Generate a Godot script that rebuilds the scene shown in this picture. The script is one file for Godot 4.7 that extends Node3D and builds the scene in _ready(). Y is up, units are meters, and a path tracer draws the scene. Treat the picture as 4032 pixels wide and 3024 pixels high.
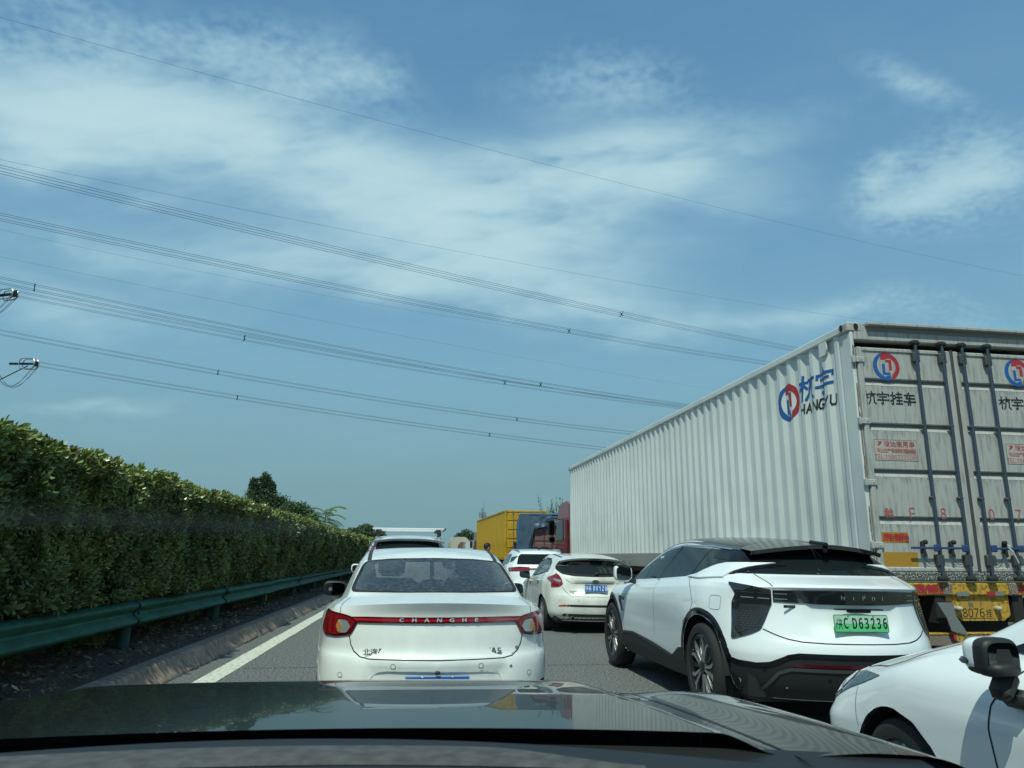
extends Node3D
# A traffic jam on a motorway, seen through the windscreen of a black car. x is right, y up, -z is the way the traffic heads.

var M := {}
var numbers := {}
var rng := RandomNumberGenerator.new()


class MB:
	var v := PackedVector3Array()
	var t := PackedVector2Array()
	var f := PackedInt32Array()

	func p(a: Vector3, uv := Vector2.ZERO) -> int:
		v.append(a)
		t.append(uv)
		return v.size() - 1

	func tri(a: int, b: int, c: int) -> void:
		f.append(a)
		f.append(b)
		f.append(c)

	func quad(a: int, b: int, c: int, d: int) -> void:
		tri(a, b, c)
		tri(a, c, d)

	func q(a: Vector3, b: Vector3, c: Vector3, d: Vector3) -> void:
		quad(p(a, Vector2(0, 0)), p(b, Vector2(1, 0)), p(c, Vector2(1, 1)), p(d, Vector2(0, 1)))

	func add(o: MB, x := Transform3D.IDENTITY) -> MB:
		var n := v.size()
		var turned := x.basis.determinant() < 0
		for a in o.v:
			v.append(x * a)
		t.append_array(o.t)
		for i in range(0, o.f.size(), 3):
			if turned:
				tri(o.f[i] + n, o.f[i + 2] + n, o.f[i + 1] + n)
			else:
				tri(o.f[i] + n, o.f[i + 1] + n, o.f[i + 2] + n)
		return self

	func facing(ids: Array, away: Vector3) -> void:
		var nrm := Vector3.ZERO
		for i in range(1, ids.size() - 1):
			nrm += (v[ids[i]] - v[ids[0]]).cross(v[ids[i + 1]] - v[ids[0]])
		for i in range(1, ids.size() - 1):
			if nrm.dot(away) >= 0:
				tri(ids[0], ids[i], ids[i + 1])
			else:
				tri(ids[0], ids[i + 1], ids[i])

	# a box with chamfered edges
	func box(c: Vector3, s: Vector3, bevel := 0.0, x := Basis.IDENTITY) -> MB:
		var h := s * 0.5
		var b := minf(bevel, minf(h.x, minf(h.y, h.z)) * 0.95)
		if b <= 0.0:
			for ax in 3:
				for sg in [-1.0, 1.0]:
					var ids := []
					for k in [[-1, -1], [1, -1], [1, 1], [-1, 1]]:
						var u := Vector3()
						u[ax] = sg * h[ax]
						u[(ax + 1) % 3] = k[0] * h[(ax + 1) % 3]
						u[(ax + 2) % 3] = k[1] * h[(ax + 2) % 3]
						ids.append(p(c + x * u, Vector2(u[(ax + 1) % 3], u[(ax + 2) % 3])))
					var away := Vector3()
					away[ax] = sg
					facing(ids, x * away)
			return self
		var id := {}
		for sx in [-1, 1]:
			for sy in [-1, 1]:
				for sz in [-1, 1]:
					for ax in 3:
						var u := Vector3(sx * (h.x - b), sy * (h.y - b), sz * (h.z - b))
						u[ax] = [sx, sy, sz][ax] * h[ax]
						id[[sx, sy, sz, ax]] = p(c + x * u, Vector2(u.x + u.z, u.y))
		for ax in 3:
			for sg in [-1, 1]:
				var ids := []
				for k in [[-1, -1], [1, -1], [1, 1], [-1, 1]]:
					var key := [0, 0, 0, ax]
					key[ax] = sg
					key[(ax + 1) % 3] = k[0]
					key[(ax + 2) % 3] = k[1]
					ids.append(id[key])
				var away := Vector3()
				away[ax] = sg
				facing(ids, x * away)
			var o := (ax + 1) % 3
			var w := (ax + 2) % 3
			for so in [-1, 1]:
				for sw in [-1, 1]:
					var ks := []
					for e in [-1, 1]:
						var key := [0, 0, 0, 0]
						key[ax] = e
						key[o] = so
						key[w] = sw
						ks.append(key)
					var ids := [id[[ks[0][0], ks[0][1], ks[0][2], o]], id[[ks[1][0], ks[1][1], ks[1][2], o]], id[[ks[1][0], ks[1][1], ks[1][2], w]], id[[ks[0][0], ks[0][1], ks[0][2], w]]]
					var away := Vector3()
					away[o] = so
					away[w] = sw
					facing(ids, x * away)
		for sx in [-1, 1]:
			for sy in [-1, 1]:
				for sz in [-1, 1]:
					facing([id[[sx, sy, sz, 0]], id[[sx, sy, sz, 1]], id[[sx, sy, sz, 2]]], x * Vector3(sx, sy, sz))
		return self

	func tube(path: PackedVector3Array, r: float, sides := 8, taper := 1.0, closed := false) -> MB:
		var n := path.size()
		var up := Vector3.UP
		var rings := []
		for i in n:
			var dir: Vector3
			if closed:
				dir = path[(i + 1) % n] - path[(i + n - 1) % n]
			else:
				dir = path[mini(i + 1, n - 1)] - path[maxi(i - 1, 0)]
			dir = dir.normalized()
			var side := dir.cross(up)
			if side.length() < 0.05:
				side = dir.cross(Vector3.RIGHT)
			side = side.normalized()
			var oth := side.cross(dir)
			up = oth
			var rr := r * lerpf(1.0, taper, float(i) / maxi(n - 1, 1))
			var ring := []
			for k in sides:
				var a := TAU * k / sides
				ring.append(p(path[i] + (side * cos(a) + oth * sin(a)) * rr, Vector2(float(k) / sides, i)))
			rings.append(ring)
		for i in (n if closed else n - 1):
			for k in sides:
				var k2 := (k + 1) % sides
				var a: Array = rings[i]
				var b: Array = rings[(i + 1) % n]
				quad(a[k], a[k2], b[k2], b[k])
		if not closed:
			for k in range(1, sides - 1):
				tri(rings[0][0], rings[0][k + 1], rings[0][k])
				tri(rings[n - 1][0], rings[n - 1][k], rings[n - 1][k + 1])
		return self

	# turned about the local x axis; profile points are (radius, along x), outer side to the left of the walk
	func lathe(prof: PackedVector2Array, seg := 32, x := Transform3D.IDENTITY, flip := false) -> MB:
		var n := v.size()
		for i in prof.size():
			for k in seg:
				var a := TAU * k / seg
				p(x * Vector3(prof[i].y, prof[i].x * cos(a), prof[i].x * sin(a)), Vector2(float(k) / seg, float(i) / prof.size()))
		for i in prof.size() - 1:
			for k in seg:
				var k2 := (k + 1) % seg
				if flip:
					quad(n + i * seg + k, n + (i + 1) * seg + k, n + (i + 1) * seg + k2, n + i * seg + k2)
				else:
					quad(n + i * seg + k, n + i * seg + k2, n + (i + 1) * seg + k2, n + (i + 1) * seg + k)
		return self

	# a polygon in x, y made depth thick along z (front face at z = depth), placed by x
	func prism(poly: PackedVector2Array, depth: float, x := Transform3D.IDENTITY, back := true) -> MB:
		var pl := poly.duplicate()
		if Geometry2D.is_polygon_clockwise(pl):
			pl.reverse()
		var ix := Geometry2D.triangulate_polygon(pl)
		var a := []
		var b := []
		for q2 in pl:
			a.append(p(x * Vector3(q2.x, q2.y, depth), q2))
			b.append(p(x * Vector3(q2.x, q2.y, 0), q2))
		var turned := x.basis.determinant() < 0
		for i in range(0, ix.size(), 3):
			var s: float = (pl[ix[i + 1]] - pl[ix[i]]).cross(pl[ix[i + 2]] - pl[ix[i]])
			var j := ix[i + 1] if (s > 0) != turned else ix[i + 2]
			var k := ix[i + 2] if (s > 0) != turned else ix[i + 1]
			tri(a[ix[i]], a[j], a[k])
			if back:
				tri(b[ix[i]], b[k], b[j])
		var n := pl.size()
		if depth > 0.0:
			for i in n:
				var j := (i + 1) % n
				if turned:
					quad(a[i], b[i], b[j], a[j])
				else:
					quad(a[i], a[j], b[j], b[i])
		return self

	# rows of equally many points; seen from the side where rows run up and points run right
	func grid(rows: Array, flip := false) -> MB:
		var n := v.size()
		var w: int = rows[0].size()
		for i in rows.size():
			for k in w:
				p(rows[i][k], Vector2(float(k) / (w - 1), float(i) / (rows.size() - 1)))
		for i in rows.size() - 1:
			for k in w - 1:
				var a := n + i * w + k
				if flip:
					quad(a, a + w, a + w + 1, a + 1)
				else:
					quad(a, a + 1, a + w + 1, a + w)
		return self

	# a rounded lump: superellipsoid
	func blob(s: Vector3, e := 0.7, x := Transform3D.IDENTITY, seg := 20, ring := 12) -> MB:
		var rows := []
		for i in ring + 1:
			var la := -PI / 2 + PI * i / ring
			var row := []
			for k in seg + 1:
				var lo := TAU * k / seg
				var cx := signf(cos(lo)) * pow(absf(cos(lo)), e) * pow(maxf(cos(la), 0.0), e)
				var cz := signf(sin(lo)) * pow(absf(sin(lo)), e) * pow(maxf(cos(la), 0.0), e)
				var cy := signf(sin(la)) * pow(absf(sin(la)), e)
				row.append(x * Vector3(cx * s.x, cy * s.y, -cz * s.z))
			rows.append(row)
		return grid(rows, x.basis.determinant() < 0)

	# normals smooth across edges flatter than the angle
	func mesh(angle := 38.0) -> ArrayMesh:
		var nf := f.size() / 3
		var fn := PackedVector3Array()
		fn.resize(nf)
		var fu := PackedVector3Array()
		fu.resize(nf)
		var place := {}
		var pid := PackedInt32Array()
		pid.resize(v.size())
		for i in v.size():
			var key := Vector3i((v[i] * 4000.0).round())
			var at = place.get(key)
			if at == null:
				at = place.size()
				place[key] = at
			pid[i] = at
		var count := PackedInt32Array()
		count.resize(place.size() + 1)
		for i in nf:
			var n := (v[f[i * 3 + 1]] - v[f[i * 3]]).cross(v[f[i * 3 + 2]] - v[f[i * 3]])
			fn[i] = n
			fu[i] = n.normalized()
			for k in 3:
				count[pid[f[i * 3 + k]] + 1] += 1
		for i in place.size():
			count[i + 1] += count[i]
		var fill := count.duplicate()
		var around := PackedInt32Array()
		around.resize(nf * 3)
		for i in nf:
			for k in 3:
				var q2 := pid[f[i * 3 + k]]
				around[fill[q2]] = i
				fill[q2] += 1
		var lim := cos(deg_to_rad(angle))
		var ov := PackedVector3Array()
		var on := PackedVector3Array()
		var ot := PackedVector2Array()
		var ix := PackedInt32Array()
		ix.resize(nf * 3)
		var made := {}
		var w := 0
		for i in nf:
			if fn[i].length_squared() < 1e-18:
				continue
			var three := PackedInt32Array([0, 0, 0])
			for k in 3:
				var vi := f[i * 3 + k]
				var q2 := pid[vi]
				var n := Vector3.ZERO
				for j in range(count[q2], count[q2 + 1]):
					if fu[around[j]].dot(fu[i]) > lim:
						n += fn[around[j]]
				n = n.normalized()
				var key := [vi, Vector3i((n * 60.0).round())]
				var o = made.get(key)
				if o == null:
					o = ov.size()
					made[key] = o
					ov.append(v[vi])
					on.append(n)
					ot.append(t[vi])
				three[k] = o
			ix[w] = three[0]
			ix[w + 1] = three[2]
			ix[w + 2] = three[1]
			w += 3
		ix.resize(w)
		var arr := []
		arr.resize(Mesh.ARRAY_MAX)
		arr[Mesh.ARRAY_VERTEX] = ov
		arr[Mesh.ARRAY_NORMAL] = on
		arr[Mesh.ARRAY_TEX_UV] = ot
		arr[Mesh.ARRAY_INDEX] = ix
		var m := ArrayMesh.new()
		if ov.size() > 0 and w > 0:
			m.add_surface_from_arrays(Mesh.PRIMITIVE_TRIANGLES, arr)
		return m


# ---------- naming

func numbered(called: String) -> String:
	var n: int = numbers.get(called, 0)
	numbers[called] = n + 1
	return called if n == 0 else "%s_%03d" % [called, n]


func thing(called: String, label: String, category: String, at := Vector3.ZERO, turn := 0.0, group := "") -> Node3D:
	var o := Node3D.new()
	o.name = numbered(called)
	add_child(o, true)
	o.position = at
	o.rotation.y = turn
	return tag(o, label, category, group)


func tag(o: Node3D, label: String, category: String, group := "", kind := "") -> Node3D:
	if label:
		o.set_meta("label", label)
	if category:
		o.set_meta("category", category)
	if group:
		o.set_meta("group", group)
	if kind:
		o.set_meta("kind", kind)
	return o


func part(called: String, shape, m: Material, parent: Node, angle := 38.0, label := "") -> MeshInstance3D:
	var o := MeshInstance3D.new()
	o.name = called
	var me: Mesh = shape.mesh(angle) if shape is MB else shape
	o.mesh = me
	if me.get_surface_count() == 0:
		print("empty part ", called, " of ", parent.name)
	o.material_override = m
	if parent == self:
		o.name = numbered(called)
	parent.add_child(o, true)
	if label:
		o.set_meta("label", label)
	return o


func structure(called: String, shape, m: Material) -> MeshInstance3D:
	var o := part(called, shape, m, self)
	o.set_meta("kind", "structure")
	return o


func copy_of(o: Node3D, base: String, label: String, at: Vector3, turn := 0.0) -> Node3D:
	var c: Node3D = o.duplicate()
	c.name = numbered(base)
	add_child(c, true)
	c.position = at
	c.rotation.y = turn
	c.set_meta("label", label)
	return c


func xf(at: Vector3, x := 0.0, y := 0.0, z := 0.0) -> Transform3D:
	return Transform3D(Basis.from_euler(Vector3(x, y, z)), at)


func pts(a: Array) -> PackedVector2Array:
	var o := PackedVector2Array()
	for i in range(0, a.size(), 2):
		o.append(Vector2(a[i], a[i + 1]))
	return o


func path3(a: Array) -> PackedVector3Array:
	var o := PackedVector3Array()
	for i in range(0, a.size(), 3):
		o.append(Vector3(a[i], a[i + 1], a[i + 2]))
	return o


# corners of a polygon rounded
func rounded(poly: PackedVector2Array, r: float, n := 4) -> PackedVector2Array:
	var o := PackedVector2Array()
	var s := poly.size()
	for i in s:
		var a := poly[(i + s - 1) % s]
		var b := poly[i]
		var c := poly[(i + 1) % s]
		var ra := minf(r, a.distance_to(b) * 0.48)
		var rc := minf(r, c.distance_to(b) * 0.48)
		var pa := b + (a - b).normalized() * ra
		var pc := b + (c - b).normalized() * rc
		for k in n + 1:
			var u := float(k) / n
			o.append(pa.lerp(b, u).lerp(b.lerp(pc, u), u))
	return o


func mirrored(poly: PackedVector2Array) -> PackedVector2Array:
	var o := PackedVector2Array()
	for q in poly:
		o.append(Vector2(-q.x, q.y))
	return o


func circle(c: Vector2, r: float, n := 16, ry := -1.0) -> PackedVector2Array:
	var o := PackedVector2Array()
	for i in n:
		o.append(c + Vector2(cos(TAU * i / n) * r, sin(TAU * i / n) * (r if ry < 0 else ry)))
	return o


# ---------- materials

func mat(called: String, c: Color, rough := 0.6, metal := 0.0, coat := 0.0) -> StandardMaterial3D:
	var m := StandardMaterial3D.new()
	m.resource_name = called
	m.albedo_color = c.linear_to_srgb()
	m.roughness = rough
	m.metallic = metal
	if coat > 0.0:
		m.clearcoat_enabled = true
		m.clearcoat = coat
		m.clearcoat_roughness = 0.03
	M[called] = m
	return m


func lin(r: float, g: float, b: float) -> Color:
	return Color(r, g, b)


func noise_tex(freq: float, octaves: int, ramp: Array, size := 512, sd := 1, kind := FastNoiseLite.TYPE_SIMPLEX_SMOOTH, stretch := Vector2.ONE) -> Texture2D:
	var fn := FastNoiseLite.new()
	fn.seed = sd
	fn.noise_type = kind
	fn.frequency = freq
	fn.fractal_octaves = octaves
	var w := int(size * stretch.x)
	var h := int(size * stretch.y)
	var im := fn.get_seamless_image(w, h)
	if stretch != Vector2.ONE:
		im.resize(size, size, Image.INTERPOLATE_BILINEAR)
	im.convert(Image.FORMAT_L8)
	var g := Gradient.new()
	g.offsets = PackedFloat32Array(ramp[0])
	var cs := PackedColorArray()
	for c in ramp[1]:
		cs.append(c)
	g.colors = cs
	var lut := []
	for i in 256:
		lut.append(g.sample(i / 255.0))
	var src := im.get_data()
	var out := PackedByteArray()
	out.resize(src.size() * 3)
	for i in src.size():
		var c: Color = lut[src[i]]
		out[i * 3] = int(c.r * 255.0)
		out[i * 3 + 1] = int(c.g * 255.0)
		out[i * 3 + 2] = int(c.b * 255.0)
	return ImageTexture.create_from_image(Image.create_from_data(size, size, false, Image.FORMAT_RGB8, out))


func grey(x: float) -> Color:
	return Color(x, x, x).linear_to_srgb()


func tri_map(m: StandardMaterial3D, t: Texture2D, scale: Vector3, world := true) -> void:
	m.albedo_texture = t
	m.uv1_triplanar = true
	m.uv1_world_triplanar = world
	m.uv1_scale = scale


func bumped(m: StandardMaterial3D, t: Texture2D, h: float) -> void:
	m.heightmap_enabled = true
	m.heightmap_texture = t
	m.heightmap_scale = h


# ---------- car bodies: contours stacked from floor to roof, each running from the middle of the tail round the side to the middle of the nose

class Shell:
	var mb := MB.new()
	var nrm := PackedVector3Array()
	var bins := {}
	var dents := []
	const CELL := 0.06
	const NR := 11
	const NC := 6
	const NS := 11

	# one contour; see car rows: [yr, zr, xc, yc, zc, r, [side points], xf, yf, zf, rf, ymid, zmid]
	static func contour(r: Array) -> PackedVector3Array:
		var o := PackedVector3Array()
		var c := Vector3(r[2], r[3], r[4])
		var fc := Vector3(r[7], r[8], r[9])
		var side: Array = r[6]
		var s0: Vector3 = side[0]
		var s1: Vector3 = side[side.size() - 1]
		var xa := maxf(c.x - r[5], c.x * 0.3)
		for i in NR:
			var x := xa * i / NR
			var u := x / c.x if c.x > 0.01 else 0.0
			o.append(Vector3(x, lerpf(r[0], c.y, u * u), lerpf(r[1], c.z, u * u)))
		var ua := xa / c.x if c.x > 0.01 else 0.0
		var a := Vector3(xa, lerpf(r[0], c.y, ua * ua), lerpf(r[1], c.z, ua * ua))
		var b := c + (s0 - c).normalized() * minf(r[5], c.distance_to(s0) * 0.6)
		for i in NC:
			var u := float(i) / NC
			o.append(a.lerp(c, u).lerp(c.lerp(b, u), u))
		var fb := fc + (s1 - fc).normalized() * minf(r[10], fc.distance_to(s1) * 0.6)
		var line: Array = [c.lerp(b, 0.5), b]
		line.append_array(side)
		line.append(fb)
		line.append(fc.lerp(fb, 0.5))
		for k in range(1, line.size() - 2):
			for i in NS:
				var u := float(i) / NS
				var p0: Vector3 = line[k - 1]
				var p1: Vector3 = line[k]
				var p2: Vector3 = line[k + 1]
				var p3: Vector3 = line[k + 2]
				var d := p1.distance_to(p2)
				var m1 := (p2 - p0) * d / maxf(p0.distance_to(p1) + d, 0.001)
				var m2 := (p3 - p1) * d / maxf(p3.distance_to(p2) + d, 0.001)
				var u2 := u * u
				var u3 := u2 * u
				o.append(p1 * (2 * u3 - 3 * u2 + 1) + m1 * (u3 - 2 * u2 + u) + p2 * (-2 * u3 + 3 * u2) + m2 * (u3 - u2))
		var xb := maxf(fc.x - r[10], fc.x * 0.3)
		var ub := xb / fc.x if fc.x > 0.01 else 0.0
		var fa := Vector3(xb, lerpf(r[11], fc.y, ub * ub), lerpf(r[12], fc.z, ub * ub))
		for i in NC:
			var u := float(i) / NC
			o.append(fb.lerp(fc, u).lerp(fc.lerp(fa, u), u))
		for i in NR + 1:
			var x := xb * (NR - i) / NR
			var u := x / fc.x if fc.x > 0.01 else 0.0
			o.append(Vector3(x, lerpf(r[11], fc.y, u * u), lerpf(r[12], fc.z, u * u)))
		return o

	# rows end with how many steps to the next one and whether the row is a crease
	func build(rows: Array, arches: Array) -> void:
		var cs := []
		for r in rows:
			cs.append(contour(r))
		var w: int = cs[0].size()
		var all := []
		for i in rows.size():
			if i == rows.size() - 1:
				all.append(cs[i])
				break
			var n: int = rows[i][13]
			for k in n:
				var u := float(k) / n
				var row := PackedVector3Array()
				for j in w:
					var p1: Vector3 = cs[i][j]
					var p2: Vector3 = cs[i + 1][j]
					var d := p1.distance_to(p2)
					var m1 := p2 - p1
					var m2 := p2 - p1
					if i > 0 and not rows[i][14]:
						var p0: Vector3 = cs[i - 1][j]
						m1 = (p2 - p0) * d / maxf(p0.distance_to(p1) + d, 0.001)
					if i + 2 < rows.size() and not rows[i + 1][14]:
						var p3: Vector3 = cs[i + 2][j]
						m2 = (p3 - p1) * d / maxf(p3.distance_to(p2) + d, 0.001)
					var u2 := u * u
					var u3 := u2 * u
					row.append(p1 * (2 * u3 - 3 * u2 + 1) + m1 * (u3 - 2 * u2 + u) + p2 * (-2 * u3 + 3 * u2) + m2 * (u3 - u2))
				all.append(row)
		var out := PackedByteArray()
		for sgn in [1.0, -1.0]:
			var n := mb.v.size()
			for row in all:
				for q in row:
					var z: Vector3 = q
					var gone := 0
					if z.x > 0.55:
						for a in arches:
							var off := Vector2(z.z - a[0], z.y - a[1])
							if off.length() < a[2]:
								off = off.normalized() * a[2]
								z.z = a[0] + off.x
								z.y = a[1] + off.y
								gone = 1
					if z.z > -0.5:
						for e in dents:
							var far := Vector2(maxf(absf(z.x - e[0]) - e[2], 0.0), maxf(absf(z.y - e[1]) - e[3], 0.0)).length()
							z.z -= e[5] * (1.0 - smoothstep(0.0, e[4], far))
					mb.p(Vector3(z.x * sgn, z.y, z.z), Vector2(z.z, z.y))
					out.append(gone)
			for i in all.size() - 1:
				for k in w - 1:
					var a := n + i * w + k
					for tr in [[a, a + 1, a + w + 1], [a, a + w + 1, a + w]]:
						if out[tr[0]] and out[tr[1]] and out[tr[2]]:
							continue
						if sgn > 0:
							mb.tri(tr[0], tr[1], tr[2])
						else:
							mb.tri(tr[0], tr[2], tr[1])
		index()

	func index() -> void:
		nrm.resize(mb.v.size())
		for i in range(0, mb.f.size(), 3):
			var n := (mb.v[mb.f[i + 1]] - mb.v[mb.f[i]]).cross(mb.v[mb.f[i + 2]] - mb.v[mb.f[i]])
			for k in 3:
				nrm[mb.f[i + k]] += n

	static func flat(a: Vector3, axis: String) -> Vector2:
		if axis == "rear" or axis == "front":
			return Vector2(a.x, a.y)
		if axis == "top":
			return Vector2(a.x, a.z)
		return Vector2(a.z, a.y)

	static func depth(a: Vector3, axis: String) -> float:
		match axis:
			"rear":
				return a.z
			"front":
				return -a.z
			"top":
				return a.y
			"left":
				return -a.x
		return a.x

	func sort(axis: String) -> void:
		var d := {}
		for i in range(0, mb.f.size(), 3):
			var a := flat(mb.v[mb.f[i]], axis)
			var b := flat(mb.v[mb.f[i + 1]], axis)
			var c := flat(mb.v[mb.f[i + 2]], axis)
			if absf((b - a).cross(c - a)) < 1e-9:
				continue
			var lo := (a.min(b).min(c) / CELL).floor()
			var hi := (a.max(b).max(c) / CELL).floor()
			for x in range(int(lo.x), int(hi.x) + 1):
				for y in range(int(lo.y), int(hi.y) + 1):
					var key := Vector2i(x, y)
					if not d.has(key):
						d[key] = PackedInt32Array()
					d[key].append(i)
		bins[axis] = d

	# [point, normal] of the outermost skin under q, or null
	func hit(q: Vector2, axis: String) -> Variant:
		if not bins.has(axis):
			sort(axis)
		var l = bins[axis].get(Vector2i((q / CELL).floor()))
		if l == null:
			return null
		var best := -1e9
		var out = null
		for i in l:
			var ia := mb.f[i]
			var ib := mb.f[i + 1]
			var ic := mb.f[i + 2]
			var a := flat(mb.v[ia], axis)
			var b := flat(mb.v[ib], axis)
			var c := flat(mb.v[ic], axis)
			var s := (b - a).cross(c - a)
			var wb := (q - a).cross(c - a) / s
			var wc := (b - a).cross(q - a) / s
			if wb < -0.002 or wc < -0.002 or wb + wc > 1.002:
				continue
			var at := mb.v[ia] * (1 - wb - wc) + mb.v[ib] * wb + mb.v[ic] * wc
			var d := depth(at, axis)
			if d > best:
				best = d
				out = [at, (nrm[ia].normalized() * (1 - wb - wc) + nrm[ib].normalized() * wb + nrm[ic].normalized() * wc).normalized()]
		return out

	# the same, searching towards the middle where there is no skin under q
	func skin(q: Vector2, axis: String) -> Vector3:
		for i in 30:
			var h = hit(q, axis)
			if h != null:
				return h[0]
			q.x *= 0.96
		return Vector3(q.x, q.y, 0)

	# a sheet over the skin, off metres proud of it, with its rim turned down
	func patch(poly: PackedVector2Array, axis: String, off := 0.003, step := 0.04, rim := 0.004) -> MB:
		var o := MB.new()
		var known := {}
		var lo := poly[0]
		var hi := poly[0]
		for q in poly:
			lo = lo.min(q)
			hi = hi.max(q)
		var nx := int(ceil((hi.x - lo.x) / step))
		var ny := int(ceil((hi.y - lo.y) / step))
		for ix in nx:
			for iy in ny:
				var a := lo + Vector2(ix, iy) * step
				var cell := PackedVector2Array([a, a + Vector2(step, 0), a + Vector2(step, step), a + Vector2(0, step)])
				for piece in Geometry2D.intersect_polygons(poly, cell):
					var tr := Geometry2D.triangulate_polygon(piece)
					var ids := []
					var ok := true
					for q in piece:
						var id := place(o, known, q, axis, off)
						ok = ok and id >= 0
						ids.append(id)
					for i in range(0, tr.size(), 3):
						if ids[tr[i]] < 0 or ids[tr[i + 1]] < 0 or ids[tr[i + 2]] < 0:
							continue
						var n: Vector3 = known[Vector2i((piece[tr[i]] * 5000).round())][1]
						o.facing([ids[tr[i]], ids[tr[i + 1]], ids[tr[i + 2]]], n)
		if rim > 0.0:
			for i in poly.size():
				var a := poly[i]
				var b := poly[(i + 1) % poly.size()]
				var n := maxi(1, int(ceil(a.distance_to(b) / step)))
				for k in n:
					var h1 = hit(a.lerp(b, float(k) / n), axis)
					var h2 = hit(a.lerp(b, float(k + 1) / n), axis)
					if h1 == null or h2 == null:
						continue
					var p1: Vector3 = h1[0] + h1[1] * off
					var p2: Vector3 = h2[0] + h2[1] * off
					var ids := [o.p(p1), o.p(p2), o.p(h2[0] - h2[1] * rim), o.p(h1[0] - h1[1] * rim)]
					o.quad(ids[0], ids[1], ids[2], ids[3])
		return o

	func place(o: MB, known: Dictionary, q: Vector2, axis: String, off: float) -> int:
		var key := Vector2i((q * 5000).round())
		if known.has(key):
			return known[key][0]
		var h = hit(q, axis)
		if h == null:
			known[key] = [-1, Vector3.ZERO]
			return -1
		var id := o.p(h[0] + h[1] * off, q)
		known[key] = [id, h[1]]
		return id

	# takes the skin away under a window
	func cut(poly: PackedVector2Array, axis: String) -> void:
		var away := {"rear": Vector3(0, 0, 1), "front": Vector3(0, 0, -1), "left": Vector3(-1, 0, 0), "right": Vector3(1, 0, 0), "top": Vector3(0, 1, 0)}
		var out: Vector3 = away[axis]
		var lo := poly[0]
		var hi := poly[0]
		for q in poly:
			lo = lo.min(q)
			hi = hi.max(q)
		var kept := PackedInt32Array()
		for i in range(0, mb.f.size(), 3):
			var ids := [mb.f[i], mb.f[i + 1], mb.f[i + 2]]
			var a3 := mb.v[ids[0]]
			var b3 := mb.v[ids[1]]
			var c3 := mb.v[ids[2]]
			var a := flat(a3, axis)
			var b := flat(b3, axis)
			var c := flat(c3, axis)
			var tlo := a.min(b).min(c)
			var thi := a.max(b).max(c)
			var n := (b3 - a3).cross(c3 - a3)
			if tlo.x > hi.x or tlo.y > hi.y or thi.x < lo.x or thi.y < lo.y or n.normalized().dot(out) < 0.08:
				kept.append_array(PackedInt32Array(ids))
				continue
			var s := (b - a).cross(c - a)
			if absf(s) < 1e-9:
				kept.append_array(PackedInt32Array(ids))
				continue
			for piece in Geometry2D.clip_polygons(PackedVector2Array([a, b, c]), poly):
				var tr := Geometry2D.triangulate_polygon(piece)
				var pv := []
				for q in piece:
					var wb := (q - a).cross(c - a) / s
					var wc := (b - a).cross(q - a) / s
					pv.append(mb.p(a3 * (1 - wb - wc) + b3 * wb + c3 * wc, q))
				for k in range(0, tr.size(), 3):
					var f3 := [pv[tr[k]], pv[tr[k + 1]], pv[tr[k + 2]]]
					if (mb.v[f3[1]] - mb.v[f3[0]]).cross(mb.v[f3[2]] - mb.v[f3[0]]).dot(n) < 0:
						f3 = [f3[0], f3[2], f3[1]]
					kept.append_array(PackedInt32Array(f3))
		mb.f = kept

	# a thin ribbon along the skin
	func seam(line: PackedVector2Array, axis: String, width := 0.007, off := 0.0012, closed := false) -> MB:
		var o := MB.new()
		var fine := PackedVector2Array()
		var n := line.size()
		for i in (n if closed else n - 1):
			var a := line[i]
			var b := line[(i + 1) % n]
			var k := maxi(1, int(ceil(a.distance_to(b) / 0.025)))
			for j in k:
				fine.append(a.lerp(b, float(j) / k))
		fine.append(line[0] if closed else line[n - 1])
		var hs := []
		for q in fine:
			var h = hit(q, axis)
			if h != null:
				hs.append(h)
		var last := []
		for i in hs.size():
			var dir: Vector3 = hs[mini(i + 1, hs.size() - 1)][0] - hs[maxi(i - 1, 0)][0]
			var nn: Vector3 = hs[i][1]
			var s := nn.cross(dir).normalized() * width * 0.5
			var at: Vector3 = hs[i][0] + nn * off
			var two := [o.p(at - s), o.p(at + s)]
			if last.size():
				o.facing([last[0], two[0], two[1], last[1]], nn)
			last = two
		return o


# a row for Shell; side points as x, y, z triplets
func row(yr: float, zr: float, c: Array, r: float, side: Array, fc: Array, rf: float, ym: float, zm: float, n := 5, crease := false) -> Array:
	var s := []
	for i in range(0, side.size(), 3):
		s.append(Vector3(side[i], side[i + 1], side[i + 2]))
	return [yr, zr, c[0], c[1], c[2], r, s, fc[0], fc[1], fc[2], rf, ym, zm, n, crease]


func scaled_rows(rows: Array, k: Vector3) -> Array:
	var o := []
	for r in rows:
		var s := []
		for a in r[6]:
			s.append(a * k)
		o.append([r[0] * k.y, r[1] * k.z, r[2] * k.x, r[3] * k.y, r[4] * k.z, r[5], s, r[7] * k.x, r[8] * k.y, r[9] * k.z, r[10], r[11] * k.y, r[12] * k.z, r[13], r[14]])
	return o


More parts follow.
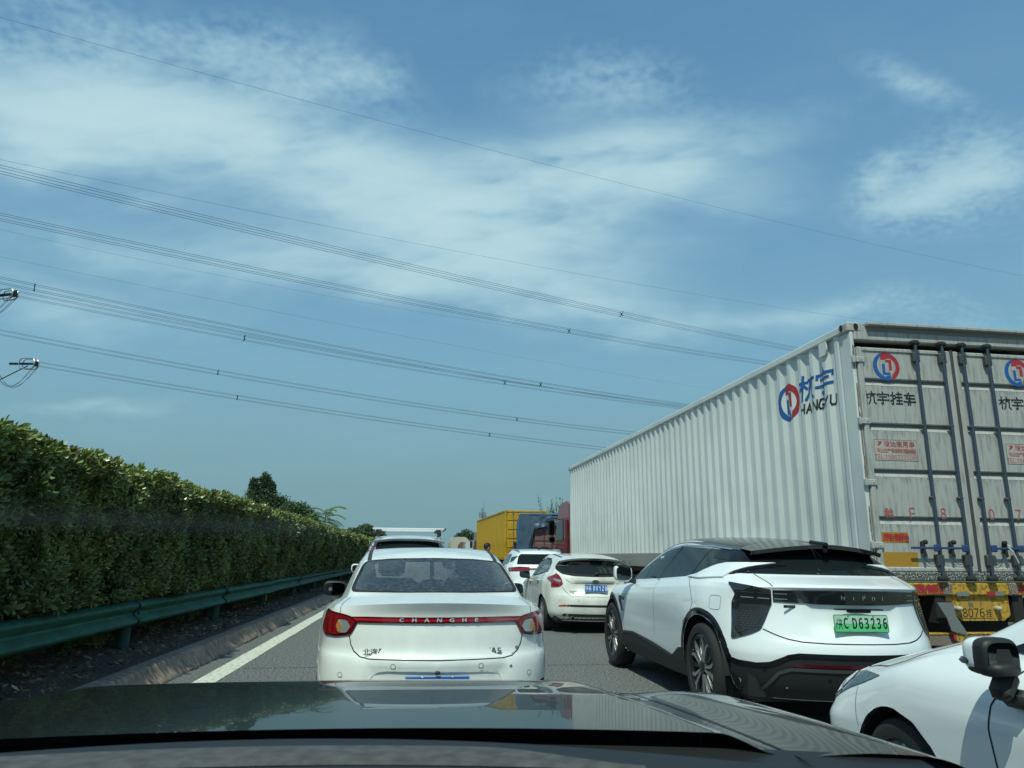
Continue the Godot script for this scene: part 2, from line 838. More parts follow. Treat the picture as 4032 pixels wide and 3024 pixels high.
# tyre with rim and spokes; axis along x, outer face towards -x when side is -1
func wheel(parent: Node3D, at: Vector3, radius: float, width: float, rim_r: float, side: float, style: String) -> void:
	var t := MB.new()
	var h := width * 0.5
	var pr := pts([rim_r, -h * 0.82, rim_r + 0.012, -h * 0.95, lerpf(rim_r, radius, 0.55), -h, radius - 0.03, -h * 0.94, radius - 0.008, -h * 0.8, radius, -h * 0.55, radius, -h * 0.31, radius - 0.008, -h * 0.29, radius - 0.008, -h * 0.24, radius, -h * 0.22, radius, h * 0.22, radius - 0.008, h * 0.24, radius - 0.008, h * 0.29, radius, h * 0.31, radius, h * 0.55, radius - 0.008, h * 0.8, radius - 0.03, h * 0.94, lerpf(rim_r, radius, 0.55), h, rim_r + 0.012, h * 0.95, rim_r, h * 0.82])
	t.lathe(pr, 44, Transform3D.IDENTITY, true)
	var tyre := part("wheel", t, M.rubber, parent)
	tyre.position = at
	var b := MB.new()
	var o := side * h
	b.lathe(pts([rim_r + 0.004, o * 0.86, rim_r - 0.012, o * 0.92, rim_r - 0.03, o * 0.8, rim_r - 0.045, -o * 0.6, 0.02, -o * 0.6]), 44, Transform3D.IDENTITY, side > 0)
	part("rim", b, M.rim_dark if style == "duo" else M.alloy, tyre)
	var disc := MB.new()
	disc.lathe(pts([rim_r * 0.7, o * 0.1, 0.05, o * 0.1]), 28, Transform3D.IDENTITY, side > 0)
	part("brake_disc", disc, M.steel, tyre)
	var n := 5
	var sp := MB.new()
	var dk := MB.new()
	for i in n:
		var a := TAU * i / n + 0.3
		var x := Transform3D(Basis(Vector3(side, 0, 0), a), Vector3.ZERO) * Transform3D(Basis(Vector3(0, 0, -side), Vector3(0, 1, 0), Vector3(side, 0, 0)), Vector3(o * 0.62, 0, 0))
		if style == "duo":
			for s in [-1.0, 1.0]:
				sp.prism(pts([s * 0.012, 0.05, s * 0.035, 0.05, s * 0.105, rim_r * 0.62, s * 0.10, rim_r - 0.02, s * 0.075, rim_r - 0.02, s * 0.078, rim_r * 0.66]), 0.03, x)
				dk.prism(pts([s * 0.035, 0.06, s * 0.06, 0.07, s * 0.15, rim_r * 0.66, s * 0.14, rim_r - 0.03, s * 0.105, rim_r - 0.02, s * 0.108, rim_r * 0.62]), 0.018, x)
			dk.prism(pts([-0.008, 0.06, 0.008, 0.06, 0.03, rim_r - 0.02, -0.03, rim_r - 0.02]), 0.012, x)
		else:
			sp.prism(pts([-0.03, 0.04, 0.03, 0.04, 0.05, rim_r - 0.012, 0.014, rim_r - 0.012, 0.0, rim_r * 0.55, -0.014, rim_r - 0.012, -0.05, rim_r - 0.012]), 0.028, x)
	part("spokes", sp, M.alloy, tyre)
	if style == "duo":
		part("aero_blades", dk, M.rim_dark, tyre)
	var hub := MB.new()
	hub.lathe(pts([0.062, o * 0.6, 0.062, o * 0.86, 0.03, o * 0.9, 0.001, o * 0.9]), 20, Transform3D.IDENTITY, side < 0)
	part("hub_cap", hub, M.rim_dark if style == "duo" else M.alloy, tyre)


# the dark drum inside a wheel arch
func arch_liner(parent: Node3D, z: float, y: float, r: float, half: float, side: float) -> void:
	var m := MB.new()
	var rows := []
	for i in 19:
		var a := PI * i / 18.0
		rows.append([Vector3(side * (half + 0.0), y + sin(a) * r, z + cos(a) * r), Vector3(side * (half - 0.42), y + sin(a) * r, z + cos(a) * r)])
	m.grid(rows, side > 0)
	var fan := []
	for i in 19:
		var a := PI * i / 18.0
		fan.append(m.p(Vector3(side * (half - 0.42), y + sin(a) * r, z + cos(a) * r)))
	m.facing(fan, Vector3(side, 0, 0))
	part("wheel_well", m, M.black_plastic, parent)


# a lip round the opening, following the skin
func arch_lip(parent: Node3D, sh: Shell, z: float, y: float, r0: float, r1: float, side: String, m: Material, off := 0.006, from := -0.35, to := PI + 0.35) -> void:
	var o := MB.new()
	var last := []
	var rows := []
	for i in 41:
		var a := lerpf(from, to, i / 40.0)
		var rw := []
		for k in 4:
			var r := lerpf(r0, r1, k / 3.0)
			var q := Vector2(z + cos(a) * r, y + sin(a) * r)
			var h = sh.hit(q, side)
			if h == null or absf(h[0].x) < 0.5:
				continue
			rw.append(h[0] + h[1] * off * (1.0 if k < 3 else 0.0))
		if rw.size() == 4:
			var inn: Vector3 = rw[0]
			inn.x *= 0.96
			rw.push_front(inn)
			rows.append(rw)
	for i in rows.size() - 1:
		for k in 4:
			o.facing([o.p(rows[i][k]), o.p(rows[i][k + 1]), o.p(rows[i + 1][k + 1]), o.p(rows[i + 1][k])], Vector3(-1 if side == "left" else 1, 0.2, 0))
	part("wheel_arch_trim", o, m, parent)


# ---------- lettering: characters as strokes on a 16 by 16 grid (two hex digits a point, x from the left and y from the top)

const GLYPH := {
	"杭": "0464 303f 3509 3568 a0b2 73f3 958b6f 95d5ddeeff fd",
	"宇": "7082 050323f3f5 36c6 0afa 767e6f5e",
	"挂": "0464 303e2f1e 0b67 82f2 b0b6 76f6 8afa b7be 7efe",
	"车": "13e3 7037 37e7 0bfb 855f 858f",
	"骏": "015147 1317 1777 767e5f 0b4b b083e3 c1e4 9477 c4c6f6 a77b 98e87f 9aff",
	"达": "1133 05353c0e 0e4cffff 55f5 a1985c a6fc",
	"商": "7082 02f2 4355 b3a5 1f16e6eecf 5739 a7c9 5aaaad5d5a",
	"用": "212a0f 21d1debf 25d5 29d9 818f",
	"专": "22d2 06f6 7059c98d 5baf",
	"业": "515e a1ae 153b e5cb 0efe",
	"生": "4116 34e4 29d9 0efe 808e",
	"产": "7082 12e2 4355 b3a5 16f6 262b0f",
	"骨": "4045 40b0b5 7375 1816e6e8 4f48b8be 4aba 4cbc",
	"架": "12625c 4016 91e1e59591 09f9 878f 891e 89fe",
	"物": "2114 1464 404f 0a68 9075 83f3edce b37a d39d",
	"流": "1133 0527 0e39 a0b1 52f2 9376e6 c4f7 888a6f b8be e8eefe",
	"集": "4005 3339 8092 32e2 34d4 36d6 38e8 8288 0bfb 898f 8b2f 8bef",
	"装": "1123 4046 0644 72f2 b0b5 85f5 8688 08f8 781d 4b4f8d e9bb 89ff",
	"箱": "3003 2171 4153 a083 91f1 c1d3 0676 444f 470c 477a 9f95e5ef9f 98e8 9beb",
	"建": "61d1d5 53f3 65d5 67e7 5afa 909d 115125554a0f 185dfe",
	"新": "4041 1272 2335 6355 0686 0989 464f 4a1d 4a7d f1a3a98f a6f6 d6df",
	"輪": "0272 1464691914 1666 0c7c 303f b075 b0f5 95d5 8f87f7ff 8afa a7ae d7de",
	"胎": "111b0f 11616f 1565 1969 a086e5 c2f7 99e9ef9f99",
	"沪": "1133 0527 0e39 a0b2 74e4e979 747a5f",
	"赣": "3041 1262 2343 0575 1666691916 1868 0b7b 393f a087e5 93d3 86e6ebeb8b86 b6b9 8c7f bcef",
	"陕": "1f1151365927 73f3 b0b86f 8598 e5d8 69f9 b9ff",
	"北": "0555 515f 0e5b 919efeeb e497",
	"汽": "1133 0527 0e39 8055 72f2 75e5 68d8ddffed",
	"昌": "41b1b64641 43b3 28d8df2f28 2bdb",
	"河": "1133 0527 0e39 52f2 65a5aa6a65 d2debe",
}


static func glyph_polys(ch: String, h: float, at: Vector2, wt: float, slant := 0.0) -> Array:
	var o := []
	for stroke in GLYPH[ch].split(" "):
		var q := []
		for i in range(0, stroke.length() - 1, 2):
			var x: float = stroke.substr(i, 1).hex_to_int() / 15.0
			var y: float = 1.0 - stroke.substr(i + 1, 1).hex_to_int() / 15.0
			q.append(at + Vector2(x + slant * y, y) * h)
		for i in q.size() - 1:
			var d: Vector2 = (q[i + 1] - q[i])
			if d.length() < 1e-5:
				continue
			d = d.normalized()
			var s := Vector2(-d.y, d.x) * wt * 0.5
			var e := d * wt * 0.45
			o.append(PackedVector2Array([q[i] - e - s, q[i + 1] + e - s, q[i + 1] + e + s, q[i] - e + s]))
	return o


# flat strokes on a plane, each a hair above the one before
func hanzi(txt: String, h: float, adv: float, wt: float, x: Transform3D, slant := 0.0) -> MB:
	var m := MB.new()
	var k := 0
	for i in txt.length():
		if not GLYPH.has(txt[i]):
			continue
		for poly in glyph_polys(txt[i], h, Vector2(adv * i, 0), wt, slant):
			m.prism(poly, 0.0, x * xf(Vector3(0, 0, 0.00008 * k)), false)
			k += 1
	return m


var fonts := {}


func latin(txt: String, h: float, x: Transform3D, parent: Node, called: String, m: Material, wide := 1.0, depth := 0.002, face := "Droid Sans", bold := false, mid := true) -> MeshInstance3D:
	var key := face + str(bold)
	if not fonts.has(key):
		var sf := SystemFont.new()
		sf.font_names = PackedStringArray([face])
		if bold:
			sf.font_weight = 700
		fonts[key] = sf
	var t := TextMesh.new()
	t.text = txt
	t.font = fonts[key]
	t.font_size = 64
	t.pixel_size = h / 64.0 * 1.38
	t.depth = depth
	t.curve_step = 2.0
	t.horizontal_alignment = HORIZONTAL_ALIGNMENT_CENTER if mid else HORIZONTAL_ALIGNMENT_LEFT
	var o := part(called, t, m, parent)
	o.transform = x * Transform3D(Basis.from_scale(Vector3(wide, 1, 1)), Vector3(0, 0, depth * 0.5))
	return o


# flat outlines laid on a plane as one part
func decal(called: String, polys: Array, m: Material, parent: Node, x: Transform3D, depth := 0.0) -> MeshInstance3D:
	var b := MB.new()
	for i in polys.size():
		b.prism(polys[i], depth, x * xf(Vector3(0, 0, 0.0001 * i)), depth > 0.0)
	return part(called, b, m, parent)


# the haulier's emblem: a blue and a red sickle round two hooked bars; unit circle
func emblem_polys() -> Array:
	var blue := []
	var red := []
	var a := PackedVector2Array()
	for i in 21:
		var u := deg_to_rad(lerpf(108, 288, i / 20.0))
		a.append(Vector2(cos(u), sin(u)))
	a.append_array(pts([0.30, -0.62, -0.05, -0.66]))
	for i in 15:
		var u := deg_to_rad(lerpf(262, 118, i / 14.0))
		a.append(Vector2(cos(u) * 0.74 + 0.05, sin(u) * 0.80 + 0.05))
	blue.append(a)
	blue.append(pts([-0.32, 0.18, -0.10, 0.18, -0.10, -0.42, 0.22, -0.42, 0.26, -0.6, -0.32, -0.6]))
	var c := PackedVector2Array()
	for i in 21:
		var u := deg_to_rad(lerpf(-72, 108, i / 20.0))
		c.append(Vector2(cos(u), sin(u)))
	c.append_array(pts([-0.42, 0.48, -0.02, 0.48, 0.0, 0.55]))
	for i in 13:
		var u := deg_to_rad(lerpf(72, -60, i / 12.0))
		c.append(Vector2(cos(u) * 0.62 + 0.1, sin(u) * 0.62))
	red.append(c)
	red.append(pts([-0.02, 0.49, 0.42, 0.49, 0.42, -0.26, 0.2, -0.26, 0.2, 0.3, -0.02, 0.3]))
	return [blue, red]


func moved(polys: Array, k: Vector2, at: Vector2) -> Array:
	var o := []
	for q in polys:
		var r := PackedVector2Array()
		for a in q:
			r.append(a * k + at)
		o.append(r)
	return o


# a registration plate: base, raised rim, screws; lettering is added by the caller. Local: centre of the back at the origin, facing +z
func plate(parent: Node3D, at: Transform3D, w: float, h: float, base: Material, ink: Material, han: String, first: String, rest: String, screws := 4) -> void:
	var m := MB.new()
	m.prism(rounded(pts([-w / 2, -h / 2, w / 2, -h / 2, w / 2, h / 2, -w / 2, h / 2]), 0.012), 0.003, at)
	var pl := part("number_plate", m, base, parent)
	var r := MB.new()
	var e := 0.004
	for s in [[0, h / 2 - e, w - 0.01, 0.003], [0, -h / 2 + e, w - 0.01, 0.003], [w / 2 - e, 0, 0.003, h - 0.012], [-w / 2 + e, 0, 0.003, h - 0.012]]:
		r.box(Vector3.ZERO, Vector3(s[2], s[3], 0.0015))
		var cnt := 24
		for i in range(r.v.size() - cnt, r.v.size()):
			r.v[i] = at * (r.v[i] + Vector3(s[0], s[1], 0.0037))
	part("plate_rim", r, ink, pl)
	var gh := h * 0.62
	var z := 0.0034
	if han:
		part("lettering", hanzi(han, gh * 0.96, 0.1, 0.0075, at * xf(Vector3(-w / 2 + 0.016, -gh * 0.48, z)) * Transform3D(Basis.from_scale(Vector3(0.055 / (gh * 0.96), 1, 1)), Vector3.ZERO)), ink, pl)
	var left := -w / 2 + 0.016
	if first:
		latin(first, gh * 0.98, at * xf(Vector3(left + 0.088, 0, z)), pl, "lettering", ink, 0.62, 0.001, "Droid Sans", true)
	if rest:
		var x0 := left + 0.165
		var step := (w / 2 - 0.03 - x0) / (rest.length() - 1)
		for i in rest.length():
			latin(rest[i], gh * 0.98, at * xf(Vector3(x0 + step * i, 0, z)), pl, "lettering", ink, 0.62, 0.001, "Droid Sans", true)
	var sc := MB.new()
	for i in screws:
		var q := Vector3((-0.5 if i % 2 == 0 else 0.5) * w * 0.46, (0.5 if i < 2 else -0.5) * (h - 0.022), 0.005)
		sc.blob(Vector3(0.008, 0.008, 0.005), 1.0, at * xf(q), 10, 6)
	part("plate_screws", sc, M.chrome, pl)


func _ready() -> void:
	rng.seed = 77
	# the camera: a phone held above the dashboard
	var cam := Camera3D.new()
	cam.name = "camera"
	add_child(cam)
	cam.position = Vector3(0, 1.4, 0)
	cam.rotation_order = EULER_ORDER_YXZ
	cam.rotation = Vector3(deg_to_rad(13.21), deg_to_rad(-6.71), 0.008)
	cam.near = 0.05
	cam.far = 6000.0
	var lens := CameraAttributesPhysical.new()
	lens.frustum_focal_length = 23.02
	lens.exposure_aperture = 9.0
	lens.frustum_focus_distance = 8.0
	lens.frustum_near = 0.05
	lens.frustum_far = 6000.0
	cam.attributes = lens
	# the sky, the air and the exposure
	var env := Environment.new()
	env.background_mode = Environment.BG_SKY
	var sky := Sky.new()
	var pano := PanoramaSkyMaterial.new()
	pano.panorama = sky_picture()
	pano.energy_multiplier = 0.84
	sky.sky_material = pano
	env.sky = sky
	env.tonemap_mode = Environment.TONE_MAPPER_LINEAR
	env.tonemap_exposure = 1.18
	env.sdfgi_enabled = true
	env.ssao_enabled = true
	env.ssil_enabled = true
	var we := WorldEnvironment.new()
	we.name = "world_environment"
	we.environment = env
	add_child(we)
	# the sun: high, behind and a little to the left
	var sun := DirectionalLight3D.new()
	sun.name = "sun"
	add_child(sun)
	sun.look_at_from_position(Vector3.ZERO, -Vector3(-0.24, 0.84, 0.49), Vector3.UP)
	sun.light_energy = 1.0
	sun.light_color = Color(0.955, 1.0, 0.93)
	sun.light_angular_distance = 0.53
	sun.shadow_enabled = true
	make_materials()
	make_ground()
	make_kerb()
	make_guardrail()
	make_hedge()
	make_trees()
	make_wires()
	make_container_truck()
	make_far_trucks()
	make_sedan_ahead()
	make_suv_right_lane()
	make_hatchback()
	make_small_suv()
	make_rack_wagon()
	make_sedan_right()
	make_person()
	make_own_car()


# ---------- sky: blue air with drifting high cloud, as a picture of all directions

var sky_rows := []
var sky_noise: FastNoiseLite
var sky_fine: FastNoiseLite
var sky_axis: Basis
const SKY_W := 4096

# banks of cloud: place (right and up of the view's middle, in tangents), half length, half width, tilt, strength
const BANKS := [
	[-0.596, 0.384, 0.2, 0.05, -8, 1.3], [-0.410, 0.346, 0.16, 0.05, -14, 1], [-0.235, 0.297, 0.16, 0.045, -16, 0.85], [-0.082, 0.253, 0.14, 0.06, -12, 0.9], [0.159, 0.313, 0.13, 0.035, 8, 1.2], [0.028, 0.275, 0.14, 0.05, 10, 0.9], 
	[-0.585, 0.335, 0.2, 0.05, -6, 0.6], [-0.038, 0.193, 0.2, 0.04, -6, 0.6], [-0.082, 0.138, 0.22, 0.03, -6, 0.6], [0.181, 0.110, 0.16, 0.022, -8, 0.5], [0.411, 0.105, 0.09, 0.018, 10, 0.4], [-0.279, 0.171, 0.14, 0.03, -12, 0.4], 
	[-0.553, 0.182, 0.2, 0.03, -8, 0.35], [-0.629, 0.116, 0.15, 0.02, -8, 0.35], [0.630, 0.297, 0.09, 0.04, 15, 0.9], [0.499, 0.291, 0.03, 0.016, 15, 0.9], [0.542, 0.253, 0.05, 0.02, 5, 0.8], [0.531, 0.406, 0.07, 0.022, -10, 0.5], 
	[0.137, 0.412, 0.08, 0.03, 0, 0.45], [-0.334, 0.433, 0.14, 0.04, -15, 0.42], [-0.564, 0.477, 0.18, 0.03, -12, 0.4], [-0.202, 0.422, 0.06, 0.03, -20, 0.35], [-0.575, -0.037, 0.08, 0.006, 4, 0.4], [0.291, 0.258, 0.1, 0.03, 0, 0.25], 
	[0.564, 0.099, 0.1, 0.02, -10, 0.2]]


func sky_picture() -> ImageTexture:
	sky_noise = FastNoiseLite.new()
	sky_noise.seed = 11
	sky_noise.noise_type = FastNoiseLite.TYPE_SIMPLEX_SMOOTH
	sky_noise.frequency = 1.0
	sky_noise.fractal_octaves = 5
	sky_fine = FastNoiseLite.new()
	sky_fine.seed = 5
	sky_fine.noise_type = FastNoiseLite.TYPE_SIMPLEX_SMOOTH
	sky_fine.frequency = 1.0
	sky_fine.fractal_octaves = 3
	sky_axis = Basis.from_euler(Vector3(deg_to_rad(13.2), deg_to_rad(-6.7), 0.0))
	var h := SKY_W / 2
	sky_rows.resize(h / 2)
	var id := WorkerThreadPool.add_group_task(sky_row, h / 2)
	WorkerThreadPool.wait_for_group_task_completion(id)
	var data := PackedByteArray()
	for r in sky_rows:
		data.append_array(r)
	var low := Color(0.25, 0.29, 0.29)
	var under := PackedByteArray()
	under.resize(SKY_W * 3)
	for i in SKY_W:
		under[i * 3] = int(low.r * 255)
		under[i * 3 + 1] = int(low.g * 255)
		under[i * 3 + 2] = int(low.b * 255)
	for i in h / 2:
		data.append_array(under)
	sky_rows.clear()
	return ImageTexture.create_from_image(Image.create_from_data(SKY_W, h, false, Image.FORMAT_RGB8, data))


func sky_row(j: int) -> void:
	var o := PackedByteArray()
	o.resize(SKY_W * 3)
	var el := PI / 2 - PI * (j + 0.5) / (SKY_W / 2.0)
	var ce := cos(el)
	var y := sin(el)
	var inv := sky_axis.inverse()
	# clear air: deeper blue overhead, pale and greyish low down
	var stops := [[0.0, Color8(122, 158, 165)], [0.065, Color8(124, 162, 170)], [0.14, Color8(127, 169, 183)], [0.24, Color8(124, 172, 196)], [0.40, Color8(112, 160, 192)], [0.56, Color8(99, 147, 184)], [0.65, Color8(91, 139, 178)], [1.01, Color8(68, 116, 165)]]
	var air := Color.BLACK
	for q in stops.size() - 1:
		if y >= stops[q][0] and y <= stops[q + 1][0]:
			air = stops[q][1].lerp(stops[q + 1][1], (y - stops[q][0]) / (stops[q + 1][0] - stops[q][0]))
	var white := Color8(190, 222, 228)
	var i := 0
	while i < SKY_W:
		var az := wrapf(TAU * (i + 0.5) / SKY_W, -PI, PI)
		var d := Vector3(sin(az) * ce, y, -cos(az) * ce)
		var front := absf(az - 0.117) < 0.95 and el < 1.05
		# cloud sheets lie on a plane overhead, so they stretch towards the horizon
		var s := 1.0 / (y + 0.16)
		var px := d.x * s
		var pz := d.z * s
		var wx := sky_noise.get_noise_3d(px * 0.8, pz * 0.8, 3.0)
		var drift := clampf(0.10 + 1.1 * wx, 0.0, 0.9)
		var base := drift
		var n1 := 0.0
		var fine := 1.0
		if front:
			var c := inv * d
			if c.z < -0.2:
				base = 0.0
				var u := c.x / -c.z
				var v := c.y / -c.z
				n1 = sky_noise.get_noise_3d(u * 3.2 + v * 1.2, v * 11.0 - u * 1.6, 0.5)
				var n0 := sky_noise.get_noise_3d(u * 2.4, v * 3.6, 8.5)
				var uu := u + n0 * 0.09
				var vv := v + n0 * 0.035 + n1 * 0.028
				for b in BANKS:
					var dx: float = uu - b[0]
					var dy: float = vv - b[1]
					if absf(dx) > 0.62 or absf(dy) > 0.3:
						continue
					var t: float = deg_to_rad(b[4])
					var a := (dx * cos(t) + dy * sin(t)) / float(b[2])
					var e := (dy * cos(t) - dx * sin(t)) / float(b[3])
					if e > 0.0:
						e *= 1.25
					var q := a * a * 0.9 + e * e * 0.6
					if q < 6.0:
						base += b[5] * exp(-q)
				var edge := smoothstep(0.6, 0.95, absf(az - 0.117)) + smoothstep(0.72, 1.05, el)
				base = lerpf(base, drift, clampf(edge, 0.0, 1.0))
				fine = smoothstep(0.33, 0.42, v) + smoothstep(0.40, 0.5, u)
		else:
			n1 = sky_noise.get_noise_3d(px * 1.3, pz * 3.1, 0.5)
		var cl := 0.0
		if base > 0.02:
			var n2 := sky_fine.get_noise_3d(px * 7.0 + n1 * 1.5, pz * 13.0 + wx * 2.0, 7.0)
			cl = base * clampf(0.92 + n1 * 1.05 + n2 * 0.34, 0.0, 1.8)
			if fine > 0.0 and base < 1.0:
				var n3 := sky_fine.get_noise_3d(px * 36.0, pz * 40.0, 2.0)
				cl += base * (1.0 - base) * n3 * 1.2 * minf(fine, 1.0)
		cl += maxf(0.0, n1 + 0.1) * 0.045
		cl = 1.0 - exp(-1.4 * maxf(cl, 0.0))
		cl *= smoothstep(0.0, 0.12, y) * 0.95
		var col := air.lerp(white, cl)
		var r := int(col.r * 255.0 + 0.5)
		var g := int(col.g * 255.0 + 0.5)
		var bb := int(col.b * 255.0 + 0.5)
		var reps := 1 if front else 4
		for m in reps:
			if i < SKY_W:
				o[i * 3] = r
				o[i * 3 + 1] = g
				o[i * 3 + 2] = bb
			i += 1
	sky_rows[j] = o


func make_materials() -> void:
	# paints
	for s in [["white_paint", 0.80, 0.815, 0.80], ["pearl_paint", 0.79, 0.82, 0.825], ["cream_paint", 0.79, 0.80, 0.765], ["bright_white_paint", 0.82, 0.84, 0.835]]:
		var m := mat(s[0], lin(s[1], s[2], s[3]), 0.42, 0.0, 0.9)
		m.clearcoat_roughness = 0.05
	var dust := noise_tex(0.012, 5, [[0.0, 0.45, 0.7, 1.0], [grey(0.70), grey(0.77), grey(0.80), grey(0.80)]], 512, 31)
	tri_map(M.white_paint, dust, Vector3(0.8, 0.5, 0.8), false)
	M.white_paint.albedo_color = Color(1.0, 1.005, 0.985)
	var grime := noise_tex(0.008, 5, [[0.0, 0.4, 0.65, 1.0], [lin(0.60, 0.58, 0.50).linear_to_srgb(), lin(0.72, 0.715, 0.66).linear_to_srgb(), lin(0.79, 0.795, 0.755).linear_to_srgb(), lin(0.80, 0.80, 0.77).linear_to_srgb()]], 512, 8)
	tri_map(M.cream_paint, grime, Vector3(0.7, 0.35, 0.7), false)
	M.cream_paint.albedo_color = Color.WHITE
	mat("black_paint", lin(0.006, 0.007, 0.008), 0.25, 0.0, 1.0)
	M.black_paint.clearcoat_roughness = 0.015
	mat("hood_paint", lin(0.004, 0.005, 0.006), 0.2, 0.0, 1.0)
	M.hood_paint.clearcoat = 0.55
	M.hood_paint.metallic_specular = 0.15
	M.hood_paint.clearcoat_roughness = 0.012
	mat("gloss_black", lin(0.008, 0.009, 0.010), 0.12, 0.0, 0.45)
	M.gloss_black.metallic_specular = 0.2
	mat("dark_glass", lin(0.010, 0.014, 0.015), 0.06)
	M.dark_glass.metallic_specular = 0.38
	mat("side_glass", lin(0.018, 0.025, 0.026), 0.05)
	M.side_glass.metallic_specular = 0.34
	var film := noise_tex(0.05, 4, [[0.0, 0.46, 0.56, 0.72, 1.0], [lin(0.014, 0.019, 0.027).linear_to_srgb(), lin(0.018, 0.024, 0.034).linear_to_srgb(), lin(0.040, 0.048, 0.06).linear_to_srgb(), lin(0.085, 0.095, 0.105).linear_to_srgb(), lin(0.12, 0.13, 0.14).linear_to_srgb()]], 512, 21, FastNoiseLite.TYPE_SIMPLEX_SMOOTH, Vector2(1.0, 3.0))
	mat("dusty_glass", Color.WHITE, 0.22)
	M.dusty_glass.metallic_specular = 0.26
	tri_map(M.dusty_glass, film, Vector3(1.5, 1.5, 1.5), false)
	mat("black_plastic", lin(0.014, 0.015, 0.016), 0.55)
	mat("grey_plastic", lin(0.05, 0.052, 0.054), 0.5)
	mat("gap", lin(0.006, 0.006, 0.007), 0.8)
	mat("soft_gap", lin(0.16, 0.165, 0.165), 0.7)
	mat("rubber", lin(0.018, 0.018, 0.018), 0.85)
	mat("alloy", lin(0.55, 0.56, 0.57), 0.28, 0.9)
	mat("rim_dark", lin(0.02, 0.021, 0.023), 0.3, 0.3)
	mat("steel", lin(0.25, 0.25, 0.25), 0.45, 0.8)
	mat("chrome", lin(0.75, 0.76, 0.77), 0.08, 1.0)
	mat("mirror_glass", lin(0.06, 0.07, 0.075), 0.03, 1.0)
	mat("emblem_silver", lin(0.62, 0.63, 0.63), 0.3, 0.25)
	mat("bar_aluminium", lin(0.66, 0.67, 0.67), 0.35, 0.2)
	mat("red_lens", lin(0.22, 0.006, 0.010), 0.15, 0.0, 1.0)
	mat("deep_red_lens", lin(0.065, 0.003, 0.006), 0.12, 0.0, 1.0)
	mat("bright_red_lens", lin(0.42, 0.012, 0.022), 0.15, 0.0, 1.0)
	mat("clear_lens", lin(0.42, 0.44, 0.44), 0.15, 0.5, 1.0)
	mat("amber_lens", lin(0.50, 0.22, 0.06), 0.2, 0.2, 1.0)
	mat("smoke_lens", lin(0.015, 0.017, 0.018), 0.1, 0.0, 1.0)
	mat("smoke_line", lin(0.045, 0.05, 0.05), 0.2, 0.2, 1.0)
	mat("plate_blue", lin(0.012, 0.115, 0.40), 0.4)
	mat("plate_green", lin(0.10, 0.50, 0.19), 0.4)
	mat("plate_pale", lin(0.36, 0.55, 0.42), 0.4)
	mat("plate_label", lin(0.40, 0.36, 0.33), 0.6)
	mat("plate_yellow", lin(0.42, 0.24, 0.03), 0.6)
	mat("ink_white", lin(0.75, 0.78, 0.78), 0.5)
	mat("ink_black", lin(0.012, 0.013, 0.014), 0.5)
	mat("ink_blue", lin(0.012, 0.09, 0.30), 0.55)
	mat("ink_red", lin(0.36, 0.02, 0.03), 0.55)
	mat("ink_faded_red", lin(0.36, 0.10, 0.09), 0.6)
	mat("ink_grey", lin(0.12, 0.12, 0.12), 0.6)
	mat("dirt_brown", lin(0.10, 0.075, 0.045), 0.9)
	# the road: chips of stone in tar
	var chips := noise_tex(0.16, 3, [[0.0, 0.34, 0.5, 0.66, 1.0], [grey(0.04), grey(0.075), grey(0.12), grey(0.19), grey(0.40)]], 1024, 3)
	mat("asphalt", lin(0.96, 1.0, 0.95), 0.92)
	tri_map(M.asphalt, chips, Vector3(0.17, 0.17, 0.17))
	bumped(M.asphalt, noise_tex(0.16, 3, [[0.0, 1.0], [Color.BLACK, Color.WHITE]], 1024, 3), 0.5)
	mat("line_paint", Color.WHITE, 0.8)
	tri_map(M.line_paint, noise_tex(0.03, 5, [[0.0, 0.30, 0.42, 1.0], [lin(0.22, 0.22, 0.19).linear_to_srgb(), lin(0.40, 0.40, 0.34).linear_to_srgb(), lin(0.60, 0.59, 0.50).linear_to_srgb(), lin(0.68, 0.67, 0.58).linear_to_srgb()]], 512, 4), Vector3(0.7, 0.7, 0.7))
	var stone := noise_tex(0.02, 5, [[0.0, 0.4, 0.6, 1.0], [lin(0.14, 0.10, 0.07).linear_to_srgb(), lin(0.24, 0.18, 0.135).linear_to_srgb(), lin(0.31, 0.245, 0.19).linear_to_srgb(), lin(0.42, 0.35, 0.29).linear_to_srgb()]], 512, 14)
	for i in 3:
		var m := mat("kerb_stone_%d" % i, lin(0.9 + 0.1 * i, 0.9 + 0.09 * i, 0.88 + 0.1 * i), 0.9)
		tri_map(m, stone, Vector3(0.9, 0.9, 0.9))
		m.uv1_offset = Vector3(0.3 * i, 0.1 * i, 0.2)
	mat("soil", Color.WHITE, 0.95)
	tri_map(M.soil, noise_tex(0.05, 5, [[0.0, 0.4, 0.6, 1.0], [lin(0.025, 0.02, 0.014).linear_to_srgb(), lin(0.055, 0.045, 0.032).linear_to_srgb(), lin(0.10, 0.08, 0.06).linear_to_srgb(), lin(0.18, 0.15, 0.11).linear_to_srgb()]], 512, 15), Vector3(0.8, 0.8, 0.8))
	bumped(M.soil, M.soil.albedo_texture, 3.0)
	mat("field", Color.WHITE, 0.95)
	tri_map(M.field, noise_tex(0.02, 5, [[0.0, 0.5, 1.0], [lin(0.035, 0.05, 0.02).linear_to_srgb(), lin(0.06, 0.08, 0.03).linear_to_srgb(), lin(0.12, 0.12, 0.06).linear_to_srgb()]], 512, 16), Vector3(0.1, 0.1, 0.1))
	# the guardrail's faded green coat
	var rail := noise_tex(0.01, 5, [[0.0, 0.4, 0.62, 1.0], [lin(0.035, 0.075, 0.055).linear_to_srgb(), lin(0.026, 0.115, 0.08).linear_to_srgb(), lin(0.028, 0.14, 0.10).linear_to_srgb(), lin(0.05, 0.17, 0.13).linear_to_srgb()]], 512, 17)
	mat("rail_green", Color.WHITE, 0.6)
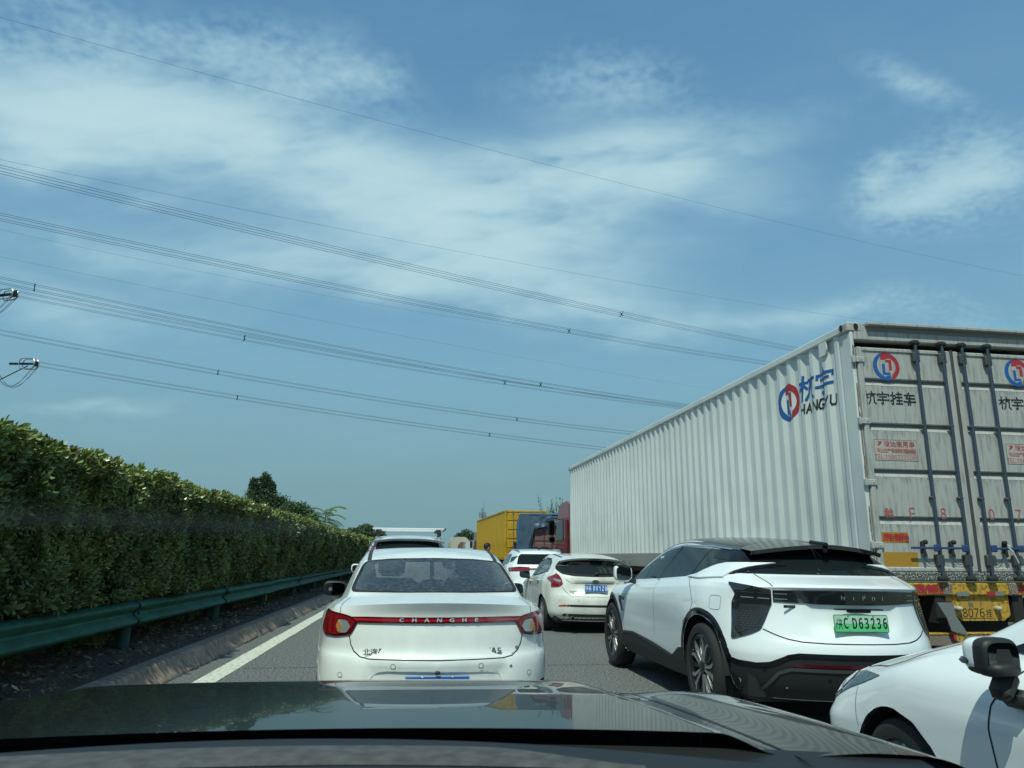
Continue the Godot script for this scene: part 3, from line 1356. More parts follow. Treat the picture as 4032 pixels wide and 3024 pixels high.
	M.rail_green.metallic_specular = 0.3
	tri_map(M.rail_green, rail, Vector3(0.5, 1.2, 0.5))
	mat("post_green", lin(0.02, 0.085, 0.065), 0.6)
	mat("reflector_yellow", lin(0.62, 0.36, 0.02), 0.4)
	# leaves
	mat("leaf", lin(1, 1, 1), 0.33)
	M.leaf.vertex_color_use_as_albedo = true
	M.leaf.metallic_specular = 0.5
	M.leaf.backlight_enabled = true
	M.leaf.backlight = Color(0.45, 0.55, 0.3)
	for i in 4:
		var c: Color = [lin(0.07, 0.115, 0.03), lin(0.095, 0.145, 0.038), lin(0.13, 0.18, 0.05), lin(0.11, 0.105, 0.035)][i]
		var m := mat("sprig_%d" % i, c, 0.38)
		m.backlight_enabled = true
		m.backlight = Color(0.4, 0.5, 0.25)
	mat("twig", lin(0.05, 0.038, 0.028), 0.9)
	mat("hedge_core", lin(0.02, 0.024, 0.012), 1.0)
	mat("bark", lin(0.09, 0.07, 0.05), 0.95)
	mat("litter", lin(1, 1, 1), 0.9)
	M.litter.vertex_color_use_as_albedo = true
	mat("wire", lin(0.07, 0.075, 0.08), 0.5, 0.4)
	mat("fitting", lin(0.45, 0.47, 0.48), 0.35, 0.8)
	mat("insulator", lin(0.03, 0.028, 0.03), 0.3)
	# the trailer
	var side := noise_tex(0.006, 5, [[0.0, 0.3, 0.6, 1.0], [grey(0.48), grey(0.57), grey(0.62), grey(0.64)]], 1024, 22, FastNoiseLite.TYPE_SIMPLEX_SMOOTH, Vector2(0.25, 1.0))
	mat("container_white", lin(1.0, 1.03, 0.99), 0.5)
	var streaks := noise_tex(0.012, 5, [[0.0, 0.25, 0.40, 0.6, 1.0], [grey(0.22), grey(0.31), grey(0.36), grey(0.39), grey(0.41)]], 1024, 23)
	tri_map(M.container_white, side, Vector3(0.5, 0.12, 0.5), false)
	mat("door_grey", lin(0.97, 0.965, 0.92), 0.6)
	tri_map(M.door_grey, streaks, Vector3(1.6, 0.22, 1.0), false)
	mat("stain", lin(0.035, 0.036, 0.034), 0.9)
	mat("recess_grey", lin(0.20, 0.205, 0.20), 0.8)
	mat("rail_grey", lin(0.27, 0.265, 0.24), 0.7)
	mat("bar_blue", lin(0.03, 0.048, 0.075), 0.6)
	mat("bar_bright_blue", lin(0.02, 0.05, 0.14), 0.55)
	mat("rusty", Color.WHITE, 0.9)
	tri_map(M.rusty, noise_tex(0.05, 5, [[0.0, 0.42, 0.55, 0.7, 1.0], [lin(0.03, 0.022, 0.016).linear_to_srgb(), lin(0.09, 0.05, 0.03).linear_to_srgb(), lin(0.22, 0.18, 0.14).linear_to_srgb(), lin(0.38, 0.36, 0.32).linear_to_srgb(), lin(0.45, 0.43, 0.40).linear_to_srgb()]], 512, 25), Vector3(3, 3, 3), false)
	mat("sill_grime", Color.WHITE, 0.9)
	tri_map(M.sill_grime, noise_tex(0.04, 5, [[0.0, 0.42, 0.56, 0.66, 1.0], [lin(0.02, 0.02, 0.018).linear_to_srgb(), lin(0.05, 0.05, 0.045).linear_to_srgb(), lin(0.12, 0.12, 0.11).linear_to_srgb(), lin(0.34, 0.34, 0.32).linear_to_srgb(), lin(0.45, 0.45, 0.43).linear_to_srgb()]], 512, 26), Vector3(2.2, 2.2, 2.2), false)
	mat("chassis_yellow", Color.WHITE, 0.65)
	tri_map(M.chassis_yellow, noise_tex(0.025, 5, [[0.0, 0.36, 0.5, 1.0], [lin(0.06, 0.045, 0.02).linear_to_srgb(), lin(0.28, 0.16, 0.03).linear_to_srgb(), lin(0.47, 0.27, 0.025).linear_to_srgb(), lin(0.52, 0.32, 0.04).linear_to_srgb()]], 512, 27), Vector3(1.6, 1.6, 1.6), false)
	mat("ochre", lin(0.36, 0.19, 0.02), 0.6)
	mat("chassis_dark", lin(0.018, 0.017, 0.016), 0.85)
	mat("galvanised", lin(0.22, 0.23, 0.23), 0.5, 0.3)
	mat("yellow_container", Color.WHITE, 0.5)
	tri_map(M.yellow_container, noise_tex(0.01, 5, [[0.0, 0.4, 1.0], [lin(0.30, 0.17, 0.012).linear_to_srgb(), lin(0.46, 0.27, 0.012).linear_to_srgb(), lin(0.52, 0.32, 0.02).linear_to_srgb()]], 512, 28, FastNoiseLite.TYPE_SIMPLEX_SMOOTH, Vector2(1, 1)), Vector3(0.5, 0.15, 0.5), false)
	mat("maroon_container", lin(0.15, 0.075, 0.075), 0.6)
	mat("maroon_dark", lin(0.075, 0.04, 0.042), 0.7)
	mat("tarp_blue", lin(0.05, 0.085, 0.13), 0.5)
	mat("tarp_edge_blue", lin(0.03, 0.12, 0.30), 0.5)
	mat("tarp_cream", lin(0.42, 0.40, 0.31), 0.7)
	mat("tarp_white", lin(0.48, 0.51, 0.50), 0.7)
	mat("cab_red", lin(0.22, 0.025, 0.03), 0.4, 0.0, 0.6)
	mat("cab_dark_red", lin(0.10, 0.014, 0.018), 0.5)
	# people
	mat("skin", lin(0.30, 0.17, 0.11), 0.6)
	mat("hair", lin(0.012, 0.010, 0.009), 0.6)
	mat("shirt", lin(0.05, 0.055, 0.07), 0.9)
	mat("trousers", lin(0.03, 0.033, 0.04), 0.9)
	# our own car
	mat("dash_plastic", lin(0.028, 0.036, 0.044), 0.8)
	M.dash_plastic.metallic_specular = 0.2
	mat("dash_band", Color.WHITE, 0.9)
	tri_map(M.dash_band, noise_tex(0.05, 4, [[0.0, 0.4, 0.6, 1.0], [grey(0.045), grey(0.065), grey(0.078), grey(0.10)]], 256, 33), Vector3(2.5, 2.5, 2.5), false)
	mat("windscreen_glass", Color(0.9, 0.97, 0.93), 0.0)
	M.windscreen_glass.albedo_color.a = 0.0
	M.windscreen_glass.transparency = BaseMaterial3D.TRANSPARENCY_ALPHA
	M.windscreen_glass.metallic_specular = 0.06
	mat("reflection_film", Color(0.55, 0.6, 0.6), 0.9)  # pale film that paints a reflection onto the windscreen
	M.reflection_film.transparency = BaseMaterial3D.TRANSPARENCY_ALPHA
	M.reflection_film.vertex_color_use_as_albedo = true
	# car panes that one can see through, and the dust on them
	mat("car_pane", Color(0.02, 0.026, 0.028), 0.03)
	M.car_pane.albedo_color.a = 0.76
	M.car_pane.transparency = BaseMaterial3D.TRANSPARENCY_ALPHA
	M.car_pane.metallic_specular = 0.4
	mat("light_pane", Color(0.02, 0.026, 0.028), 0.03)
	M.light_pane.albedo_color.a = 0.4
	M.light_pane.transparency = BaseMaterial3D.TRANSPARENCY_ALPHA
	M.light_pane.metallic_specular = 0.4
	mat("pane_dust", Color.WHITE, 0.9)
	M.pane_dust.transparency = BaseMaterial3D.TRANSPARENCY_ALPHA
	M.pane_dust.metallic_specular = 0.1
	M.pane_dust.albedo_texture = dust_tex()
	M.pane_dust.uv1_triplanar = true
	M.pane_dust.uv1_scale = Vector3(1.5, 2.0, 1.5)
	mat("cabin_dark", lin(0.03, 0.03, 0.032), 0.85)
	mat("cabin_beige", lin(0.30, 0.26, 0.20), 0.85)
	mat("cabin_grey", lin(0.10, 0.10, 0.10), 0.85)


# specks of dried rain dust: grey, seen as alpha
func dust_tex() -> Texture2D:
	var a := FastNoiseLite.new()
	a.seed = 61
	a.frequency = 0.045
	a.fractal_octaves = 3
	var b := FastNoiseLite.new()
	b.seed = 62
	b.frequency = 0.008
	var n := 512
	var im := Image.create_empty(n, n, false, Image.FORMAT_RGBA8)
	for y in n:
		for x in n:
			var k := a.get_noise_2d(x * 0.55, y * 1.5)
			var w := b.get_noise_2d(x, y)
			im.set_pixel(x, y, Color(0.52, 0.57, 0.62, clampf(0.05 + smoothstep(0.0, 0.5, k + w * 0.35) * 0.26, 0.0, 1.0)))
	return ImageTexture.create_from_image(im)


# ---------- the setting

func sheet(x0: float, x1: float, z0: float, z1: float, y: float) -> MB:
	var m := MB.new()
	m.q(Vector3(x0, y, z0), Vector3(x1, y, z0), Vector3(x1, y, z1), Vector3(x0, y, z1))
	return m


func make_ground() -> void:
	structure("ground", sheet(-2500, 2500, 400, -3000, -0.05), M.field)
	structure("road", sheet(-3.1, 12.4, 60, -600, 0.0), M.asphalt)
	structure("opposite_road", sheet(-20.0, -7.6, 60, -600, 0.0), M.asphalt)
	# the solid edge line, worn at its edges
	var m := MB.new()
	var rows := []
	for i in 260:
		var z := 6.0 - i * 0.5
		rows.append([Vector3(-2.50 + rng.randf_range(-0.006, 0.006), 0.004, z), Vector3(-2.25 + rng.randf_range(-0.006, 0.006), 0.004, z)])
	m.grid(rows)
	structure("edge_line", m, M.line_paint)
	# dashes between the lanes
	for lane in [1.55, 5.15]:
		for i in 10:
			var z: float = -22.0 - 15.0 * i - (4.0 if lane > 3.0 else 0.0)
			structure("lane_line", sheet(lane - 0.075, lane + 0.075, z, z - 6.0, 0.004), M.line_paint)
	# a tar-filled crack across the lanes
	var c := MB.new()
	var cr := []
	for i in 120:
		var x := -2.2 + i * 0.1
		var z := -10.25 + sin(x * 2.0) * 0.03 + rng.randf_range(-0.02, 0.02)
		cr.append([Vector3(x, 0.0035, z + 0.008), Vector3(x, 0.0035, z - 0.006)])
	c.grid(cr)
	structure("road_crack", c, M.gap)
	# the bed under the hedge: uneven earth behind the kerb
	var fn := FastNoiseLite.new()
	fn.frequency = 0.9
	fn.seed = 3
	var b := MB.new()
	var br := []
	for i in 181:
		var z := 4.0 - i * 0.5
		var r := []
		for k in 13:
			var x := -3.12 - k * 0.38
			r.append(Vector3(x, 0.165 + fn.get_noise_2d(x * 2.0, z * 2.0) * 0.05 * clampf(k * 0.7, 0, 1) + (0.04 if k > 2 else 0.0), z))
		br.append(r)
	b.grid(br)
	structure("soil_bed", b, M.soil)
	structure("soil_bed", sheet(-3.12, -7.7, -86.0, -500.0, 0.165), M.soil)
	# dead leaves and sticks on it
	var leaf := MB.new()
	leaf.f = PackedInt32Array()
	var a0 := leaf.p(Vector3(-0.03, 0.0, 0))
	var a1 := leaf.p(Vector3(0, 0.004, -0.013))
	var a2 := leaf.p(Vector3(0.03, 0.008, 0))
	var a3 := leaf.p(Vector3(0, 0.004, 0.013))
	leaf.quad(a0, a3, a2, a1)
	var mm := MultiMesh.new()
	mm.transform_format = MultiMesh.TRANSFORM_3D
	mm.use_colors = true
	mm.mesh = leaf.mesh()
	var n := 5200
	mm.instance_count = n
	for i in n:
		var z := -2.0 - pow(rng.randf(), 1.6) * 38.0
		var x := -3.2 - pow(rng.randf(), 1.3) * 1.6
		var k := rng.randf_range(0.6, 1.7)
		mm.set_instance_transform(i, Transform3D(Basis.from_euler(Vector3(rng.randf_range(-0.7, 0.7), rng.randf() * TAU, rng.randf_range(-0.7, 0.7))).scaled(Vector3.ONE * k), Vector3(x, 0.215 + rng.randf() * 0.02, z)))
		var g := rng.randf_range(0.4, 1.3)
		mm.set_instance_color(i, Color(0.20 * g, 0.13 * g, 0.07 * g) if rng.randf() < 0.8 else Color(0.32 * g, 0.28 * g, 0.2 * g))
	var mi := MultiMeshInstance3D.new()
	mi.name = "leaf_litter"
	mi.multimesh = mm
	mi.material_override = M.litter
	add_child(mi, true)
	tag(mi, "brown dead leaves and scraps lying on the soil under the hedge", "leaf litter", "", "stuff")
	var st := MB.new()
	for i in 60:
		var z := -4.0 - rng.randf() * 18.0
		var x := -3.2 - rng.randf() * 0.9
		var d := Vector3(rng.randf_range(-1, 1), rng.randf_range(-0.05, 0.1), rng.randf_range(-1, 1)).normalized() * rng.randf_range(0.12, 0.4)
		var s := Vector3(x, 0.225, z)
		st.tube(PackedVector3Array([s, s + d * 0.5 + Vector3(0, 0.015, 0.01), s + d]), 0.006, 5, 0.6)
	var tw := part("dead_twigs", st, M.twig, self)
	tag(tw, "dead brown twigs strewn over the soil below the green guardrail", "twigs", "", "stuff")


func make_kerb() -> void:
	var k := Node3D.new()
	k.name = "kerb"
	k.set_meta("kind", "structure")
	add_child(k)
	# rounded kerb stones with a hollow face
	var prof := pts([-2.78, 0.0, -2.785, 0.03, -2.815, 0.06, -2.85, 0.10, -2.875, 0.145, -2.89, 0.185, -2.91, 0.205, -2.94, 0.212, -3.07, 0.212, -3.085, 0.205, -3.09, 0.0])
	var meshes := []
	for q in 3:
		var m := MB.new()
		var ends := []
		for z in [0.0, -0.02, -0.96, -0.98]:
			var r := []
			for i in prof.size():
				var inn := 0.016 if (z == 0.0 or z == -0.98) else 0.0
				r.append(Vector3(prof[i].x - inn + sin(i * 2.1 + q) * 0.003, maxf(prof[i].y - inn, 0.0), z))
			ends.append(r)
		m.grid(ends, true)
		for e in [0, 3]:
			var ids := []
			for a in ends[e]:
				ids.append(m.p(a))
			m.facing(ids, Vector3(0, 0, 1 if e == 0 else -1))
		meshes.append(m.mesh(50.0))
	for i in 64:
		var o := part("kerb_stone", meshes[i % 3], M["kerb_stone_%d" % rng.randi_range(0, 2)], k)
		o.position = Vector3(rng.randf_range(-0.008, 0.008), rng.randf_range(-0.006, 0.004), -1.0 - i * 1.0)
		o.rotation.y = rng.randf_range(-0.006, 0.006)
	var far := MB.new()
	var rows := []
	for z in [-65.0, -500.0]:
		var r := []
		for q in prof:
			r.append(Vector3(q.x, q.y, z))
		rows.append(r)
	far.grid(rows, true)
	var fo := part("far_kerb_stones", far, M.kerb_stone_1, k)
	fo.set_meta("kind", "stuff")


func make_guardrail() -> void:
	var g := thing("guardrail", "faded green steel guardrail along the foot of the hedge", "guardrail", Vector3(-3.86, 0, -2.0))
	# the W of the beam: out from the post, in local x and y
	var prof := pts([0.0, 0.782, 0.035, 0.774, 0.075, 0.748, 0.085, 0.725, 0.078, 0.70, 0.03, 0.655, 0.008, 0.632, 0.008, 0.608, 0.03, 0.585, 0.078, 0.54, 0.085, 0.515, 0.075, 0.492, 0.035, 0.466, 0.0, 0.458])
	var m := MB.new()
	var rows := []
	for z in [0.0, -0.02, -2.2, -4.70, -4.72]:
		var r := []
		for q in prof:
			var lap: float = 0.004 if z > -0.5 else 0.0
			r.append(Vector3(q.x + 0.08 + lap, q.y, z))
		rows.append(r)
	m.grid(rows, true)
	# back of the sheet
	var back := []
	for z in [0.0, -4.72]:
		var r := []
		for q in prof:
			r.append(Vector3(q.x + 0.077, q.y, z))
		back.append(r)
	m.grid(back)
	var beam := m.mesh(40.0)
	var bm0 := MB.new()
	bm0.blob(Vector3(0.012, 0.016, 0.03), 1.0, Transform3D.IDENTITY, 8, 5)
	var bolt := bm0.mesh()
	var post := MB.new()
	post.lathe(pts([0.0, 0.70, 0.085, 0.69, 0.09, 0.68, 0.09, 0.0]), 20, xf(Vector3.ZERO, 0, 0, PI / 2), true)
	var pm := post.mesh(50)
	var blk := MB.new()
	blk.box(Vector3(0.045, 0.62, 0), Vector3(0.09, 0.2, 0.12), 0.01)
	var bm := blk.mesh()
	for i in 26:
		var z := 0.2 - 4.5 * i
		var o := part("rail_panel", beam, M.rail_green, g)
		o.position = Vector3(0, 0, z)
		o.rotation = Vector3(rng.randf_range(-0.0015, 0.0015), rng.randf_range(-0.002, 0.002), rng.randf_range(-0.03, 0.03))
		if i < 8:
			for q in [[0.145, 0.685, -0.08], [0.145, 0.685, -0.20], [0.145, 0.545, -0.08], [0.145, 0.545, -0.20], [0.096, 0.62, -0.14]]:
				part("bolt", bolt, M.gap, o).position = Vector3(q[0], q[1], q[2])
		var p := part("post", pm, M.post_green, g)
		p.position = Vector3(-0.09, 0.12, z - 0.14)
		p.rotation = Vector3(rng.randf_range(-0.02, 0.02), 0, rng.randf_range(-0.02, 0.02))
		var b := part("spacer_block", bm, M.post_green, g)
		b.position = Vector3(-0.01, 0, z - 0.14)
		if i == 4:
			var rf := MB.new()
			rf.box(Vector3(0.09, 0.30, 0.03), Vector3(0.012, 0.26, 0.075), 0.003)
			part("reflector_strip", rf, M.reflector_yellow, p, 38.0, "yellow reflector strip on the guardrail post")


func leaf_mesh(l: float, w: float) -> MB:
	# a blade folded along its rib, tip up and out along +y
	var m := MB.new()
	var r := [m.p(Vector3(0, 0, 0)), m.p(Vector3(0, l * 0.5, -w * 0.16)), m.p(Vector3(0, l, w * 0.1))]
	var a := [m.p(Vector3(-w * 0.42, l * 0.42, 0)), m.p(Vector3(-w * 0.40, l * 0.72, 0.01))]
	var b := [m.p(Vector3(w * 0.42, l * 0.42, 0)), m.p(Vector3(w * 0.40, l * 0.72, 0.01))]
	m.tri(r[0], r[1], a[0])
	m.quad(r[1], r[2], a[1], a[0])
	m.tri(r[0], b[0], r[1])
	m.quad(r[1], b[0], b[1], r[2])
	return m


func sprig_mesh(sd: int) -> ArrayMesh:
	var g := RandomNumberGenerator.new()
	g.seed = sd
	var m := MB.new()
	var n := 8
	for i in n:
		var l := g.randf_range(0.07, 0.11)
		var lf := leaf_mesh(l, l * 0.46)
		var open := lerpf(0.35, 1.25, float(i) / n) + g.randf_range(-0.15, 0.15)
		var x := Transform3D(Basis(Vector3.UP, i * 2.4 + g.randf_range(-0.3, 0.3)) * Basis(Vector3.RIGHT, open), Vector3(0, 0.05 - 0.006 * i, 0))
		m.add(lf, x)
	return m.mesh(50.0)


func make_hedge() -> void:
	var h := thing("hedge", "long clipped evergreen hedge behind the green guardrail", "hedge", Vector3(-4.6, 0.17, -1.0))
	var org := h.position
	var fn := FastNoiseLite.new()
	fn.seed = 12
	fn.frequency = 0.55
	fn.fractal_octaves = 3
	var fc := FastNoiseLite.new()
	fc.seed = 44
	fc.frequency = 0.28
	fc.fractal_octaves = 3
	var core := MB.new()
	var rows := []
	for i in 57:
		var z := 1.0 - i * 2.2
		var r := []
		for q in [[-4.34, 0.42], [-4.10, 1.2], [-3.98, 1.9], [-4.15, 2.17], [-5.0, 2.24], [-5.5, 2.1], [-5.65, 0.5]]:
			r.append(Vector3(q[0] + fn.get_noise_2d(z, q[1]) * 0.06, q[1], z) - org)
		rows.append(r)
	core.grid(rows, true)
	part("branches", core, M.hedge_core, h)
	var tw := MB.new()
	for i in 240:
		var z := -3.0 - rng.randf() * 26.0
		var s := Vector3(-4.5 - rng.randf() * 0.5, 0.15, z)
		var e := Vector3(-4.05 - rng.randf() * 0.4, rng.randf_range(0.6, 1.6), z + rng.randf_range(-0.4, 0.4))
		tw.tube(PackedVector3Array([s - org, s.lerp(e, 0.5) + Vector3(rng.randf_range(-0.1, 0.05), 0.05, 0) - org, e - org]), 0.012, 5, 0.4)
	part("stems", tw, M.twig, h)
	var kinds := []
	for i in 4:
		kinds.append(sprig_mesh(100 + i))
	var spots := []
	var cols := []
	var far := 118.0
	var tries := 118000
	for i in tries:
		var u := rng.randf()
		# more of them near the eye
		var d := 2.2 + (far - 2.2) * pow(u, 2.1)
		var k := clampf(0.9 + (d - 12.0) * 0.022, 0.9, 3.0)
		var top := rng.randf() < 0.34
		var at: Vector3
		var nrm: Vector3
		if top:
			var w := pow(rng.randf(), 1.5) * 2.0
			var y := 2.40 + fn.get_noise_2d(d, w * 2.0) * 0.13 - maxf(0.0, 0.16 - w) * 0.9
			at = Vector3(-3.55 - w, y - rng.randf() * 0.10, -d)
			nrm = Vector3(0.35 if w < 0.25 else rng.randf_range(-0.2, 0.2), 1.0, rng.randf_range(-0.2, 0.2))
		else:
			var y := 0.50 + 1.90 * rng.randf()
			if rng.randf() < 0.12:
				y = rng.randf_range(0.26, 0.6)
				if fc.get_noise_2d(d * 2.5, 9.0) < 0.05:
					continue
			var bulge := fn.get_noise_2d(d * 1.4, y * 1.8) * 0.22 + fc.get_noise_2d(d * 3.0, y * 4.0) * 0.12
			var x := lerpf(-3.76, -3.56, smoothstep(0.85, 1.9, y)) + bulge - rng.randf() * rng.randf() * 0.34
			if y < 0.86:
				x = minf(x, -3.93) - (0.86 - y) * 0.5
			if fc.get_noise_2d(d * 2.2 + 50.0, y * 3.2) > 0.30 and rng.randf() < 0.8:
				continue
			at = Vector3(x, y, -d)
			nrm = Vector3(1.0, rng.randf_range(0.1, 1.1), rng.randf_range(-0.5, 0.6))
		nrm = nrm.normalized()
		var up := nrm.rotated(Vector3(0, 0, 1), rng.randf_range(-0.5, 0.5)).rotated(Vector3(0, 1, 0), rng.randf_range(-0.5, 0.5))
		var sd := up.cross(Vector3(rng.randf_range(-1, 1), rng.randf_range(-1, 1), rng.randf_range(-1, 1))).normalized()
		var bs := Basis(sd, up, sd.cross(up)).scaled(Vector3.ONE * k * rng.randf_range(0.8, 1.25))
		spots.append([d, Transform3D(bs, at - org)])
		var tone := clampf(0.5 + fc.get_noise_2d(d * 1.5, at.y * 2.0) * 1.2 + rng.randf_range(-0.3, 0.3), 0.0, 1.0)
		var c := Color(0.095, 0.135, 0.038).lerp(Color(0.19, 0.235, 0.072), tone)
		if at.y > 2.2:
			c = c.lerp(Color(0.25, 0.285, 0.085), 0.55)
		if rng.randf() < 0.06:
			c = Color(0.14, 0.105, 0.04)
		elif rng.randf() < 0.025:
			c = Color(0.28, 0.31, 0.12)
		cols.append(c)
	# the three hundred nearest on the face in view as pieces of their own, the rest in four drifts
	var order := range(spots.size())
	order.sort_custom(func(a, b): return spots[a][0] < spots[b][0])
	var near := {}
	for i in order:
		if spots[i][0] > 6.2 and near.size() < 300 and rng.randf() < 0.5:
			near[i] = true
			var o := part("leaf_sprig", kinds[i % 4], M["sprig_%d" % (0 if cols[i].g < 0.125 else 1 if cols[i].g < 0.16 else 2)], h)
			o.transform = spots[i][1]
	var lists := [[], [], [], []]
	for i in spots.size():
		if not near.has(i):
			lists[i % 4].append(i)
	for q in 4:
		var mm := MultiMesh.new()
		mm.transform_format = MultiMesh.TRANSFORM_3D
		mm.use_colors = true
		mm.mesh = kinds[q]
		mm.instance_count = lists[q].size()
		for j in lists[q].size():
			mm.set_instance_transform(j, spots[lists[q][j]][1])
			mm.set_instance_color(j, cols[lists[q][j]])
		var mi := MultiMeshInstance3D.new()
		mi.name = "leaves"
		mi.multimesh = mm
		mi.material_override = M.leaf
		mi.set_meta("kind", "stuff")
		h.add_child(mi, true)


# a broad tree: trunk, limbs and leaf clumps spread through lobes
func tree(called: String, label: String, at: Vector3, height: float, lobes: Array, leaf_size: float, count: int, c0: Color, c1: Color, sd: int, limbs := 8) -> Node3D:
	var g := RandomNumberGenerator.new()
	g.seed = sd
	var t := thing(called, label, "tree", at, 0.0, "")
	var tr := MB.new()
	tr.tube(PackedVector3Array([Vector3.ZERO, Vector3(0.05, height * 0.3, 0.02) , Vector3(-0.04, height * 0.62, 0.0), Vector3(0.0, height * 0.93, 0.0)]), height * 0.018, 8, 0.2)
	part("trunk", tr, M.bark, t)
	var lm := MB.new()
	for i in limbs:
		var lb: Array = lobes[i % lobes.size()]
		var s := Vector3(0, height * g.randf_range(0.25, 0.6), 0)
		var e: Vector3 = lb[0] + Vector3(g.randf_range(-1, 1), g.randf_range(-0.5, 1), g.randf_range(-1, 1)) * lb[1] * 0.6
		lm.tube(PackedVector3Array([s, s.lerp(e, 0.5) + Vector3(0, -0.05 * height, 0), e]), height * 0.007, 5, 0.25)
	part("limbs", lm, M.bark, t)
	var clump := MB.new()
	for i in 7:
		var lf := leaf_mesh(leaf_size * g.randf_range(0.8, 1.3), leaf_size * 0.7)
		clump.add(lf, Transform3D(Basis.from_euler(Vector3(g.randf() * TAU, g.randf() * TAU, g.randf() * TAU)), Vector3(g.randf_range(-1, 1), g.randf_range(-1, 1), g.randf_range(-1, 1)) * leaf_size * 0.9))
	var mm := MultiMesh.new()
	mm.transform_format = MultiMesh.TRANSFORM_3D
	mm.use_colors = true
	mm.mesh = clump.mesh(60)
	mm.instance_count = count
	for i in count:
		var lb: Array = lobes[g.randi() % lobes.size()]
		var dir := Vector3(g.randfn(), g.randfn(), g.randfn()).normalized()
		var p: Vector3 = lb[0] + dir * lb[1] * pow(g.randf(), 0.4) * g.randf_range(0.8, 1.05)
		mm.set_instance_transform(i, Transform3D(Basis.from_euler(Vector3(g.randf() * TAU, g.randf() * TAU, g.randf() * TAU)).scaled(Vector3.ONE * g.randf_range(0.7, 1.3)), p))
		mm.set_instance_color(i, c0.lerp(c1, g.randf()))
	var mi := MultiMeshInstance3D.new()
	mi.name = "crown"
	mi.multimesh = mm
	mi.material_override = M.leaf
	mi.set_meta("kind", "stuff")
	t.add_child(mi)
	return t


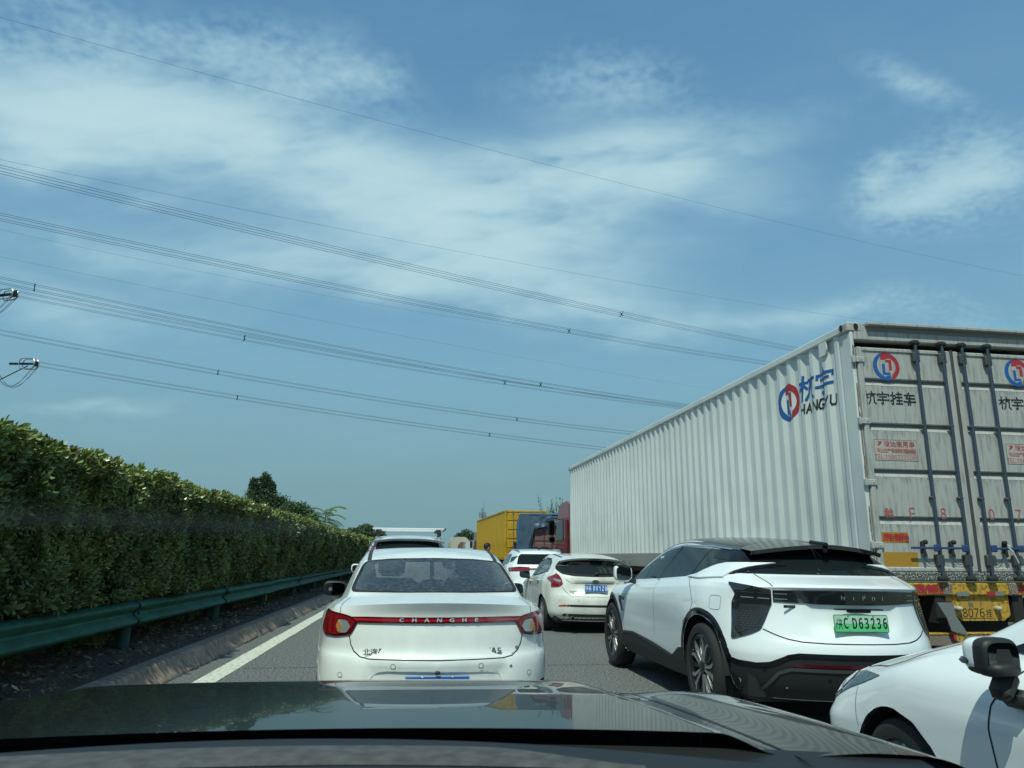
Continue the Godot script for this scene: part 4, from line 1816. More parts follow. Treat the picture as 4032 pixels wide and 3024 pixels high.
func make_trees() -> void:
	var dk := Color(0.035, 0.065, 0.03)
	var md := Color(0.08, 0.125, 0.055)
	# a clump of poplars beyond the hedge
	tree("poplar_tree", "tallest poplar of the clump rising above the hedge", Vector3(-13.0, 0, -62), 8.1, [[Vector3(0.2, 6.9, 0), Vector3(0.6, 1.15, 0.7)], [Vector3(-0.5, 5.7, 0), Vector3(0.85, 1.3, 1)], [Vector3(0.6, 5.5, 0.3), Vector3(0.95, 1.25, 1)], [Vector3(-0.2, 4.2, 0), Vector3(1.5, 1.5, 1.4)], [Vector3(-0.65, 6.75, 0.2), Vector3(0.3, 0.75, 0.4)], [Vector3(0.75, 6.6, 0.2), Vector3(0.3, 0.6, 0.4)]], 0.12, 2600, dk, md, 5)
	tree("poplar_tree", "lower dark poplar right of the tallest one above the hedge", Vector3(-11.7, 0, -62), 6.4, [[Vector3(0.0, 5.3, 0), Vector3(1.0, 0.95, 1)], [Vector3(-0.7, 4.6, 0), Vector3(1.0, 1.2, 1.2)], [Vector3(0.9, 4.8, 0), Vector3(0.9, 0.9, 1)], [Vector3(0.2, 4.0, 0), Vector3(1.5, 1.2, 1.2)]], 0.12, 2400, dk, md, 6)
	tree("poplar_tree", "round poplar top between the poplar clump and the feathery tree", Vector3(-9.7, 0, -60), 5.7, [[Vector3(0.0, 4.8, 0), Vector3(1.0, 0.75, 1)], [Vector3(-0.9, 4.4, 0), Vector3(1.0, 0.9, 1)], [Vector3(0.8, 4.2, 0.2), Vector3(0.9, 0.8, 1)], [Vector3(0.2, 3.7, 0), Vector3(1.6, 0.9, 1)]], 0.115, 2400, dk, Color(0.10, 0.155, 0.065), 7)
	tree("bushy_tree", "small bushy tree where the hedge runs out, beside the roof bars", Vector3(-5.6, 0, -72), 4.6, [[Vector3(0.2, 3.6, 0), Vector3(1.0, 0.75, 1)], [Vector3(1.4, 3.2, 0), Vector3(0.8, 0.6, 1)], [Vector3(-0.8, 3.2, 0), Vector3(0.9, 0.8, 1)]], 0.12, 1800, Color(0.06, 0.10, 0.045), Color(0.11, 0.16, 0.075), 8)
	tree("distant_tree", "round dark tree far down the road left of the yellow container", Vector3(8.6, 0, -150), 7.0, [[Vector3(0.2, 5.4, 0), Vector3(1.6, 1.3, 1.5)], [Vector3(-1.2, 4.6, 0), Vector3(1.3, 1.3, 1.3)], [Vector3(1.3, 4.8, 0), Vector3(1.4, 1.2, 1.4)], [Vector3(0, 3.6, 0), Vector3(2.4, 1.4, 2)]], 0.25, 1800, Color(0.045, 0.08, 0.05), Color(0.085, 0.13, 0.075), 9)
	tree("distant_tree", "low green treetop just left of the cream covered lorry", Vector3(2.3, 0, -130), 4.6, [[Vector3(0, 3.3, 0), Vector3(0.9, 0.8, 1)], [Vector3(-0.9, 2.9, 0), Vector3(0.8, 0.7, 1)]], 0.35, 320, Color(0.04, 0.07, 0.035), Color(0.07, 0.1, 0.05), 10)
	tree("twiggy_tree", "sparse twiggy tree showing over the blue tarpaulin beside the trailer", Vector3(10.6, 0, -60), 5.6, [[Vector3(0.4, 4.1, 0), Vector3(1.3, 0.8, 1.2)], [Vector3(1.0, 4.7, 0), Vector3(0.6, 0.7, 0.8)]], 0.17, 420, Color(0.05, 0.08, 0.03), Color(0.09, 0.12, 0.05), 11, 5)
	# its bare shoots
	var sh := MB.new()
	var g := RandomNumberGenerator.new()
	g.seed = 4
	for i in 26:
		var s := Vector3(g.randf_range(-1.2, 1.0), 3.4 + g.randf() * 0.8, g.randf_range(-0.5, 0.5))
		var e := s + Vector3(g.randf_range(-0.5, 0.5), g.randf_range(1.2, 2.3), 0)
		e.y = minf(e.y, 6.1 + g.randf() * 0.2)
		sh.tube(PackedVector3Array([s, s.lerp(e, 0.5) + Vector3(0.05, 0, 0), e]), 0.02, 4, 0.4)
		for k in 9:
			var u := g.randf_range(0.3, 1.0)
			var lf := leaf_mesh(0.2, 0.09)
			sh.add(lf, Transform3D(Basis.from_euler(Vector3(g.randf() * TAU, g.randf() * TAU, 0)), s.lerp(e, u)))
	part("shoots", sh, M.sprig_0, get_node("twiggy_tree"))
	# the feathery tree with long drooping compound leaves
	var t := thing("feathery_tree", "young tree with long feathery drooping leaves poking out above the hedge", "tree", Vector3(-4.75, 0, -37))
	var tr := MB.new()
	tr.tube(path3([0, 0, 0, 0.02, 1.8, 0, 0.06, 3.1, 0, 0.1, 3.5, 0]), 0.05, 7, 0.4)
	part("trunk", tr, M.bark, t)
	var fr := RandomNumberGenerator.new()
	fr.seed = 21
	for i in 19:
		var m := MB.new()
		var az := i * 2.4 + fr.randf() * 0.4
		var from := Vector3(0.06, 2.5 + 0.055 * i, 0)
		var lng := fr.randf_range(0.75, 1.15)
		var rise := lerpf(0.05, 0.55, i / 19.0)
		var pth := PackedVector3Array()
		for k in 9:
			var u := k / 8.0
			pth.append(from + Vector3(cos(az) * u * lng, rise * u * 1.4 - 0.75 * u * u * (1.0 - rise * 0.6), sin(az) * u * lng))
		m.tube(pth, 0.008, 4, 0.3)
		for k in range(1, 9):
			for half in 2:
				var u := k - 0.5 * half
				var at := pth[int(u)].lerp(pth[mini(int(u) + 1, 8)], u - int(u))
				var dir := (pth[k] - pth[k - 1]).normalized()
				for s in [-1.0, 1.0]:
					var out: Vector3 = (dir.cross(Vector3.UP).normalized() * s + dir * 0.35 + Vector3(0, -0.35, 0)).normalized()
					var sd := out.cross(Vector3.UP).normalized()
					m.add(leaf_mesh(0.24, 0.085), Transform3D(Basis(sd, out, sd.cross(out)), at))
		part("frond", m, M.sprig_1 if i % 2 == 0 else M.sprig_0, t)


# ---------- power lines

func sagging(a: Vector3, b: Vector3, sag: float, from := -0.25, to := 1.35, n := 40) -> PackedVector3Array:
	var o := PackedVector3Array()
	for i in n + 1:
		var u := lerpf(from, to, float(i) / n)
		var q := a.lerp(b, u)
		q.y += -sag * 4.0 * u * (1.0 - u)
		o.append(q)
	return o


func make_wires() -> void:
	# [first point, second point, sag between them, start, spacers along]
	var lines := [
		["C", Vector3(-31.0, 28.2, -52.0), Vector3(48.8, 29.6, -92.0), 0.55, -0.3, [0.662]],
		["D", Vector3(-33.9, 27.2, -58.0), Vector3(49.2, 29.6, -100.0), 0.75, -0.3, [0.609]],
		["G", Vector3(-35.4, 23.35, -62.0), Vector3(36.3, 22.4, -98.6), 0.75, -0.3, [0.03, 0.686]],
		["H", Vector3(-36.2, 23.6, -66.0), Vector3(37.8, 23.5, -104.6), 0.8, 0.0, [0.2355, 0.62]],
		["I", Vector3(-43.7, 23.4, -78.0), Vector3(35.3, 22.1, -121.0), 0.9, -0.3, [0.24, 0.726]],
		["J", Vector3(-43.2, 21.9, -85.0), Vector3(30.0, 19.5, -122.0), 0.6, 0.0, [0.264, 0.723]],
	]
	var say := {"C": "uppermost bundle of four power cables, above the second bundle", "D": "second bundle of four power cables from the top", "G": "third bundle of power cables, with a spacer near the left edge", "H": "bundle of power cables leaving the upper insulator ring", "I": "thin bundle of power cables between the two insulator rings", "J": "lowest bundle of power cables, leaving the lower insulator ring"}
	for l in lines:
		var dir: Vector3 = (l[2] - l[1]).normalized()
		var mid := thing("power_cable_bundle", say[l[0]], "power line", l[1], 0.0, "power cables strung across the sky")
		var side := dir.cross(Vector3.UP).normalized()
		for q in [[-1, 1], [1, 1], [1, -1], [-1, -1]]:
			var off: Vector3 = side * 0.225 * q[0] + Vector3(0, 0.225 * q[1], 0)
			var w := MB.new()
			w.tube(sagging(off, l[2] - l[1] + off, l[3], l[4]), 0.016 if l[0] in ["C", "D", "G"] else 0.0145, 5)
			part("cable", w, M.wire, mid)
		for u in l[5]:
			var at: Vector3 = (l[2] - l[1]) * u + Vector3(0, -l[3] * 4.0 * u * (1 - u), 0)
			var s := MB.new()
			for q in [[-1, 1], [1, 1], [1, -1], [-1, -1]]:
				var c: Vector3 = at + side * 0.225 * q[0] + Vector3(0, 0.225 * q[1], 0)
				s.blob(Vector3(0.06, 0.06, 0.06), 1.0, xf(c), 8, 6)
				s.tube(PackedVector3Array([c, at]), 0.035, 5)
			s.tube(PackedVector3Array([at + side * 0.1, at + Vector3(0, 0.1, 0), at - side * 0.1, at - Vector3(0, 0.1, 0)]), 0.03, 5, 1.0, true)
			part("spacer", s, M.gap, mid)
	# single earth wires
	var single := [
		["earth_wire", "single thin wire highest in the sky, running corner to corner", Vector3(-25.3, 31.6, -40.0), Vector3(75.0, 36.8, -80.0), 0.9, 0.008],
		["earth_wire", "single thin wire just above the uppermost cable bundle", Vector3(-41.9, 38.5, -70.0), Vector3(81.0, 48.1, -130.0), 1.0, 0.012],
		["earth_wire", "faint wire under the second cable bundle", Vector3(-46.6, 35.5, -80.0), Vector3(5.2, 37.6, -110.0), 0.5, 0.009],
		["earth_wire", "faint wire above the third cable bundle", Vector3(-46.2, 32.4, -80.0), Vector3(49.0, 33.0, -130.0), 0.6, 0.009]]
	for s in single:
		var w := MB.new()
		var o: Vector3 = s[2]
		w.tube(sagging(Vector3.ZERO, s[3] - o, s[4]), s[5], 5)
		var mi := part(s[0], w, M.wire, self)
		mi.position = o
		tag(mi, s[1], "power line", "")
	# strain insulators with their guard rings and jumper loops, at the near ends of two bundles
	var ins := [["lower insulator string with a pale ring and a long jumper loop under it", lines[5][1], Vector3(-0.86, 0.1, -0.5), 1.0], ["upper insulator string with a pale ring at the left edge", lines[3][1], Vector3(-0.86, 0.06, -0.5), 0.75]]
	for s in ins:
		var t := thing("insulator_string", s[0], "insulator", s[1])
		var dir: Vector3 = s[2].normalized()
		var k: float = s[3]
		var side := dir.cross(Vector3.UP).normalized()
		var st := MB.new()
		var yb := side.cross(dir)
		var b := Basis(dir, yb, dir.cross(yb))
		for i in 26:
			var r := 0.14 if i % 2 == 0 else 0.05
			st.lathe(pts([0.03, -0.05, r, -0.02, r, 0.02, 0.03, 0.05]), 12, Transform3D(b, dir * (0.9 + 0.1 * i * 1.6)), true)
		part("insulator_discs", st, M.insulator, t)
		var ring := MB.new()
		for off in [0.22, -0.22]:
			var loop := PackedVector3Array()
			for i in 24:
				var a := TAU * i / 24.0
				loop.append(dir * (1.0 + signf(cos(a)) * (0.55 + 0.35 * absf(cos(a)))) * k * 1.5 + Vector3(0, sin(a) * 0.6 * k, 0) + side * off)
			ring.tube(loop, 0.055, 6, 1.0, true)
		part("guard_ring", ring, M.fitting, t)
		var yoke := MB.new()
		yoke.box(dir * 0.15, Vector3(0.5, 0.6, 0.1), 0.03, b)
		yoke.box(dir * 1.0, Vector3(1.3, 0.16, 0.16), 0.03, b)
		part("yoke_plate", yoke, M.gap, t)
		for q in [[-1, 1], [1, 1], [1, -1], [-1, -1]]:
			var jm := MB.new()
			var p := PackedVector3Array()
			var off: Vector3 = side * 0.2 * q[0] + Vector3(0, 0.2 * q[1], 0)
			for i in 17:
				var u := i / 16.0
				p.append(off + dir * (u * 8.0 - 0.1) + Vector3(0, -2.7 * k * sin(PI * u) * (1.0 + 0.1 * q[1]) , 0))
			jm.tube(p, 0.02, 5)
			part("jumper_cable", jm, M.wire, t)
		if k == 1.0:
			var rod := MB.new()
			rod.tube(PackedVector3Array([dir * 1.6 + Vector3(0, -0.25, 0), dir * 7.0 + Vector3(0, -2.2, 0)]), 0.06, 6)
			part("stay_rod", rod, M.insulator, t)


# ---------- lorries

# trapezoid ribs of a container wall: depth inwards at a place along it
func rib(u: float, period: float, deep: float) -> float:
	var q := fposmod(u, period) / period
	if q < 0.24:
		return 0.0
	if q < 0.5:
		return deep * (q - 0.24) / 0.26
	if q < 0.74:
		return deep
	return deep * (1.0 - (q - 0.74) / 0.26)


func rib_breaks(a: float, b: float, period: float) -> PackedFloat32Array:
	var o := PackedFloat32Array([a])
	var k := floorf(a / period)
	while k * period < b:
		for q in [0.0, 0.24, 0.5, 0.74]:
			var u: float = (k + q) * period
			if u > a + 0.001 and u < b - 0.001:
				o.append(u)
		k += 1.0
	o.append(b)
	return o


# polygons in (along, up) laid on a ribbed wall; to_wall turns (along, up, inwards) into a place
func ribbed_decal(polys: Array, period: float, deep: float, place: Callable) -> MB:
	var m := MB.new()
	var n := 0
	for given in polys:
		# the ribs count forwards from the doors
		var poly := PackedVector2Array()
		for q in given:
			poly.append(Vector2(-q.x, q.y))
		var lo := 1e9
		var hi := -1e9
		for q in poly:
			lo = minf(lo, q.x)
			hi = maxf(hi, q.x)
		var br := rib_breaks(lo - 0.001, hi + 0.001, period)
		for i in br.size() - 1:
			var slab := PackedVector2Array([Vector2(br[i], -1), Vector2(br[i + 1], -1), Vector2(br[i + 1], 9), Vector2(br[i], 9)])
			for piece in Geometry2D.intersect_polygons(poly, slab):
				var tr := Geometry2D.triangulate_polygon(piece)
				var mid := 0.5 * (br[i] + br[i + 1])
				var slope := (rib(br[i + 1] - 0.0005, period, deep) - rib(br[i] + 0.0005, period, deep)) / (br[i + 1] - br[i])
				var ids := []
				for q in piece:
					ids.append(m.p(place.call(q.x, q.y, rib(mid, period, deep) + slope * (q.x - mid) - 0.003 - 0.0001 * n)))
				for t in range(0, tr.size(), 3):
					m.facing([ids[tr[t]], ids[tr[t + 1]], ids[tr[t + 2]]], place.call(0, 0, -1) - place.call(0, 0, 0))
		n += 1
	return m


# a ribbed side wall from z0 back to z1 (z1 < z0), between y0 and y1 at x, hollows towards +inward
func ribbed_wall(x: float, inward: float, z0: float, z1: float, y0: float, y1: float, period: float, deep: float) -> MB:
	var m := MB.new()
	var br := rib_breaks(-z0, -z1, period)
	var rows := [[], []]
	for u in br:
		var w := rib(u, period, deep)
		rows[0].append(Vector3(x + inward * w, y0, -u))
		rows[1].append(Vector3(x + inward * w, y1, -u))
	m.grid(rows, inward < 0)
	return m


func make_container_truck() -> void:
	var t := thing("container_truck", "long dirty white ribbed container trailer with blue door bars and a red cab", "truck", Vector3(4.65, 0, -7.36), deg_to_rad(1.75))
	t.rotation.z = 0.0
	var wd := 2.42
	var len := 14.0
	var y0 := 1.20
	var y1 := 4.0
	var per := 0.27
	# sides: ribs between rails and posts
	var m := ribbed_wall(0.012, 1.0, -0.22, -len + 0.12, 1.50, 3.90, per, 0.034)
	part("side_wall", m, M.container_white, t, 15.0)
	m = ribbed_wall(wd - 0.012, -1.0, -0.22, -len + 0.12, 1.50, 3.90, per, 0.034)
	part("side_wall", m, M.container_white, t, 15.0)
	var rails := MB.new()
	for x in [0.03, wd - 0.03]:
		rails.box(Vector3(x, 3.945, -len / 2), Vector3(0.075, 0.09, len - 0.3), 0.012)
	part("top_rail", rails, M.container_white, t)
	for x in [0.03, wd - 0.03]:
		var r := MB.new()
		r.box(Vector3(x, 1.365, -len / 2 - 0.1), Vector3(0.07, 0.27, len - 0.35), 0.01)
		part("bottom_rail", r, M.rail_grey, t)
	var marks := MB.new()
	for i in 9:
		marks.box(Vector3(-0.008, 1.33, -8.3 - i * 0.42), Vector3(0.006, 0.06, 0.09 + 0.08 * (i % 3)), 0.0)
	part("rail_marking", marks, M.recess_grey, t)
	var roof := MB.new()
	roof.box(Vector3(wd / 2, 3.93, -len / 2), Vector3(wd - 0.14, 0.04, len - 0.2), 0.0)
	part("roof", roof, M.container_white, t)
	var floor_m := MB.new()
	floor_m.box(Vector3(wd / 2, 1.27, -len / 2), Vector3(wd - 0.14, 0.1, len - 0.2), 0.0)
	floor_m.box(Vector3(wd / 2, 2.6, -len + 0.06), Vector3(wd - 0.1, 2.6, 0.06), 0.0)
	part("floor", floor_m, M.chassis_dark, t)
	# rear corner posts, flat and pale on the side
	for s in [[0.075, -1.0], [wd - 0.075, 1.0]]:
		var p := MB.new()
		p.box(Vector3(s[0] + s[1] * 0.0525, 2.56, -0.11), Vector3(0.045, 2.64, 0.22), 0.012)
		part("corner_post", p, M.container_white, t)
		var f := MB.new()
		f.box(Vector3(s[0], 2.56, -len + 0.06), Vector3(0.12, 2.64, 0.13), 0.015)
		part("corner_post", f, M.container_white, t)
		var rust := MB.new()
		for i in 26:
			var y := 1.35 + rng.randf() * 2.3
			rust.box(Vector3(s[0] + s[1] * (0.064 - rng.randf() * 0.012), y, 0.001), Vector3(0.014 * rng.randf_range(0.5, 1.2), rng.randf_range(0.05, 0.3), 0.004 + 0.0002 * i), 0.0)
		part("rust_streaks", rust, M.rusty, t)
		for zz in [-0.09, -len + 0.09]:
			for yy in [3.935, 1.245]:
				var c := MB.new()
				c.box(Vector3(s[0] + s[1] * -0.008 + (0.006 if s[1] > 0 else -0.006) * 3.0, yy, zz), Vector3(0.18, 0.12, 0.19), 0.02)
				var co := part("corner_casting", c, M.door_grey, t)
				if zz > -1.0:
					var hl := MB.new()
					hl.prism(circle(Vector2.ZERO, 0.028, 14, 0.038), 0.004, xf(Vector3(s[0] + s[1] * 0.0, yy, zz + 0.0965)))
					hl.prism(circle(Vector2.ZERO, 0.028, 14, 0.038), 0.004, xf(Vector3(s[0] + s[1] * 0.118, yy, zz), 0, s[1] * PI / 2))
					part("casting_hole", hl, M.gap, co)
	# header and sill
	var hd := MB.new()
	hd.box(Vector3(wd / 2, 3.87, -0.06), Vector3(wd - 0.10, 0.17, 0.12), 0.012)
	hd.box(Vector3(wd / 2, 3.965, -0.03), Vector3(wd - 0.37, 0.035, 0.2), 0.006)
	part("header", hd, M.door_grey, t)
	var hb := MB.new()
	hb.box(Vector3(wd / 2, 3.92, 0.004), Vector3(wd - 0.4, 0.055, 0.006), 0.0)
	part("header_recess", hb, M.recess_grey, t)
	var sl := MB.new()
	sl.box(Vector3(wd / 2, 1.235, -0.04), Vector3(wd - 0.1, 0.09, 0.14), 0.01)
	part("sill", sl, M.sill_grime, t)
	# two doors of five sheets each with hollow grooves between
	for k in 2:
		var x0 := 0.05 + k * 1.178
		var x1 := x0 + 1.142
		var d := MB.new()
		d.box(Vector3((x0 + x1) / 2, 2.49, -0.055), Vector3(x1 - x0, 2.42, 0.05), 0.0)
		var door := part("door", d, M.recess_grey, t)
		var ys := [1.29, 1.83, 2.33, 2.83, 3.33, 3.70]
		for i in 5:
			var lo: float = ys[i] + (0.0 if i == 0 else 0.012)
			var hi: float = ys[i + 1] - 0.065
			if i == 4:
				hi = ys[5] - 0.01
			var pn := MB.new()
			pn.box(Vector3((x0 + x1) / 2, (lo + hi) / 2, -0.010), Vector3(x1 - x0 - 0.13, hi - lo, 0.044), 0.010)
			part("door_panel", pn, M.door_grey, door)
			if i < 4:
				# the sloping shelf above each groove, and the soot under it
				var sh := MB.new()
				sh.q(Vector3(x0 + 0.066, hi, 0.010), Vector3(x1 - 0.066, hi, 0.010), Vector3(x1 - 0.066, hi + 0.05, -0.028), Vector3(x0 + 0.066, hi + 0.05, -0.028))
				part("groove", sh, M.door_grey, door)
		var fr := MB.new()
		for x in [x0 + 0.032, x1 - 0.032]:
			fr.box(Vector3(x, 2.49, 0.0), Vector3(0.064, 2.42, 0.05), 0.012)
		fr.box(Vector3((x0 + x1) / 2, 3.672, 0.001), Vector3(x1 - x0 - 0.128, 0.05, 0.05), 0.012)
		fr.box(Vector3((x0 + x1) / 2, 1.305, 0.001), Vector3(x1 - x0 - 0.128, 0.05, 0.05), 0.012)
		part("door_frame", fr, M.door_grey, door)
		# soot running down from each groove, as marks on the paint
		var so := MB.new()
		for i in 4:
			for j in 70:
				var x := x0 + 0.08 + rng.randf() * (x1 - x0 - 0.16)
				var l := 0.015 + 0.06 * pow(rng.randf(), 2.0)
				var w := rng.randf_range(0.002, 0.008)
				var yy: float = ys[i + 1] - 0.067
				var z := 0.0128 + 0.0002 * (j % 7)
				so.quad(so.p(Vector3(x, yy, z)), so.p(Vector3(x + w * 0.4, yy - l, z)), so.p(Vector3(x + w * 0.7, yy - l, z)), so.p(Vector3(x + w, yy, z)))
		part("soot_runs", so, M.recess_grey, door)
		# emblem, name and maker's label
		var ex := 0.39 if k == 0 else 2.02
		var em := emblem_polys()
		decal("emblem", moved(em[0], Vector2(0.16, 0.16), Vector2(ex, 3.487)), M.ink_blue, door, xf(Vector3(0, 0, 0.0135)))
		decal("emblem", moved(em[1], Vector2(0.16, 0.16), Vector2(ex, 3.487)), M.ink_red, door, xf(Vector3(0, 0, 0.0135)))
		part("lettering", hanzi("杭宇挂车", 0.135, 0.158, 0.0155, xf(Vector3(0.085 if k == 0 else 1.74, 3.06, 0.0135))), M.ink_black, door)
		var lb := MB.new()
		var lx := 0.145 if k == 0 else 1.735
		lb.prism(pts([lx, 2.44, lx + 0.505, 2.44, lx + 0.505, 2.665, lx, 2.665]), 0.001, xf(Vector3(0, 0, 0.0128)))
		var lab := part("maker_label", lb, M.plate_label, door)
		var bd := MB.new()
		for q in [[0.0, 0.0, 0.505, 0.004], [0.0, 0.221, 0.505, 0.004], [0.0, 0.0, 0.004, 0.225], [0.501, 0.0, 0.004, 0.225]]:
			bd.box(Vector3(lx + q[0] + q[2] / 2, 2.44 + q[1] + q[3] / 2, 0.0145), Vector3(q[2], q[3], 0.001), 0.0)
		part("label_border", bd, M.ink_grey, lab)
		part("lettering", hanzi("骏达商用车", 0.062, 0.074, 0.0075, xf(Vector3(lx + 0.115, 2.59, 0.0145))), M.ink_faded_red, lab)
		part("lettering", hanzi("专业生产骨架物流集装箱", 0.045, 0.0415, 0.005, xf(Vector3(lx + 0.022, 2.525, 0.0145))), M.ink_faded_red, lab)
		latin("TEL:15862235088", 0.05, xf(Vector3(lx + 0.25, 2.478, 0.0145)), lab, "lettering", M.ink_faded_red, 0.95, 0.001)
		part("label_mark", decal_mark(Vector2(lx + 0.06, 2.62)), M.ink_red, lab)
		# two lock bars with brackets, keepers and handles
		var bx := [0.735, 1.062] if k == 0 else [1.312, 1.632]
		for j in 2:
			var x: float = bx[j]
			var b := MB.new()
			b.tube(path3([x, 1.20, 0.065, x, 3.78, 0.065]), 0.0175, 10)
			var bar := part("lock_bar", b, M.bar_blue, door)
			var br := MB.new()
			for y in [3.60, 2.83, 2.05, 1.40]:
				br.box(Vector3(x, y, 0.045), Vector3(0.085 if y > 3.0 or y < 1.5 else 0.06, 0.12 if y > 3.0 or y < 1.5 else 0.035, 0.06), 0.012)
			part("bracket", br, M.grey_plastic, bar)
			var cam := MB.new()
			for y in [3.765, 1.215]:
				cam.box(Vector3(x, y, 0.055), Vector3(0.1, 0.05, 0.07), 0.014)
				cam.box(Vector3(x + 0.03, y + 0.02, 0.03), Vector3(0.04, 0.04, 0.06), 0.01)
			part("cam_keeper", cam, M.chassis_dark, bar)
			var s := -1.0 if k == 0 else 1.0
			var hn := MB.new()
			hn.box(Vector3(x + s * 0.19, 1.525, 0.085), Vector3(0.31, 0.024, 0.016), 0.005)
			hn.box(Vector3(x + s * 0.045, 1.525, 0.082), Vector3(0.07, 0.075, 0.03), 0.01)
			part("handle", hn, M.bar_bright_blue, bar)
			var kp := MB.new()
			kp.box(Vector3(x + s * 0.19, 1.53, 0.06), Vector3(0.035, 0.13, 0.06), 0.012)
			kp.box(Vector3(x + s * 0.175, 1.585, 0.085), Vector3(0.05, 0.045, 0.05), 0.014)
			kp.box(Vector3(x + s * 0.19, 1.465, 0.08), Vector3(0.022, 0.06, 0.03), 0.008)
			part("handle_keeper", kp, M.chassis_dark, bar)
			var ch := MB.new()
			var cp := PackedVector3Array()
			for i in 9:
				var u := i / 8.0
				cp.append(Vector3(x + s * lerpf(0.19, 0.03, u), lerpf(1.45, 1.38, u) - 0.05 * sin(PI * u), 0.035))
			ch.tube(cp, 0.0035, 5)
			part("chain", ch, M.chassis_dark, bar)
	# rubber seal between the doors, hinges
	var se := MB.new()
	se.box(Vector3(wd / 2 - 0.0015, 2.49, 0.0), Vector3(0.036, 2.44, 0.06), 0.01)
	part("door_seal", se, M.grey_plastic, t)
	for y in [3.55, 2.86, 2.20, 1.55]:
		for x in [0.03, wd - 0.03]:
			var hg := MB.new()
			hg.box(Vector3(x + (0.04 if x < 1 else -0.04), y, 0.026), Vector3(0.11, 0.065, 0.022), 0.008)
			hg.box(Vector3(x - (0.03 if x < 1 else -0.03), y, 0.02), Vector3(0.035, 0.085, 0.045), 0.01)
			hg.blob(Vector3(0.012, 0.012, 0.008), 1.0, xf(Vector3(x + (0.05 if x < 1 else -0.05), y, 0.037)), 8, 5)
			part("hinge", hg, M.door_grey, t)
	# a plastic seal tag tied to a handle
	var zt := MB.new()
	zt.tube(path3([1.50, 1.535, 0.12, 1.53, 1.50, 0.13, 1.60, 1.38, 0.11]), 0.006, 6)
	zt.tube(path3([1.50, 1.535, 0.10, 1.49, 1.56, 0.12, 1.515, 1.55, 0.125]), 0.005, 6)
	part("cable_tie", zt, M.ink_white, t)
	# writing sprayed and stuck on the doors
	part("lettering", hanzi("赣", 0.10, 0.1, 0.010, xf(Vector3(0.185, 1.835, 0.0150))), M.ink_faded_red, t)
	for c in [["F", 0.495], ["8", 0.866], ["0", 1.44], ["7", 1.765], ["6", 2.1]]:
		latin(c[0], 0.115, xf(Vector3(c[1], 1.885, 0.0150)), t, "lettering", M.ink_faded_red, 0.95, 0.001, "Droid Sans Mono")
	var yl := MB.new()
	yl.prism(pts([0.12, 1.575, 0.425, 1.575, 0.425, 1.685, 0.12, 1.685]), 0.001, xf(Vector3(0, 0, 0.0128)))
	var ys2 := part("tyre_shop_sticker", yl, M.ochre, t)
	part("lettering", hanzi("建新輪胎", 0.08, 0.071, 0.0095, xf(Vector3(0.132, 1.59, 0.0142))), M.ink_red, ys2)
	var oc := MB.new()
	oc.prism(pts([0.12, 1.33, 0.51, 1.33, 0.51, 1.48, 0.12, 1.48]), 0.001, xf(Vector3(0, 0, 0.0128)))
	part("reflective_panel", oc, M.ochre, t)
	# name and emblem across the ribs of the side
	var place := func(u: float, v: float, w: float) -> Vector3: return Vector3(0.012 + w, v, -u)
	var em := emblem_polys()
	var k2 := Vector2(0.235, 0.245)
	part("emblem", ribbed_decal(moved(em[0], k2, Vector2(-1.455, 3.365)), per, 0.034, func(u: float, v: float, w: float) -> Vector3: return Vector3(0.012 + w, v, -u)), M.ink_blue, t, 12.0)
	part("emblem", ribbed_decal(moved(em[1], k2, Vector2(-1.455, 3.365)), per, 0.034, place), M.ink_red, t, 12.0)
	var big := glyph_polys("杭", 0.30, Vector2(-1.165 / 0.30, 3.315 / 0.30), 0.042 / 1.0, 0.12)
	var polys := []
	for g in ["杭", "宇"]:
		for q in glyph_polys(g, 1.0, Vector2.ZERO, 0.12, 0.14):
			var r := PackedVector2Array()
			for a in q:
				r.append(Vector2((-1.165 if g == "杭" else -0.80) + a.x * 0.31, 3.315 + a.y * 0.29))
			polys.append(r)
	part("lettering", ribbed_decal(polys, per, 0.034, place), M.ink_blue, t, 12.0)
	var en := []
	var letters := {"H": "000f f0ff 0888f8", "A": "0f70ef 2aca", "N": "0f00fff0", "G": "f2c030080c3fcff9 89f9", "Y": "0077f0 777f", "U": "000b3fcffbf0"}
	var word := "HANGYU"
	var at_x := [-1.165, -1.05, -0.885, -0.775, -0.645, -0.52]
	for i in word.length():
		for stroke in letters[word[i]].split(" "):
			var qs := []
			var st: String = stroke
			for j in range(0, st.length() - 1, 2):
				qs.append(Vector2(st.substr(j, 1).hex_to_int() / 15.0, 1.0 - st.substr(j + 1, 1).hex_to_int() / 15.0))
			for j in qs.size() - 1:
				var d: Vector2 = (qs[j + 1] - qs[j])
				if d.length() < 0.01:
					continue
				d = d.normalized() * 0.0
				var a: Vector2 = Vector2(at_x[i] + (qs[j].x + 0.14 * qs[j].y) * 0.085, 3.15 + qs[j].y * 0.11)
				var b: Vector2 = Vector2(at_x[i] + (qs[j + 1].x + 0.14 * qs[j + 1].y) * 0.085, 3.15 + qs[j + 1].y * 0.11)
				var e := (b - a).normalized() * 0.009
				var s := Vector2(-e.y, e.x) * 1.2
				en.append(PackedVector2Array([a - e - s, b + e - s, b + e + s, a - e + s]))
	part("lettering", ribbed_decal(en, per, 0.034, place), M.ink_black, t, 12.0)
	# the vent under the top rail
	var vt := MB.new()
	vt.prism(rounded(pts([-0.62, 3.74, -0.50, 3.74, -0.47, 3.80, -0.47, 3.90, -0.62, 3.90]), 0.015), 0.02, Transform3D(Basis(Vector3(0, 0, 1), Vector3(0, 1, 0), Vector3(-1, 0, 0)), Vector3(0.012, 0, 0)))
	part("vent", vt, M.container_white, t)
	# the skeletal chassis
	var cb := MB.new()
